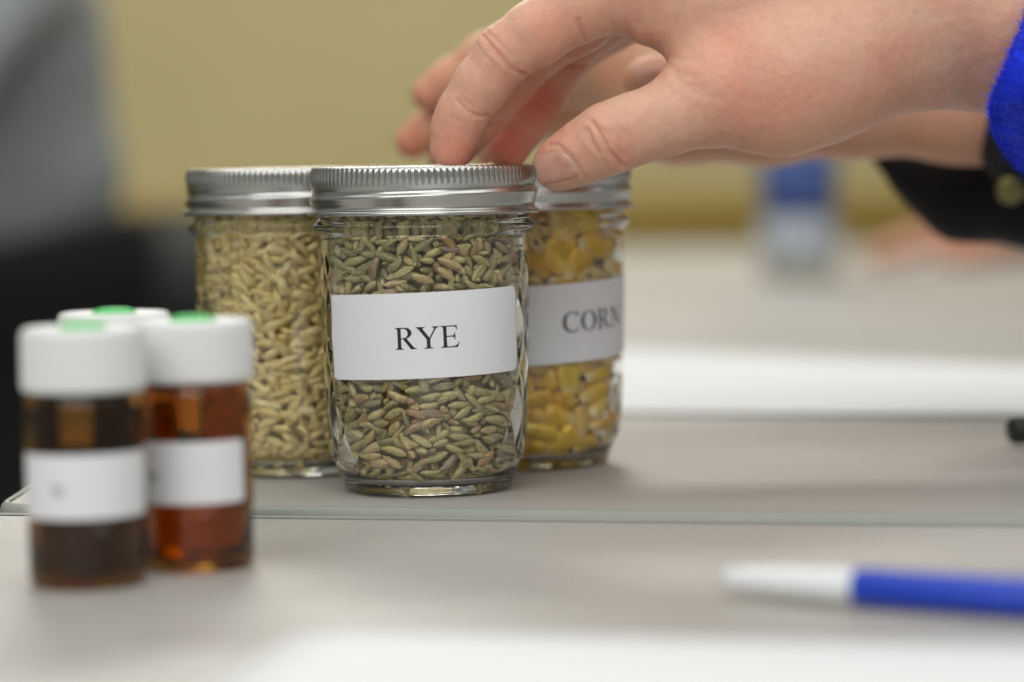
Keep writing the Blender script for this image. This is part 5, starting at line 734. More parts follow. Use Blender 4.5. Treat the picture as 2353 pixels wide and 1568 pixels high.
CORN_NUMBERS = [
-14,-14,87,4,58,62,51,90,-62,-22,74,45,48,-66,-34,87,-22,-46,119,72,17,-52,40,99,34,-2,135,75,16,-22,59,104,82,42,76,48,-54,-61,31,91,33,22,81,50,49,30,64,110,
-10,77,76,52,40,-60,-43,88,-51,80,78,53,33,-61,-47,88,-65,17,131,78,-11,-59,-11,90,-63,-103,82,18,-93,15,-25,102,33,-82,72,9,-97,-20,-3,108,103,-14,91,59,37,-14,69,95,
46,95,136,48,23,77,33,106,-15,88,130,7,79,-44,41,97,-83,-80,128,26,27,3,-92,108,12,-148,68,8,-96,18,-11,86,124,-58,99,43,51,-10,73,101,147,43,72,10,-69,-70,2,106,
39,157,76,26,24,-78,-49,89,-79,140,75,61,33,-44,-55,86,-115,-9,71,4,-58,80,-6,100,-63,99,150,35,-67,-42,47,88,-103,-154,71,2,92,-35,3,98,84,-150,82,53,-66,-48,20,107,
191,-24,75,18,92,30,13,97,87,132,71,94,8,2,28,100,-1,199,78,18,3,9,-97,111,-120,81,77,82,54,-14,-6,92,-162,17,78,48,24,-50,-67,96,-156,-88,68,8,2,-99,-5,87,
-38,-205,77,7,94,25,-15,88,154,-126,86,65,46,28,51,109,129,62,125,15,0,-98,4,95,33,232,123,15,3,-98,3,97,-129,162,80,6,49,-84,-18,103,66,-69,133,31,-61,42,-58,91,
198,19,118,23,96,10,-1,108,149,129,108,91,32,21,9,110,-34,175,122,4,95,-27,9,96,-189,92,89,42,-63,56,-31,96,-132,-38,127,69,-67,-22,11,98,2,-115,124,54,-57,-59,9,104,
100,-13,159,96,-7,5,24,91,206,88,102,35,-55,-72,-18,92,81,191,115,46,13,-76,-43,99,-113,117,127,5,-53,78,-30,110,-219,3,99,69,21,-36,-57,100,-159,-123,109,14,-75,63,1,101,
75,-213,114,77,52,25,23,106,75,241,161,13,-34,-60,-69,100,-172,158,125,3,51,-83,17,96,-237,66,131,46,37,-72,-33,100,-54,-142,141,27,-46,76,35,100,33,-180,112,76,17,-29,53,92,
218,-63,111,72,23,-15,62,100,90,112,174,16,-49,-60,59,95,189,167,171,51,3,-65,55,99,2,141,170,12,21,-93,-24,87,-113,187,137,70,-1,-43,-55,89,-127,21,137,45,-8,-58,-66,111,
-227,-91,118,44,74,-33,-36,86,117,-228,184,45,-65,19,56,87,128,-80,155,83,36,8,40,93,-117,-210,111,55,70,-44,4,91,207,-108,134,75,22,-34,50,106,238,-42,180,65,-11,19,72,105,
130,191,128,55,-29,-75,-16,100,-64,238,142,38,-23,-74,-49,104,-188,78,158,33,-78,50,-13,106,-175,-160,150,96,2,4,-26,109,-210,-82,163,7,22,-96,10,88,-30,-208,131,91,35,1,-15,109,
157,-191,124,72,-56,-23,30,87,148,61,166,10,87,41,-21,93,81,172,209,11,56,-80,12,97,-50,193,170,30,-30,-4,-90,91,-203,7,176,25,-73,59,-19,100,152,138,180,4,-28,-74,-60,95,
-19,227,194,47,66,57,7,93,-101,113,185,6,15,-27,-94,89,-253,-34,174,11,-71,-30,61,89,-143,-81,249,46,25,-45,71,90,32,-130,173,50,-85,2,7,86,168,-18,188,47,22,35,76,90,
214,54,174,79,26,43,32,108,112,220,231,10,11,11,97,97,-163,178,173,48,4,-16,-85,108,-235,96,207,45,37,-68,-43,105,-121,-84,170,32,-83,42,-10,110,-51,-159,197,63,35,-43,52,91,
127,-140,158,90,36,15,16,99,-156,34,225,55,22,-61,-50,105,-168,-123,197,2,-70,70,-7,108,29,-240,168,94,25,-5,18,108,211,-141,192,70,-25,-64,-14,101,158,68,211,71,-17,9,67,105,
20,183,197,78,-22,25,51,93,-134,112,233,50,40,-75,-6,88,20,-173,201,11,-62,-20,-74,95,156,-81,200,23,13,-10,95,86,255,7,214,54,39,53,51,99,16,220,240,69,7,14,69,109,
-134,205,215,41,-9,-5,-90,99,-253,4,218,22,-62,9,-73,95,-191,-154,243,93,-8,-12,-31,101,134,-180,195,52,84,4,-4,99,199,-29,224,24,47,-81,-23,87,145,90,253,61,-11,10,77,108,
-62,153,223,1,-3,5,-99,92,-184,109,225,65,26,-36,-60,89,-178,-49,228,84,52,2,6,87,-136,-218,192,34,-6,-66,66,87,-231,-85,245,51,-55,-48,-43,104,-59,-246,168,50,55,-45,48,87,
91,-137,220,57,-77,-25,2,108,229,109,235,49,14,67,52,110,5,261,297,7,-1,-77,-61,91,-72,244,247,35,-13,-72,-57,110,-227,42,266,8,-94,23,19,95,-185,-29,277,6,-2,88,-46,90,
-98,-178,190,60,57,-32,-44,97,72,-186,243,67,17,24,-66,87,161,-92,245,37,-84,37,7,88,176,129,291,5,94,31,-4,111,-26,185,263,29,37,77,42,91,-217,128,256,54,-21,7,-80,90,
237,-60,248,4,-75,-62,-19,91,81,155,272,14,-13,-60,-77,104,-125,174,267,2,1,-99,-8,108,-174,73,292,91,34,-1,-18,88,-225,-129,314,34,77,-8,-52,103,-32,-197,223,63,43,43,-45,95,
140,-196,251,2,88,45,6,110,199,26,254,87,-18,-10,43,101,134,206,273,12,17,9,96,108,-89,133,313,34,7,66,-65,109,-261,-13,295,52,54,-38,-53,88,-99,-190,247,15,-70,67,-16,109,
28,-256,217,69,69,-6,16,87,180,-130,285,55,78,-22,-16,106,-144,-120,262,45,28,-63,55,87,-14,-244,253,95,-12,-23,6,110,155,-22,296,52,53,36,55,93,208,63,301,98,-4,-5,13,112,
140,209,321,16,15,-6,96,95,-97,192,312,9,22,9,96,102,-219,35,312,16,89,-39,-11,109,-5,-252,314,15,97,9,11,96,17,-164,275,8,-97,3,-19,88,215,-79,282,29,8,-13,93,92,
111,132,326,63,10,28,70,90,52,231,314,18,-44,74,45,105,-189,163,310,55,10,14,-81,100,-146,-56,329,63,41,-50,-41,91,165,98,336,77,11,4,61,90,-22,182,314,25,-42,-86,7,89,
-155,32,376,8,68,-8,-71,99,-210,-78,329,56,81,-8,-9,89,-107,-237,307,64,61,-38,23,98,137,-206,299,2,90,41,5,103,251,-25,299,6,64,75,7,93,-186,-49,372,97,-15,-10,8,92,
-162,-172,308,44,70,-44,-33,86,76,-214,283,58,-24,38,-66,93,218,-122,342,65,-19,49,53,104,222,15,350,63,75,-13,10,105,61,169,351,43,44,74,23,91,-149,212,383,17,32,-69,-61,104,
222,-40,333,93,7,-10,-30,93,173,182,349,27,18,-21,91,101,-59,243,353,25,0,-3,-96,100,-218,85,342,14,-22,-86,42,87,-236,-95,390,6,86,-41,-26,95,-75,-139,292,72,62,-9,-26,96,
79,-138,323,77,52,34,-3,103,-36,-213,294,73,45,4,50,89,152,-144,347,50,64,41,39,96,250,-69,393,43,62,47,44,105,229,124,364,71,18,-66,7,101,-13,181,396,36,27,84,27,98,
-192,132,347,22,-27,-92,-10,94,-83,-138,354,73,53,-35,-22,107,150,-69,361,79,-4,51,30,90,213,60,368,85,-51,-2,3,108,14,199,359,27,73,50,36,106,-104,143,372,6,-37,89,-22,110,
-258,10,364,46,54,-54,-42,110,-102,-179,316,8,-46,-61,62,95,69,-249,364,61,72,31,-8,108,-156,86,395,46,-8,70,53,88,-204,-102,424,15,12,-97,-3,96,-72,-238,377,2,-94,-2,31,107,
175,-194,357,68,60,23,32,99,183,-43,379,31,36,47,73,109,123,109,374,50,28,33,73,86,-29,261,402,8,20,-73,64,97,-173,-149,354,38,-4,-1,-91,100,6,-191,351,25,-57,-63,43,106,
123,-145,391,15,38,86,27,95,225,16,428,67,65,-2,31,102,91,208,385,61,26,26,69,102,-70,177,415,12,30,92,-18,104,-209,33,385,35,60,-55,-44,111,72,-191,369,53,81,16,-15,107,
196,-159,421,82,-20,-6,52,104,184,149,390,42,60,30,60,87,71,151,417,26,30,87,27,99,-222,122,412,25,-36,64,-61,104,-260,12,436,56,44,-61,-32,112,-130,-186,373,60,3,3,-79,87,
-109,-126,416,16,-86,45,-11,99,34,-263,443,68,63,-19,29,89,227,-109,469,28,67,64,-19,111,146,77,412,34,-54,-70,30,98,55,248,437,5,16,7,-97,97,-137,129,420,19,94,-22,10,98,
-15,-161,462,75,61,-15,-14,107,-68,228,461,22,1,95,17,92,-188,67,446,1,97,13,16,102,-179,-150,399,35,-13,7,-92,94,-26,-223,403,51,26,11,80,107,108,-230,412,93,9,7,33,93,
224,66,434,57,75,7,29,91,126,186,416,25,-48,-83,2,105,-78,178,479,28,-51,80,7,100,-172,-15,423,78,16,-4,-59,89,-165,-195,435,4,-92,13,35,95,43,-215,432,44,87,10,13,89,
157,-74,428,20,53,22,78,89,203,125,445,4,76,40,49,109,17,263,483,0,0,75,-65,101,53,-150,413,63,63,-20,38,102,225,-36,464,38,89,3,18,106,137,119,476,21,64,72,3,108,
14,173,455,3,-30,-93,16,107,-153,206,438,41,-11,15,-88,93,-188,-41,464,2,-88,44,1,111,-128,-216,460,2,95,-8,-28,109,-133,-141,456,3,96,-6,24,108,-10,-247,465,19,88,13,39,100,
132,-119,452,20,39,-18,87,88,164,26,450,5,-68,-71,-13,92,158,210,466,3,-41,-46,-78,100,-144,198,484,38,-79,-46,7,94,-227,41,487,9,3,41,90,111,185,2,489,90,12,-9,38,111,
183,160,526,67,-10,-50,52,106,-7,188,538,45,-49,-1,73,107,-190,137,458,2,-10,-12,-98,86,-138,-80,519,68,52,-38,-31,103,-58,-217,480,71,31,-40,-47,104,135,-212,458,8,90,39,10,106,
-93,-214,508,61,25,-25,-70,90,73,-182,482,76,56,28,6,89,176,-66,502,5,-14,-96,-21,96,57,153,508,7,21,53,80,105,-67,253,535,1,-31,57,75,107,-210,164,505,45,16,-65,-58,90,
-241,-102,492,56,64,-42,-30,107,-70,170,533,7,81,-52,-21,94,-188,91,503,97,15,-9,-5,107,-176,-149,503,43,32,-77,-32,98,-41,-161,511,4,-94,29,-12,91,179,-152,500,54,11,60,57,101,
247,69,503,47,-17,-10,85,99,64,204,480,14,22,62,73,93,-118,154,501,32,-57,74,-3,96,-234,-26,512,94,1,5,-32,102,-83,-152,557,67,69,-15,16,107,122,-221,505,90,-8,-24,32,108,
199,-110,531,32,93,-13,-7,96,121,130,534,53,35,29,71,111,11,256,567,48,-10,-77,-38,104,59,-261,548,67,55,44,-17,89,102,-128,517,96,-8,-18,13,91,263,-26,551,60,38,62,30,104,
52,188,560,77,0,39,49,98,-87,165,586,63,-54,25,-48,90,-257,64,550,58,29,-69,-31,99,-210,-102,549,36,14,-90,13,112,4,-240,538,28,84,40,21,97,187,-187,580,56,-70,-28,31,103,
203,68,543,1,21,86,-45,106,115,237,539,36,-7,73,56,104,-129,235,577,4,33,-61,-70,89,-162,28,529,52,4,30,-78,94,-182,-159,576,35,37,-84,11,94,-187,160,559,92,5,36,10,111,
-201,67,560,76,6,-29,-56,111,-157,-59,569,75,9,-24,-59,103,-39,-200,559,73,60,1,30,86,101,-239,576,88,-21,20,35,93,114,108,595,18,39,56,70,94,170,133,572,13,-36,-83,-39,90,
-129,-201,546,17,5,54,-81,101,54,-174,538,95,-5,12,-26,99,215,-102,572,16,95,-21,0,89,239,110,573,30,-72,13,-60,110,195,179,623,47,-73,15,-45,105,-129,142,569,22,75,-47,-39,106,
-236,-34,556,8,-7,98,-3,90,80,178,614,60,2,-65,-43,103,-47,186,575,58,22,45,63,86,-240,100,587,54,-40,-7,-72,90,-189,-87,608,81,16,-34,-43,102,-33,-252,571,93,-15,-30,4,105,
139,-145,572,66,2,-17,72,106,160,15,582,70,-11,68,-15,109,194,-56,546,96,24,0,10,87,215,9,558,41,-62,-60,-26,87,24,199,609,46,5,-26,-84,112,-130,111,623,27,20,3,-93,109,
-231,6,606,18,-41,88,-5,102,-121,-130,611,77,51,-27,25,104,29,-243,615,4,-80,-41,41,90,-46,264,627,13,-27,71,63,89,-192,175,615,40,-33,12,-83,90,-164,-7,613,52,21,-2,-82,87,
-118,-237,591,77,-56,28,1,104,52,-162,584,1,-98,-11,6,101,217,-97,614,1,97,-10,15,94,199,72,618,34,39,82,20,105,-154,-168,646,6,-7,98,-8,97,-33,-224,625,3,-63,74,-17,105,
200,-175,775,17,54,-43,69,106,232,-26,603,3,96,-4,22,105,92,244,612,10,-77,9,-61,89,-104,216,620,5,-9,-95,-25,88,-166,32,659,53,5,-20,-81,109,262,51,639,10,64,33,67,94,
42,222,657,68,-20,-4,69,105,-129,182,649,2,12,-96,-23,103,-254,-63,629,23,-82,51,-3,87,-110,-190,609,42,86,-25,-1,103,114,-192,608,19,-88,-41,7,89,161,-48,605,20,-81,-37,-39,102,
-183,104,648,29,-23,91,-11,91,-179,-53,649,87,-30,-7,-36,92,-40,-152,671,22,26,55,-75,93,75,-257,651,71,-65,0,22,94,129,-103,632,88,24,-3,38,95,132,194,618,48,59,48,41,94,
-42,186,649,0,-78,-60,7,97,-88,-254,667,69,49,-45,26,88,36,-166,634,97,16,7,-13,106,218,-149,669,71,-46,-47,22,110,117,117,657,32,-44,-83,-4,91,139,213,680,1,-16,-97,-12,109,
-138,80,714,61,-3,-67,-39,104,-264,37,654,52,44,-46,-55,97,165,-47,691,18,53,15,80,94,168,124,659,35,56,56,47,98,-11,197,689,13,-55,-80,17,103,-217,139,677,20,-53,80,-13,101,
-235,-101,667,85,25,10,-43,106,-47,-210,673,24,96,-6,3,111,155,-218,661,67,34,61,-20,93,-136,-219,685,12,-65,-24,-70,108,58,-164,677,95,2,-3,28,87,234,-58,665,48,80,17,29,96,
140,75,685,12,66,27,68,102,-77,255,681,16,11,-75,-61,100,-75,141,695,10,-2,78,-60,93,-132,-107,692,43,48,-17,-73,90,115,-120,694,89,5,32,31,90,193,4,661,31,22,22,89,97,
75,146,720,34,-49,11,78,90,-119,190,702,4,3,-97,-21,110,-227,52,705,84,24,-13,-45,111,-206,-149,696,8,-93,32,7,106,78,-212,669,59,78,5,15,102,-80,247,740,21,-28,16,-91,97,
-156,-40,744,38,-64,23,-61,109,-119,-148,744,33,-77,-41,33,101,48,-220,717,88,2,-19,-40,109,158,-144,643,80,49,29,10,88,236,-14,703,82,-49,-16,18,90,164,178,728,30,72,47,37,98,
-219,153,737,26,-45,48,-69,99,-188,-51,695,8,3,33,93,91,-29,-267,732,73,64,11,-12,95,145,-175,698,58,79,2,-15,92,157,-105,717,92,2,30,-21,103,220,137,692,29,36,-18,86,94,
24,257,713,11,-21,-18,-94,101,-82,-196,716,79,-22,-18,-52,110,39,-153,750,51,54,45,-48,93,228,-72,719,22,-96,14,-2,89,213,54,680,41,26,20,84,93,32,191,718,32,-24,-3,-91,101,
-177,128,732,25,57,-57,-52,106,-180,-148,741,40,-17,10,-88,105,232,134,766,21,43,62,60,97,-39,172,755,53,22,78,22,92,-139,219,777,46,32,13,-81,90,-265,1,730,44,58,-49,-46,105,
-131,-230,808,41,72,20,-50,110,151,-214,738,15,-7,14,-97,90,189,19,729,2,-6,-44,-89,105,247,64,728,54,5,38,73,108,119,199,738,30,61,56,45,104,-104,148,747,0,-51,82,-24,98,
-221,76,793,22,38,15,88,106,-167,-177,787,1,36,-92,-8,88,83,-254,784,65,-71,-21,3,99,202,-117,749,97,10,0,18,92,103,-159,744,8,-84,-52,-5,91,229,-31,762,99,-7,-2,-5,111,
150,113,751,0,14,-96,20,87,-17,256,774,17,-4,-1,-97,103,-151,121,794,8,37,91,7,109,-218,-98,732,10,13,-96,19,90,-28,-229,782,32,80,-48,-5,111,-179,-159,835,8,15,-78,59,92,
-11,-184,736,77,42,-44,15,97,143,-89,777,11,-85,-44,22,101,199,41,773,36,-1,43,81,104,75,206,754,49,42,60,45,92,-72,186,800,24,-78,51,-24,109,-178,-7,785,64,-53,-8,53,94,
80,-195,778,91,1,-17,36,106,201,-82,799,68,-8,-30,65,87,151,176,785,20,-1,25,-93,98,27,189,774,23,64,-72,-5,99,-124,172,825,45,30,27,79,98,-227,13,758,37,65,-59,-27,97,
-81,-150,784,11,-76,38,50,109,-73,249,830,18,29,-91,18,97,-219,29,849,12,73,-29,-59,109,-206,-93,777,15,70,-67,15,111,13,-181,818,6,-51,-70,-49,96,157,-152,787,65,-40,-63,0,90,
189,-5,804,14,-12,-54,81,90,141,185,845,66,61,9,40,102,102,118,800,21,37,67,59,92,127,238,831,59,-42,56,37,90,-194,182,824,48,9,-61,-61,103,-264,23,814,21,60,-18,-73,94,
-67,-194,815,80,-29,-45,24,86,76,-176,829,60,-13,-27,73,95,251,0,840,25,47,12,83,109,-165,-12,842,40,-44,-79,12,100,-138,-110,795,1,85,21,46,87,258,61,805,22,55,49,63,108,
189,110,789,18,-34,-91,-11,98,58,174,842,15,-86,-36,-29,95,-258,-63,807,67,-15,-70,13,99,-101,-188,842,85,7,-50,-4,104,127,-108,843,90,1,-36,19,99,246,-104,807,38,69,24,55,101,
-6,-205,855,67,35,-37,53,104,159,-63,826,20,74,54,33,92,64,218,806,15,62,72,22,103,21,259,835,91,7,-35,-15,92,-46,-253,852,6,11,79,-58,102,149,87,838,40,-70,56,-14,100,
-6,191,821,9,69,69,-12,87,-175,78,819,18,-63,-66,-33,90,-213,-94,828,7,65,-67,32,93,59,-253,835,4,-18,20,95,96,76,255,915,-49,65,22,52,106,-16,-159,854,66,55,-38,30,104,
-164,7,860,-47,-36,-35,71,90,-123,-187,842,20,83,-50,-8,110,47,-228,845,83,24,13,47,111,-191,-175,880,88,-28,-15,-32,97,101,-125,884,72,-54,-41,-1,109,
184,-46,884,-10,-7,-87,46,101,180,135,857,81,17,-9,53,109,-85,220,843,29,-13,-50,79,90,-230,75,868,-15,-1,87,46,98,-48,-263,877,72,-65,-12,-16,99,254,85,872,50,25,60,55,95,
99,205,838,44,41,68,40,92,31,186,857,67,-25,18,66,103,-244,-85,853,86,4,-27,-41,101,212,7,856,87,3,-28,38,110,122,99,890,68,-9,69,18,93,-29,237,859,14,-64,-73,17,89,
-187,-50,858,93,-11,-21,-22,101,-43,-214,872,57,79,18,-7,106,209,-102,881,96,-18,-9,-14,105,-218,155,906,-40,-29,70,50,97,-140,-107,895,11,-53,61,56,92,
-141,-217,917,93,7,34,-5,90,110,-242,870,63,73,22,12,105,132,226,878,90,-15,2,-39,90,-96,164,869,76,33,-29,-46,105,-161,198,868,-32,-30,25,85,108,-231,25,878,-22,-14,82,50,104,
-91,-156,887,20,-96,1,-13,98,231,-78,927,7,97,-20,-4,88,197,181,924,33,-20,-71,57,99,22,232,889,37,6,9,91,92,102,160,884,9,-2,-99,4,91,-68,221,902,57,-2,-7,81,111,
-165,90,891,-17,88,-40,11,87,-225,-122,914,91,-1,-4,-38,103,180,-157,872,-11,88,-41,19,90,220,70,922,21,84,42,24,111,172,66,876,29,60,11,73,97,22,168,917,-13,-9,-96,21,101,
-120,164,913,-49,-37,22,74,104,-218,-17,894,-12,-28,68,65,92,81,-159,925,-10,-22,-49,83,94,145,154,918,19,15,-8,96,106,-223,64,925,90,-22,13,-33,98,-183,-54,914,16,95,15,16,99,
83,-212,898,43,85,23,17,97,170,-11,924,-36,-73,-43,36,109,171,-149,917,-5,94,22,21,111,73,206,927,36,31,-67,55,90,-178,127,929,19,58,-77,9,98,
]
def unpack(numbers):
    a = np.array(numbers, float).reshape(-1, 8); q = a[:, 3:7]; n = len(a); j = np.arange(n)
    return a[:, :3]/10, q/np.linalg.norm(q, axis=1)[:, None], a[:, 7]/100, 1+0.09*np.sin(j*12.9898)
RYE = unpack(RYE_NUMBERS); CORN = unpack(CORN_NUMBERS)
def grain_shape(Lg, Wd, Th, n, m_, seed, plump=2.3, point=0.18, bend=0.0):
    rg = np.random.default_rng(seed); V = []; tip = []
    for i in range(n):
        t = -1+2*i/(n-1); t = math.sin(t*math.pi/2)*0.55+t*0.45
        r = max(0.0, 1-abs(t)**plump)**0.62; r = max(r, 0.10 if t < 0 else 0.24); r *= 1-point*t*(-1)
        for k in range(m_):
            a = 2*math.pi*k/m_; cr = 1-0.42*math.exp(-(((a-1.5*math.pi+math.pi) % (2*math.pi)-math.pi)/0.46)**2)
            w_ = 1+rg.uniform(-.045, .045)
            V.append((t*Lg/2, math.cos(a)*r*Wd/2*cr**0.3*w_, math.sin(a)*r*Th/2*cr*w_+bend*(1-t*t))); tip.append(max(0, (abs(t)-0.86)/0.14)*0.55)
    F = [(i*m_+k, i*m_+(k+1) % m_, (i+1)*m_+(k+1) % m_, (i+1)*m_+k) for i in range(n-1) for k in range(m_)]
    return np.array(V), np.array(F), np.array(tip)
def corn_shape(seed):
    rg = np.random.default_rng(seed); V = []; tip = []; m_ = 12
    rows = [(-1.0, .22, .35, 1), (-.9, .32, .48, 1), (-.62, .55, .75, .35), (-.2, .80, .95, 0), (.3, .97, 1.05, 0), (.66, 1.0, 1.0, 0), (.88, .90, .85, .12), (.97, .68, .55, .3), (.93, .25, .2, .4)]
    for t, w_, th, tp in rows:
        for k in range(m_):
            a = 2*math.pi*k/m_; c, s = math.cos(a), math.sin(a); j = 1+rg.uniform(-.04, .04)
            V.append((t*5.5, np.sign(c)*abs(c)**.75*w_*4.0*j, np.sign(s)*abs(s)**.75*th*2.25*j)); tip.append(tp)
    n = len(rows); F = [(i*m_+k, i*m_+(k+1) % m_, (i+1)*m_+(k+1) % m_, (i+1)*m_+k) for i in range(n-1) for k in range(m_)]
    return np.array(V), np.array(F), np.array(tip)
def quat_rot(Q, V):
    w_, x, y, z = [Q[:, i, None] for i in range(4)]; u = Q[:, 1:]
    u3 = u[:, None, :]; t = 2*np.cross(np.broadcast_to(u3, (len(Q),)+V.shape), np.broadcast_to(V, (len(Q),)+V.shape))
    return V[None]+w_[:, None]*t+np.cross(np.broadcast_to(u3, t.shape), t)
def fill(jar_o, data, shapes, m, name, label, cat, group, scale=1.0, turn=0.0, want=300, hide=None, fill_label='', spin=0.5):
    P, Q, S, E_ = data; loc = np.array(jar_o.location)
    n = len(P); P = P.copy(); Q = Q.copy(); P[:, 2] -= np.clip(1.75-0.015*P[:, 2], 0.3, 1.7)
    an = np.arctan2(P[:, 1], P[:, 0]); yaw = np.random.default_rng(11).normal(0, spin, n)/2       # roll about the line from the axis to the grain
    qa = np.stack([np.cos(yaw), np.sin(yaw)*np.cos(an), np.sin(yaw)*np.sin(an), 0*yaw], 1)
    a0, a1, a2, a3 = qa.T; b0_, b1_, b2_, b3_ = Q.T
    Q = np.stack([a0*b0_-a1*b1_-a2*b2_-a3*b3_, a0*b1_+a1*b0_+a2*b3_-a3*b2_, a0*b2_-a1*b3_+a2*b0_+a3*b1_, a0*b3_+a1*b2_-a2*b1_+a3*b0_], 1)
    c, s = math.cos(turn), math.sin(turn); P[:, :2] = np.stack([P[:, 0]*c-P[:, 1]*s, P[:, 0]*s+P[:, 1]*c], 1)
    hw, hz = math.cos(turn/2), math.sin(turn/2)
    Q = np.stack([hw*Q[:, 0]-hz*Q[:, 3], hw*Q[:, 1]-hz*Q[:, 2], hw*Q[:, 2]+hz*Q[:, 1], hw*Q[:, 3]+hz*Q[:, 0]], 1)
    W_ = P*MM+loc; d = np.array(CAM)-W_; d[:, 2] = 0; d /= np.linalg.norm(d, axis=1)[:, None]
    rad = np.hypot(P[:, 0], P[:, 1]); rn = P[:, :2]/np.maximum(rad, 1e-6)[:, None]; facing = (rn*d[:, :2]).sum(1)
    px = pix(W_)
    score = rad*0.6+facing*9
    score[(facing < 0.15) | (P[:, 2] > 86)] = -99
    if hide is not None: score[hide(px)] = -99
    order = np.argsort(-score); ind = [i for i in order[:want] if score[i] > 0]; isind = np.zeros(n, bool); isind[ind] = True
    mes = []
    for k, (V, F, tip) in enumerate(shapes):
        me = np_mesh(name, V*MM*scale, F); me.materials.append(m)
        a = me.attributes.new('tip', 'FLOAT', 'POINT'); a.data.foreach_set('value', tip.astype(np.float32))
        me.polygons.foreach_set('use_smooth', [True]*len(F)); mes.append(me)
    proto = None
    for i in ind:
        k = int(i) % len(mes)
        if proto is None: o = bpy.data.objects.new(name, mes[k])
        else: o = proto.copy(); o.data = mes[k]
        COL.objects.link(o)
        if proto is None: proto = o; tag(o, label, cat, group)
        o.rotation_mode = 'QUATERNION'; o.rotation_quaternion = Quaternion(Q[i]); o.location = Vector(W_[i]); o.scale = (S[i]*E_[i], S[i], S[i])
    VV = []; FF = []; TT = []; RR = []; base = 0; idx = np.arange(n)
    for k, (V, F, tip) in enumerate(shapes):
        sel = np.where((~isind) & (idx % len(shapes) == k))[0]
        X = quat_rot(Q[sel], V*scale*1.0)*S[sel][:, None, None]*MM+W_[sel][:, None, :]
        VV.append(X.reshape(-1, 3)); FF.append((F[None]+(base+np.arange(len(sel))*len(V))[:, None, None]).reshape(-1, 4)); base += len(sel)*len(V)
        TT.append(np.tile(tip, len(sel))); RR.append(np.repeat(rng.random(len(sel)), len(V)))
    th_ = np.linspace(0, 2*np.pi, 49)[:-1]; zz_ = np.linspace(9, 92, 40); core_r = 23.0 if scale < 1.05 else 13.5      # the mass of grain under the outer layers
    TH, ZZ = np.meshgrid(th_, zz_); RR_ = np.minimum(core_r, core_r-5+(ZZ-9)*0.8)+0.8*np.sin(TH*9+ZZ*1.7)*np.sin(ZZ*1.3+TH*5)
    VV.append(np.stack([RR_*np.sin(TH), -RR_*np.cos(TH), ZZ], -1).reshape(-1, 3)*MM+loc); k48 = np.arange(48)
    FF.append(np.concatenate([np.stack([base+i*48+k48, base+i*48+(k48+1) % 48, base+(i+1)*48+(k48+1) % 48, base+(i+1)*48+k48], 1) for i in range(39)]))
    TT.append(np.zeros(48*40)); RR.append(np.full(48*40, 0.02))
    me = np_mesh(name+'_fill', np.concatenate(VV), np.concatenate(FF)); me.materials.append(m)
    for nm, arr in (('tip', TT), ('rnd', RR)):
        a = me.attributes.new(nm, 'FLOAT', 'POINT'); a.data.foreach_set('value', np.concatenate(arr).astype(np.float32))
    o = link(name+'_fill', me); tag(o, fill_label, cat, kind='stuff')
    return len(ind)
rye_shapes = [grain_shape(7.35-0.3*(k%3), 2.58-0.08*(k%2), 2.55, 11, 12, k, 2.0+0.22*k, 0.06+0.04*k, 0.12*k) for k in range(5)]+[grain_shape(4.6, 2.5, 2.3, 9, 12, 77, 3.2, 0.2, 0.0)]
bar_shapes = [grain_shape(7.8, 3.5, 3.0, 9, 8, 20+k, 1.9+0.1*k, 0.10, 0.1*k) for k in range(4)]
corn_shapes = [corn_shape(40+k) for k in range(5)]
fill(jr, RYE, rye_shapes, M_RYE, 'rye_grain', 'greenish brown rye grain lying against the glass of the jar labelled RYE', 'grain', 'rye grains in the front jar',
     hide=lambda px: (px[:, 0] > 795) & (px[:, 0] < 1160) & (px[:, 1] > 700) & (px[:, 1] < 845), fill_label='mass of rye grains filling the front jar labelled RYE')
fill(jb, RYE, bar_shapes, M_BAR, 'barley_grain', 'pale yellow barley grain lying against the glass of the left jar', 'grain', 'barley grains in the left jar', 0.98, 2.4,
     hide=lambda px: (px[:, 0] > 760) | ((px[:, 0] < 570) & (px[:, 1] > 760)), fill_label='mass of pale barley grains filling the left jar')
fill(jc, CORN, corn_shapes, M_CORN, 'corn_kernel', 'yellow dent corn kernel lying against the glass of the jar labelled CORN', 'kernel', 'corn kernels in the right jar', 1.2, 0.9, spin=0.3,
     hide=lambda px: (px[:, 0] < 1180) | ((px[:, 1] > 690) & (px[:, 1] < 810)), want=80, fill_label='mass of yellow corn kernels filling the right jar')
# ------------------------------------------------------------------ amber vials
VP = [(0.02, 0.3), (11, 0.2), (12.6, 0.0), (13.3, 0.5), (13.7, 1.5), (13.8, 4), (13.8, 44.2), (13.4, 45.8), (12.4, 46.8), (11.2, 47.4), (11.0, 60), (9.6, 60.4), (9.4, 47.5), (11.0, 45.6), (12.4, 43.6), (12.5, 4), (11.5, 2.2), (8, 1.8), (0.02, 1.8)]
ME_VIAL = lathe('vial_glass', VP, 96)
def cap_fun(i, th):
    pr = [(6.0, 62.3), (12.6, 62.7), (13.6, 62.5), (14.1, 61.9), (14.3, 60.9), (14.35, 59), (14.4, 52), (14.45, 48.6), (14.4, 47.6), (13.9, 47.2), (12.2, 46.8), (12.0, 59.5), (6.0, 61.2), (6.0, 62.3)]
    r, z = pr[i]
    if 4 <= i <= 7: r = r+0.16*np.cos(th*72)
    return r, z
ME_VCAP = revolve('vial_cap', cap_fun, 288, 14)
ME_SEPT = lathe('septum', [(0.02, 63.9), (3.5, 63.7), (5.2, 63.2), (5.9, 62.5), (5.95, 61.0), (0.02, 60.8)], 64)
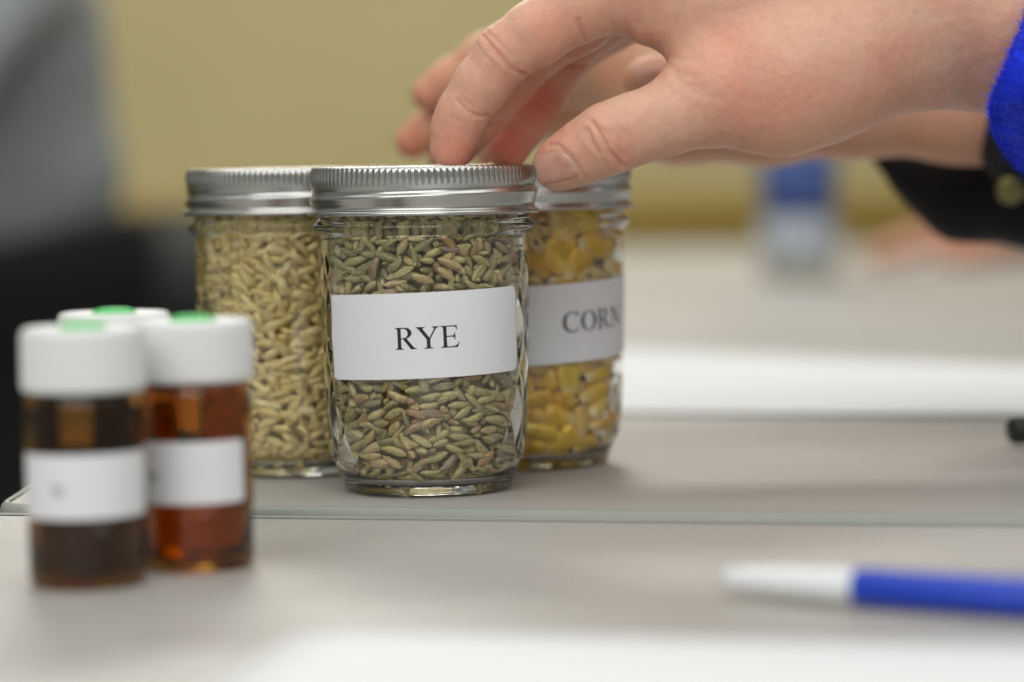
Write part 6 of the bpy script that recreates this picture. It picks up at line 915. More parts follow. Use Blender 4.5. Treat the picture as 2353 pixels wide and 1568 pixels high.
def vial(loc, label, liquid, level, lab_turn, glyph):
    t = empty('amber_vial', loc, label, 'vial', 'amber sample vials with white caps')
    t.scale = (1.045, 1.045, 1.0); link('glass_bottle', ME_VIAL, M_AMBER, t); link('cap', ME_VCAP, M_CAP, t); link('septum', ME_SEPT, M_SEPT, t)
    lq = link('liquid', lathe('liquid', [(0.02, 1.9), (8, 1.9), (11.4, 2.3), (12.4, 4.1), (12.42, 43.5), (11, 45.5), (9.45, 47.4), (9.3, 57), (0.02, 57)] if level > 40 else [(0.02, 1.9), (8, 1.9), (11.4, 2.3), (12.4, 4.1), (12.42, level), (12.2, level-0.3), (0.02, level-0.4)], 64), liquid, t)
    rv = lambda z: 13.8
    bm = flat([round_rect(50, 15.6, 1.2)], np.arange(-25, 25.1, 0.9)); o = link('paper_label', wrap(bm, 'paper_label', rv, 24.8, R(0.4), 0.1), M_LABEL, t)
    md = o.modifiers.new('thickness', 'SOLIDIFY'); md.thickness = 0.00008; md.offset = -1
    o.rotation_euler = (0, 0, lab_turn)
    lettering('W', 2.6, (0,), -1.6, -2.3, rv, 24.8, 0, o)
    return t
def stand(px, py): p = on(px, py, TZF); return (p.x, p.y+0.0138, TZF+0.0003)
vial(stand(184, 1360), 'nearest amber vial, filled dark, at the left with a white cap', M_DLIQ, 43, R(-20), 'W')
vial(stand(441, 1319), 'lighter amber vial with half its label in view, on the right of the group', M_ALIQ, 26, R(-42), 'W')
tv = at(262, 722, CAM.y+0.737); vial((tv.x, tv.y, TZF+0.0003), 'amber vial hidden behind the other two, only its capped top visible', M_ALIQ, 30, R(30), 'W')

# ------------------------------------------------------------------ pen, marker
def pen(name, a, b_, rad, label, parts):
    """parts: list of (name, material, [(distance mm, radius mm)...]) along the axis from a to b"""
    d = (b_-a); d.z = 0; d.normalize()
    t = empty(name, a, label, 'pen'); rot = Matrix((d, Vector((0, 0, 1)).cross(d), (0, 0, 1))).transposed()
    t.rotation_euler = rot.to_euler()
    for nm, m_, pr in parts:
        V = []; F = []; n = 40
        for s, r in pr:
            for k in range(n): q = 2*math.pi*k/n; V.append((s*MM, r*MM*math.cos(q), rad*MM+r*MM*math.sin(q)))
        for i in range(len(pr)-1):
            for k in range(n): F.append((i*n+k, i*n+(k+1) % n, (i+1)*n+(k+1) % n, (i+1)*n+k))
        link(nm, mesh(nm, V, F), m_, t)
    return t
pa = on(1650, 1373, TZF); pb = on(2353, 1424, TZF); pa.z = TZF+0.0004
pen('ballpoint_pen', pa, pb, 4.3, 'blue pen with a white tapered grip lying on the near table', [
    ('tip', M_STEEL, [(0.0, 0.3), (0.6, 0.5), (2.0, 0.9), (2.0, 0.1)]),
    ('grip', M_PENW, [(1.2, 0.2), (1.3, 1.5), (3, 2.3), (8, 2.9), (16, 3.5), (26, 3.85), (32.5, 4.05), (33, 4.0), (33.2, 3.7), (33.4, 4.1), (34.3, 4.1), (34.4, 3.2), (34.4, 0.2)]),
    ('barrel', M_PENB, [(34.5, 0.2), (34.5, 3.9), (35, 4.25), (60, 4.3), (120, 4.3), (121, 3.9), (121, 0.2)]),
    ('push_button', M_PENW, [(121.1, 0.2), (121.1, 2.2), (130, 2.2), (131, 1.6), (131, 0.1)])])
ma = on(2322, 1030, 0); mb = on(2600, 1016, 0); ma.z = 0.0006
pen('marker', ma, mb, 5.5, 'black marker lying at the right edge behind the front table edge', [
    ('cap', M_BLK, [(0.0, 0.2), (0.1, 3.9), (1.5, 4.7), (36, 5.2), (36.5, 4.2), (36.5, 0.2)]),
    ('barrel', M_BLK, [(36.6, 0.2), (36.6, 5.3), (70, 5.5), (120, 5.5), (122, 4.5), (122, 0.1)])])

# ------------------------------------------------------------------ water bottle far behind
wb = on(1845, 648, -0.001)
t = empty('water_bottle', (wb.x, wb.y+0.032, -0.0007), 'clear water bottle with a blue label on the far table', 'bottle')
link('bottle_body', lathe('bottle_body', [(0.02, 4), (18, 3), (26, 0.3), (30, 0.6), (32, 4), (32.5, 12), (31.4, 20), (32.5, 28), (31.4, 36), (32.5, 44), (32, 52), (32, 112), (32.5, 118), (31, 140), (24, 165), (14, 182), (12.6, 190), (12.6, 203), (11.6, 203), (11.6, 190), (13, 181), (23, 164), (30, 140), (31.4, 118), (31, 112), (31, 52), (31.4, 44), (30.6, 36), (31.4, 28), (30.6, 20), (31.4, 12), (30.6, 4.4), (26, 2), (18, 4.4), (0.02, 5)], 64), M_BOTL, t)
link('water', lathe('water', [(0.02, 5.2), (18, 4.6), (26, 2.3), (30.4, 4.6), (31.2, 12), (30.4, 20), (31.2, 28), (30.4, 36), (31.2, 44), (30.8, 52), (30.8, 112), (31.1, 118), (29.8, 140), (0.02, 140)], 64), M_WATER, t)
link('wrap_band', lathe('wrap_band', [(32.2, 56), (32.35, 56), (32.4, 110), (32.2, 110)], 64), M_BLUEL, t)
link('wrap_band', lathe('wrap_band', [(32.5, 14), (32.7, 14.1), (32.7, 54), (32.5, 54.1)], 64), M_PALEBAND, t)  # added pale band, painted for light showing through the clear lower bottle
link('screw_cap', lathe('screw_cap', [(0.02, 207), (13, 207), (14.2, 206), (14.4, 193), (13.2, 193), (13, 204), (0.02, 204)], 64), M_PENW, t)

# ------------------------------------------------------------------ signed distance modelling for bodies
class Field:
    def __init__(s, lo, hi, h, far=40.0):
        s.h = h; s.lo = np.array(lo, float); s.n = np.ceil((np.array(hi)-s.lo)/h).astype(int)+1
        s.ax = [s.lo[k]+np.arange(s.n[k])*h for k in range(3)]; s.far = far
    def new(s): return np.full(s.n, s.far, np.float32)
    def cone(s, d, a, b, ra, rb, k=0.0, sq=None):
        """smooth union of a tapered capsule into d, only near it"""
        a = np.array(a, float); b = np.array(b, float); m = max(ra, rb)+max(6*s.h, k*1.6, 6.0)
        i0 = np.clip(np.floor((np.minimum(a, b)-m-s.lo)/s.h).astype(int), 0, s.n); i1 = np.clip(np.ceil((np.maximum(a, b)+m-s.lo)/s.h).astype(int)+1, 0, s.n)
        if (i1 <= i0).any(): return
        sl = tuple(slice(i0[j], i1[j]) for j in range(3))
        X, Y, Z = np.meshgrid(*[s.ax[j][sl[j]].astype(np.float32) for j in range(3)], indexing='ij')
        ab = b-a; L2 = max(float(ab@ab), 1e-9)
        t = np.clip(((X-a[0])*ab[0]+(Y-a[1])*ab[1]+(Z-a[2])*ab[2])/L2, 0, 1)
        t2 = t
        q = np.sqrt((X-a[0]-t*ab[0])**2+(Y-a[1]-t*ab[1])**2+(Z-a[2]-t*ab[2])**2)-(ra+(rb-ra)*t2)
        d[sl] = smin(d[sl], q, k)
    def chain(s, pts, rs, k=2.5):
        d = s.new()
        for i in range(len(pts)-1): s.cone(d, pts[i], pts[i+1], rs[i], rs[i+1], k)
        return d
    def mesh(s, d):
        n = s.n; sg = d < 0
        c = np.zeros(n-1, np.int8)
        for dx in (0, 1):
            for dy in (0, 1):
                for dz in (0, 1): c += sg[dx:n[0]-1+dx, dy:n[1]-1+dy, dz:n[2]-1+dz]
        act = (c > 0) & (c < 8); I = np.argwhere(act); idx = np.full(n-1, -1, np.int32); idx[act] = np.arange(len(I))
        acc = np.zeros((len(I), 3)); cnt = np.zeros(len(I))
        for ax in range(3):
            o1, o2 = [j for j in range(3) if j != ax]
            for p in (0, 1):
                for q in (0, 1):
                    A = I.copy(); A[:, o1] += p; A[:, o2] += q; B = A.copy(); B[:, ax] += 1
                    da = d[A[:, 0], A[:, 1], A[:, 2]]; db = d[B[:, 0], B[:, 1], B[:, 2]]; cr = (da < 0) != (db < 0)
                    t = np.where(cr, da/np.where(cr, da-db, 1), 0); P = A.astype(float); P[:, ax] += t
                    acc[cr] += P[cr]; cnt[cr] += 1
        V = acc/cnt[:, None]*s.h+s.lo; Q = []
        for ax in range(3):
            o1, o2 = [(1, 2), (2, 0), (0, 1)][ax]
            sa = [slice(None)]*3; sb = [slice(None)]*3; sa[ax] = slice(0, n[ax]-1); sb[ax] = slice(1, n[ax])
            E_ = np.argwhere(sg[tuple(sa)] != sg[tuple(sb)]); E_ = E_[(E_[:, o1] > 0) & (E_[:, o2] > 0) & (E_[:, o1] < n[o1]-1) & (E_[:, o2] < n[o2]-1)]
            ins = sg[E_[:, 0], E_[:, 1], E_[:, 2]]
            cc = []
            for p, q in ((1, 1), (0, 1), (0, 0), (1, 0)):
                G = E_.copy(); G[:, o1] -= p; G[:, o2] -= q; cc.append(idx[G[:, 0], G[:, 1], G[:, 2]])
            f = np.stack(cc, 1); f[~ins] = f[~ins][:, ::-1]; Q.append(f)
        Q = np.concatenate(Q); Q = Q[(Q >= 0).all(1)]
        return V, Q
def smin(a, b, k):
    if k <= 0: return np.minimum(a, b)
    h = np.clip(0.5+0.5*(b-a)/k, 0, 1); return b+(a-b)*h-k*h*(1-h)
def normals(V, Q):
    n = np.cross(V[Q[:, 2]]-V[Q[:, 0]], V[Q[:, 3]]-V[Q[:, 1]]); out = np.zeros_like(V)
    for k in range(4): np.add.at(out, Q[:, k], n)
    return out/np.maximum(np.linalg.norm(out, axis=1), 1e-12)[:, None]
def relax(V, Q, it, lam=0.5):
    E_ = np.concatenate([Q[:, [0, 1]], Q[:, [1, 2]], Q[:, [2, 3]], Q[:, [3, 0]]]); E_ = np.concatenate([E_, E_[:, ::-1]])
    deg = np.bincount(E_[:, 0], minlength=len(V)).astype(float)
    for _ in range(it):
        S_ = np.stack([np.bincount(E_[:, 0], weights=V[E_[:, 1], k], minlength=len(V)) for k in range(3)], 1)
        V = V+lam*(S_/np.maximum(deg, 1)[:, None]-V)
    return V
def PW(px, py, ymm): return np.array(at(px, py, ymm*MM))/MM
def PR(r, ymm): return r*(ymm-CAM.y*1000)/FPX
def seg_dist(p, poly):
    best = np.full(len(p), 1e9)
    for (x0, y0), (x1, y1) in zip(poly[:-1], poly[1:]):
        a = np.array((x0, y0)); d = np.array((x1-x0, y1-y0)); t = np.clip(((p-a)@d)/(d@d), 0, 1); best = np.minimum(best, np.linalg.norm(p-a-t[:, None]*d, axis=1))
    return best

def build_hand(F, palm, fingers, kp, kf):
    dp = F.new()
    for (a, ra), (b, rb) in palm: F.cone(dp, PW(*a), PW(*b), PR(ra, a[2]), PR(rb, b[2]), 9.0)
    tot = dp.copy(); lab = np.zeros(F.n, np.int8)
    for i, ch in enumerate(fingers):
        df = F.chain([PW(*p) for p, r in ch], [PR(r, p[2]) for p, r in ch], kf)
        u = smin(dp, df, kp[i] if isinstance(kp, (list, tuple)) else kp); tot = smin(tot, u, 0.5)
    return tot

# front hand: pixel joints (2353 px frame), depth in mm behind the rye jar axis
person1 = empty('person', (0.32, 0.02, FZ), 'person in a fuzzy bright blue sleeve, hand on the rye jar lid', 'person')
Y0 = -8
palm = [(((1600, 118, -4), 40), ((1720, 120, -6), 110)), (((1500, 42, -4), 58), ((1640, 60, -4), 110)), (((1420, -38, -6), 92), ((2080, 5, 2), 150)), (((1445, -50, 14), 88), ((2080, 0, 10), 150)), (((1462, -30, 32), 84), ((2080, 0, 18), 140)), (((1480, 0, 48), 76), ((2080, 20, 22), 130)),
        (((1640, 215, -15), 112), ((1790, 198, -10), 146)), (((1790, 198, -10), 146), ((1900, 152, -6), 152)), (((1900, 152, -6), 152), ((2070, 72, 2), 168)),
        (((2070, 72, 6), 168), ((2340, 66, 10), 186)), (((2070, 40, 16), 165), ((2340, 50, 18), 186)), (((2340, 60, 12), 190), ((2640, 40, 16), 210))]
index = [((1037, 339, -6), 50), ((1050, 290, -7), 54), ((1067, 252, -8), 56), ((1105, 195, -9), 62), ((1160, 124, -10), 66), ((1230, 78, -10), 73), ((1330, 12, -8), 82), ((1430, -40, -6), 92)]
middle = [((1046, 337, 11), 50), ((1088, 285, 11), 52), ((1122, 247, 11), 53), ((1165, 192, 11), 58), ((1212, 132, 10), 62), ((1330, 50, 12), 72), ((1450, -45, 14), 84)]
ringf = [((1168, 340, 28), 49), ((1200, 285, 29), 52), ((1232, 236, 30), 55), ((1268, 172, 31), 57), ((1306, 108, 32), 60), ((1390, 40, 32), 68), ((1470, -25, 32), 80)]
pinky = [((1165, 338, 46), 40), ((1210, 285, 47), 43), ((1250, 225, 48), 45), ((1310, 130, 48), 50), ((1400, 60, 48), 58), ((1480, 5, 48), 70)]
thumb = [((1277, 383, -16), 54), ((1300, 371, -18), 60), ((1345, 347, -21), 70), ((1400, 318, -23), 79), ((1455, 297, -23), 80), ((1540, 268, -20), 85), ((1640, 218, -15), 112)]
F1 = Field(PW(960, 470, -48)[[0, 1, 2]], np.array([PW(2440, 0, 0)[0], 70, PW(1400, -190, 0)[2]]), 0.62)
d = build_hand(F1, palm, [index, middle, ringf, pinky, thumb], [6, 6, 6, 6, 7], 3.0)
# fingertips flatten where they press on the lid
zz = F1.ax[2][None, None, :]; xx = F1.ax[0][:, None, None]
d = np.where((xx < PW(1400, 300, 0)[0]) & (xx < 34), np.maximum(d, (98.75-zz).astype(np.float32)), d)
V, Q = F1.mesh(d); V = relax(V, Q, 3)
def details(V, Q, creases, flush_shade_spots, lumps=()):
    n = normals(V, Q); p = pix(V*MM); view = np.array(CAM)/MM-V; view /= np.linalg.norm(view, axis=1)[:, None]; face = np.clip((n*view).sum(1)*3, 0, 1)
    disp = np.zeros(len(V)); cr_ = np.zeros(len(V))
    for poly, ymax, dep, wid in creases:
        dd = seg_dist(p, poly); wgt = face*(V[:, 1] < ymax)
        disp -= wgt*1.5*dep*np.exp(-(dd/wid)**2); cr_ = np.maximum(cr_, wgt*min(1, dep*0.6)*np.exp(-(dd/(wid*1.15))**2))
        disp += wgt*dep*0.35*np.exp(-((dd-2.6*wid)/(1.7*wid))**2)
    for (cx, cy_), r, ymax, amt in lumps:
        dd = np.hypot(p[:, 0]-cx, p[:, 1]-cy_); disp += face*(V[:, 1] < ymax)*amt*np.exp(-(dd/r)**2)
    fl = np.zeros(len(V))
    for (cx, cy_), r, amt in flush_shade_spots:
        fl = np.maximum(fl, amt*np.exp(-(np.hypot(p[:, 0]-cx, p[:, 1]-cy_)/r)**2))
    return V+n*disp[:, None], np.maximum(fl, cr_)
CR1 = [([(1052, 232), (1072, 254), (1098, 266), (1120, 266)], 2, .45, 4.5), ([(1063, 226), (1085, 246), (1112, 256)], 2, .18, 4),
       ([(1112, 84), (1130, 106), (1160, 140), (1178, 160), (1202, 170)], 2, .45, 5), ([(1122, 78), (1146, 100), (1176, 132)], 2, .18, 5),
       ([(1106, 95), (1122, 112), (1140, 132)], 2, .15, 4),
       ([(1330, 48), (1338, 72), (1345, 88)], 2, .5, 6), ([(1436, 56), (1444, 76), (1456, 95)], 4, .2, 8),
       ([(1122, 278), (1142, 281), (1164, 285)], 18, .35, 4), ([(1200, 168), (1225, 178), (1246, 183)], 18, .35, 4),
       ([(1228, 233), (1252, 248), (1280, 262)], 40, .4, 4.5), ([(1300, 146), (1330, 152), (1352, 148)], 40, .35, 5),
       ([(1362, 282), (1382, 312), (1402, 345), (1428, 378)], 2, .55, 5), ([(1352, 300), (1362, 328), (1378, 352)], 2, .35, 5), ([(1386, 296), (1410, 330), (1436, 362)], 2, .25, 5),
       ([(1404, 300), (1428, 326)], 2, .18, 5), ([(1262, 334), (1284, 334), (1312, 360), (1345, 408)], 0, .3, 4.5), ([(1694, 318), (1704, 330), (1688, 346)], 5, .28, 6),
       ([(1536, 150), (1560, 168), (1590, 176)], 5, .25, 9), ([(1548, 176), (1580, 196), (1620, 205)], 5, .18, 9)]
LUMP1 = [((1300, 345), 26, 0, 0.35), ((1268, 330), 18, 0, 0.25), ((1180, 60), 40, 2, 0.3)]
FLUSH_SHADE1 = [((1035, 385), 95, .55), ((1085, 300), 110, .22), ((1250, 70), 70, .3), ((1290, 330), 80, .35), ((1180, 340), 75, 1.0), ((1245, 250), 80, .9), ((1330, 150), 60, .5), ((1420, 345), 40, .35), ((1750, 240), 170, .22), ((1960, 210), 120, .15), ((1600, 170), 90, .15)]  # skin flush, plus shade on middle and ring fingers painted in as red
CR1 += [([(1116, 70), (1140, 90), (1168, 118)], 2, .12, 4), ([(1098, 104), (1112, 124), (1130, 144)], 2, .12, 4), ([(1140, 160), (1160, 172), (1182, 176)], 2, .14, 4),
        ([(1046, 244), (1062, 262), (1084, 274)], 2, .12, 3.5), ([(1030, 262), (1044, 274), (1058, 280)], 2, .10, 3.5), ([(1012, 300), (1030, 316), (1052, 322)], 2, .08, 4),
        ([(1340, 300), (1350, 322), (1362, 340)], 2, .16, 4), ([(1420, 292), (1446, 320), (1458, 344)], 2, .12, 5), ([(1374, 318), (1388, 342), (1404, 360)], 2, .16, 4), ([(1398, 352), (1412, 366), (1420, 380)], 2, .2, 5),
        ([(1470, 50), (1490, 80), (1505, 112)], 4, .08, 8), ([(1400, 34), (1410, 62), (1418, 84)], 2, .14, 6), ([(1560, 190), (1600, 216), (1650, 226)], 5, .12, 8), ([(1540, 132), (1570, 140), (1604, 138)], 5, .16, 8),
        ([(1250, 42), (1262, 80), (1268, 110)], 2, .06, 8), ([(1640, 328), (1650, 318), (1662, 312)], 5, .16, 6), ([(1740, 330), (1748, 316), (1752, 300)], 5, .12, 7)]
n0 = normals(V, Q)
from mathutils import noise as mnoise
und = np.array([0.30*mnoise.noise((p[0]/16, p[1]/16, p[2]/16))*min(1, max(0, (p[0]-40)/25))+0.16*mnoise.noise((p[0]/8, p[1]/8, p[2]/8))+0.09*mnoise.noise((p[0]/2.8, p[1]/2.8, p[2]/2.8)) for p in V])
V = V+n0*und[:, None]
V, fl = details(V, Q, CR1, FLUSH_SHADE1, LUMP1)
def body_mesh(name, V, Q, fl, m, parent):
    me = np_mesh(name, V*MM, Q); a = me.attributes.new('flush_shade', 'FLOAT', 'POINT'); a.data.foreach_set('value', fl.astype(np.float32))
    o = link(name, me, m); o.parent = parent; o.matrix_parent_inverse = Matrix.Translation(parent.location).inverted(); return o
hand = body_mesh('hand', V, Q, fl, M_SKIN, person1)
def bvh_of(V, Q): return BVHTree.FromPolygons([tuple(x) for x in V*MM], [tuple(int(i) for i in q) for q in Q])
def nail(parent, V, Q, corners, bulge, thick, m, lift=0.00045, nu=18, nv=16, edge=None):
    """plate over the skin between four pixel corners (cuticle top, cuticle bottom, free bottom, free top), rounded at both ends"""
    bv = bvh_of(V, Q); A, B, C_, D = [np.array(c, float) for c in corners]; G = []; ok = True
    for i in range(nu+1):
        for j in range(nv+1):
            s, t = i/nu, j/nv; e = (1-(2*t-1)**4)
            p = (A*(1-t)+B*t)*(1-s)+(D*(1-t)+C_*t)*s
            ax_ = ((C_+D)/2-(A+B)/2); p = p+ax_/np.linalg.norm(ax_)*bulge*((2*s-1)*(1-(2*t-1)**2))
            dr = ray(*p).normalized(); hit, nn, _, _ = bv.ray_cast(CAM, dr)
            if hit is None: hit = G[-1][0] if G else CAM+dr*0.8; nn = Vector((0, -1, 0)) if not G else G[-1][1]
            side = max(0, 1-(2*t-1)**6)*min(1, (s+0.02)*6)
            G.append((hit, nn, side))
    P = [g[0]+g[1]*(lift*g[2]-0.00015*(1-g[2])) for g in G]; P = np.array([tuple(q) for q in P])
    n_ = nv+1
    Fq = [(i*n_+j, i*n_+j+1, (i+1)*n_+j+1, (i+1)*n_+j) for i in range(nu) for j in range(nv)]
    P = relax(P, np.array(Fq), 4, 0.4)
    me = mesh('fingernail', P, Fq); a_ = me.attributes.new('edge', 'FLOAT', 'POINT'); a_.data.foreach_set('value', np.repeat(np.clip(np.maximum((np.arange(nu+1)/nu-0.93)*16, 0.55-np.arange(nu+1)/nu*7), 0, 1), n_).astype(np.float32))
    f = me.polygons[len(me.polygons)//2]
    if f.normal.dot(Vector(CAM)-f.center) < 0: me.flip_normals()
    o = link('fingernail', me, m); o.parent = parent; o.matrix_parent_inverse = Matrix.Translation(parent.location).inverted()
    md = o.modifiers.new('thickness', 'SOLIDIFY'); md.thickness = thick; md.offset = -1
    return o
nail(person1, V, Q, [(1288, 343), (1338, 408), (1247, 431), (1231, 353)], 9, 0.0005, M_NAIL)

# blue fuzzy sleeve
rim = [(2410, -110, 10), (2380, -40, -14), (2353, 25, -28), (2326, 90, -38), (2304, 145, -42), (2281, 200, -40), (2270, 235, -36), (2268, 265, -28), (2276, 295, -19), (2292, 330, -8), (2316, 366, 4), (2350, 400, 16), (2392, 416, 28), (2426, 396, 42), (2440, 340, 54), (2446, 250, 62), (2446, 140, 64), (2444, 30, 60), (2438, -60, 48), (2426, -115, 30)]
rim = [PW(p[0]+11, *p[1:]) for p in rim]; nr = len(rim)
def smooth_closed(P, k):
    out = []; n = len(P)
    for i in range(n):
        p0, p1, p2, p3 = P[i-1], P[i], P[(i+1) % n], P[(i+2) % n]
        for s in range(k):
            t = s/k; out.append(0.5*((2*p1)+(-p0+p2)*t+(2*p0-5*p1+4*p2-p3)*t*t+(-p0+3*p1-3*p2+p3)*t**3))
    return out
rim = np.array(smooth_closed(rim, 5)); nr = len(rim); cen = rim.mean(0)
rows = [(-6, 0.90), (-2.5, 0.93), (-0.6, 0.975), (0, 1.0), (1.2, 1.035), (4, 1.05), (10, 1.04), (18, 1.05), (30, 1.06), (48, 1.1), (80, 1.14), (140, 1.2)]
SV = []
for j, (dx, sc_) in enumerate(rows):
    if j < 3: P = cen+(rim-cen)*sc_+np.array([abs(dx)*1.6, 0, 0])
    else:
        P = cen+(rim-cen)*sc_+np.array([dx, 0.15*dx, 0.12*dx])
        P = P+np.random.default_rng(j).normal(0, 0.25, (nr, 1))*np.array([[0.3, 1, 1]])
    SV.append(P)
SV = np.concatenate(SV); k = np.arange(nr); SQ = np.concatenate([np.stack([j*nr+k, j*nr+(k+1) % nr, (j+1)*nr+(k+1) % nr, (j+1)*nr+k], 1) for j in range(len(rows)-1)])
if (normals(SV, SQ)*(SV-cen)).sum() < 0: SQ = SQ[:, ::-1]
sl_me = np_mesh('sleeve', SV*MM, SQ); sleeve = link('sleeve', sl_me, M_FLEECE); sleeve.parent = person1; sleeve.matrix_parent_inverse = Matrix.Translation(person1.location).inverted()
def fuzz(V, Q, count, lmin, lmax, m, parent, pick):
    n = normals(V, Q); HV = []; HF = []; sel = np.where(pick(V))[0]
    rg = np.random.default_rng(5)
    for i in rg.choice(sel, count):
        q = Q[i]; u, v = rg.random(2); p = (V[q[0]]*(1-u)+V[q[1]]*u)*(1-v)+(V[q[3]]*(1-u)+V[q[2]]*u)*v
        dr = n[q[0]]*0.75+rg.normal(0, 0.6, 3)+np.array([-0.45, 0, -0.05]); dr /= np.linalg.norm(dr); L_ = rg.uniform(lmin, lmax)
        if rg.random() < 0.03: L_ *= 2.4
        bend_ = rg.normal(0, 0.4, 3); sd = np.cross(dr, rg.normal(0, 1, 3)); sd /= np.linalg.norm(sd); b0_ = len(HV); w_ = rg.uniform(0.05, 0.11)
        for s in (0, 0.5, 1.0):
            c = p+dr*L_*s+bend_*L_*0.5*s*s; ww = w_*(1-0.8*s); HV += [c-sd*ww, c+sd*ww]
        HF += [(b0_, b0_+1, b0_+3, b0_+2), (b0_+2, b0_+3, b0_+5, b0_+4)]
    o = link('fuzz', np_mesh('fuzz', np.array(HV)*MM, np.array(HF)), m, smooth=False); o.parent = parent; o['kind'] = 'stuff'; return o
fc = SV[SQ].mean(1)
fuzz(SV, SQ, 11000, 0.9, 2.6, M_FLEECE, sleeve, lambda V_: (fc[:, 0] < PW(2420, 200, 0)[0]) & (fc[:, 1] < 45))

# ------------------------------------------------------------------ second hand behind, black sleeve
person2 = empty('person', (0.34, 0.28, FZ), 'person in a black sleeve reaching in behind the front hand', 'person')
B = 150
palm2 = [(((1330, 55, B-10), 85), ((1560, 210, B), 130)), (((1380, 100, B), 95), ((1560, 215, B), 135)), (((1420, 170, B+10), 95), ((1560, 225, B+8), 135)), (((1560, 220, B), 140), ((1760, 232, B), 140)), (((1760, 228, B), 140), ((1960, 243, B+4), 110)), (((1960, 243, B+4), 110), ((2200, 250, B+10), 113)), (((2200, 250, B+10), 113), ((2500, 285, B+20), 130))]
f2 = [[((985, 216, B-6), 40), ((1030, 185, B-6), 44), ((1110, 132, B-8), 50), ((1220, 75, B-10), 58), ((1340, 55, B-10), 72)],
      [((948, 326, B+6), 40), ((985, 300, B+6), 44), ((1040, 262, B+4), 48), ((1150, 180, B), 56), ((1380, 100, B), 76)],
      [((1020, 370, B+20), 36), ((1120, 290, B+18), 46), ((1250, 210, B+14), 54), ((1420, 150, B+10), 72)],
      [((1130, 360, B+34), 34), ((1220, 290, B+30), 42), ((1440, 200, B+16), 70)],
      [((1474, 184, B-62), 43), ((1500, 180, B-62), 47), ((1560, 178, B-58), 52), ((1640, 190, B-44), 66), ((1720, 225, B-20), 100)]]
F2 = Field(np.array([PW(900, 200, B)[0], B-95, PW(1500, 430, B)[2]]), np.array([PW(2420, 0, B)[0], B+60, PW(1500, -60, B)[2]]), 1.0)
d = build_hand(F2, palm2, f2, 7, 3.5); V2, Q2 = F2.mesh(d); V2 = relax(V2, Q2, 2)
p2 = pix(V2*MM); fl2 = np.zeros(len(V2))
for (cx, cy_), r, a_ in (((985, 230), 80, .4), ((950, 340), 80, .5)  ): fl2 = np.maximum(fl2, a_*np.exp(-(np.hypot(p2[:, 0]-cx, p2[:, 1]-cy_)/r)**2))
body_mesh('hand', V2, Q2, fl2, M_SKIN2, person2)
nail(person2, V2, Q2, [(1536, 150), (1540, 205), (1478, 208), (1462, 150)], 5, 0.0005, M_NAIL)
Fs = Field(np.array([PW(1980, 300, B)[0], B-45, PW(2000, 640, B)[2]]), np.array([PW(2700, 0, B)[0], B+115, PW(2300, 100, B)[2]]), 1.6)
d = Fs.new()
for a, ra, b_, rb, k_ in (((2004, 356, B+44), 14, (2110, 400, B+46), 62, 0), ((2110, 400, B+46), 62, (2210, 430, B+48), 114, 6), ((2210, 436, B+48), 112, (2420, 440, B+50), 132, 8), ((2398, 300, B+2), 158, (2640, 320, B+20), 150, 8), ((2420, 440, B+50), 132, (2700, 430, B+60), 150, 10)):
    Fs.cone(d, PW(*a), PW(*b_), PR(ra, a[2]), PR(rb, b_[2]), k_)
V3, Q3 = Fs.mesh(d); V3 = relax(V3, Q3, 3); sl2 = body_mesh('sleeve', V3, Q3, np.zeros(len(V3)), M_BLKCL, person2)
bt = PW(2322, 437, B-12)*MM; bo = link('button', lathe('button', [(0.02, 2.0), (3.5, 1.8), (4.8, 1.2), (5.2, 0), (4.6, -1.2), (0.02, -1.4)], 40), M_BRASS, None)
bo.location = bt; bo.rotation_euler = (R(90), 0, 0); bpy.context.view_layer.update(); bo.parent = sl2; bo.matrix_parent_inverse = sl2.matrix_world.inverted()

# ------------------------------------------------------------------ far hand resting on the far table
fh = on(2215, 612, 0); Yf = fh.y*1000
person3 = empty('person', (fh.x+0.3, fh.y+0.2, FZ), 'hand and forearm of a person resting on the far table', 'person')
z0 = 16.0; c = np.array([fh.x*1000, Yf, 0])
F3 = Field(c+np.array([-90, -60, -6]), c+np.array([330, 170, 90]), 2.0)
dp = F3.new()
for a, ra, b_, rb in (((0, 10, 24), 22, (60, 20, 34), 27), ((0, 32, 24), 20, (60, 30, 34), 27), ((60, 25, 34), 27, (120, 45, 42), 28), ((120, 45, 42), 28, (300, 120, 60), 40)): F3.cone(dp, c+np.array(a, float), c+np.array(b_, float), ra, rb, 8)
tot = dp.copy()
for q in ([(-75, -8, 10), (-40, -4, 22), (0, 2, 26)], [(-84, 8, 10), (-45, 12, 24), (0, 12, 27)], [(-78, 25, 10), (-40, 28, 23), (0, 28, 26)], [(-62, 42, 10), (-30, 43, 20), (0, 40, 24)], [(-20, -34, 11), (15, -26, 18), (50, 2, 28)]):
    tot = np.minimum(tot, smin(dp, F3.chain([c+np.array(p, float) for p in q], [8, 9.5, 11], 3), 6))
V4, Q4 = F3.mesh(tot); body_mesh('hand', V4, Q4, np.full(len(V4), .3), M_SKIN2, person3)

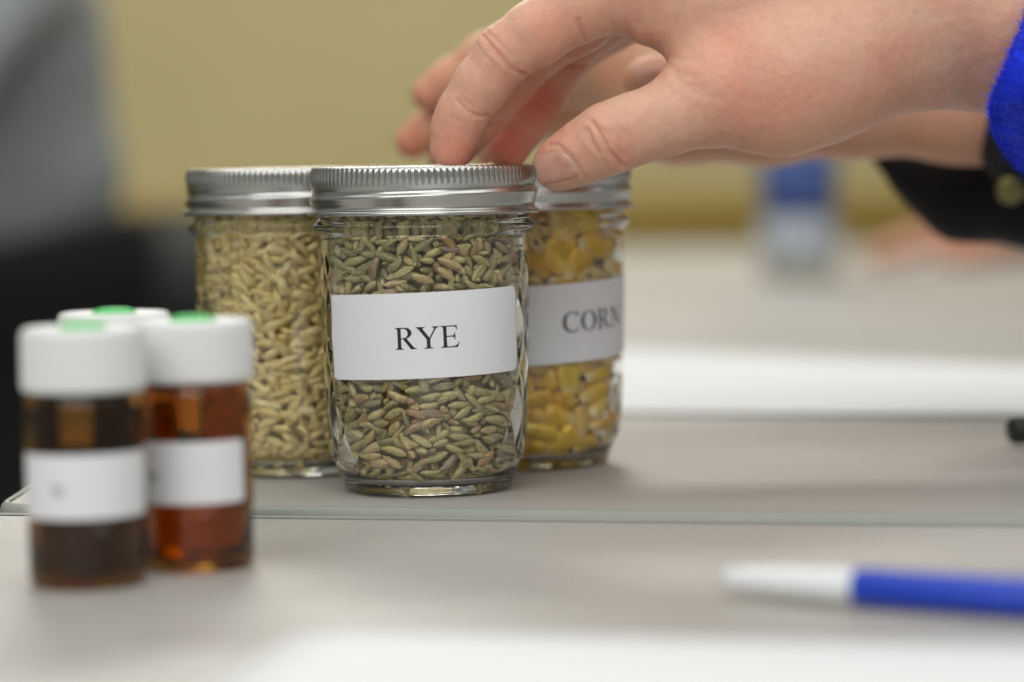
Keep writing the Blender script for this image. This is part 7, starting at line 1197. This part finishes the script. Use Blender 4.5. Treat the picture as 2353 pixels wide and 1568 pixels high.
# ------------------------------------------------------------------ grey-shirted person standing behind at the left
gy = 1450.0
def GP(px, py, dy=0): return PW(px, py, gy+dy)
pp = GP(60, 560)*MM
person4 = empty('person', (pp[0], pp[1], FZ), 'person in a grey sweatshirt and black trousers behind the table corner', 'person')
F4 = Field(np.array([GP(-900, 0)[0], gy-220, FZ*1000]), np.array([GP(560, 0)[0], gy+260, 900]), 7.0)
d = F4.new(); K = PR(1, gy)
for a, ra, b_, rb, k_ in (((20, 400, 40), 262, (-60, 60, 30), 250, 60), ((-60, 60, 30), 250, (-170, -420, 30), 230, 60), ((-330, 420, 0), 262, (-330, -380, 0), 250, 60),
                      ((-20, -480, 30), 110, (60, -60, -60), 100, 40), ((60, -60, -60), 100, (-160, 250, -190), 82, 30), ((-620, -480, 0), 110, (-650, -60, -40), 100, 40), ((-250, -650, 0), 130, (-250, -560, 0), 130, 60)):
    F4.cone(d, GP(a[0], a[1], a[2]), GP(b_[0], b_[1], b_[2]), ra*K, rb*K, k_)
zz = F4.ax[2][None, None, :]; xx = F4.ax[0][:, None, None]; hem = GP(0, 575)[2]+(xx-GP(0, 0)[0])*0.24
ds = np.maximum(d, (hem-zz).astype(np.float32)); V5, Q5 = F4.mesh(ds); V5 = relax(V5, Q5, 3); body_mesh('sweatshirt', V5, Q5, np.zeros(len(V5)), M_GREYCL, person4)
dt = F4.new()
for a, ra, b_, rb, k_ in (((40, 560, 20), 270, (-330, 560, 0), 270, 60), ((80, 620, 20), 255, (90, 1250, 40), 215, 60), ((90, 1250, 40), 215, (60, 2350, 60), 130, 40), ((-420, 640, 0), 250, (-430, 1250, 20), 215, 60), ((-430, 1250, 20), 215, (-430, 2350, 40), 130, 40)):
    F4.cone(dt, GP(*a), GP(*b_), ra*K, rb*K, k_)
dt = np.maximum(dt, (zz-hem-4).astype(np.float32)); V6, Q6 = F4.mesh(dt); V6 = relax(V6, Q6, 3); body_mesh('trousers', V6, Q6, np.zeros(len(V6)), M_TROUS, person4)

# black chair between that person and the wall
ch = GP(300, 700, 420)*MM
chair = empty('chair', (ch[0], ch[1], FZ), 'dark chair standing between the grey-shirted person and the wall', 'chair')
def cpart(nm, lo, hi, bev, m_=M_CHAIR): return link(nm, box(nm, lo, hi, bev), m_, chair)
cpart('seat', (-0.22, -0.22, 0.43), (0.22, 0.22, 0.47), 0.015)
cpart('backrest', (-0.21, 0.17, 0.58), (0.21, 0.20, 0.80), 0.012)
for sx in (-1, 1):
    cpart('leg', (sx*0.19-0.012, -0.20, 0), (sx*0.19+0.012, -0.176, 0.43), 0.004); cpart('leg', (sx*0.19-0.012, 0.172, 0), (sx*0.19+0.012, 0.196, 0.80), 0.004)
chair.rotation_euler = (0, 0, R(-12))
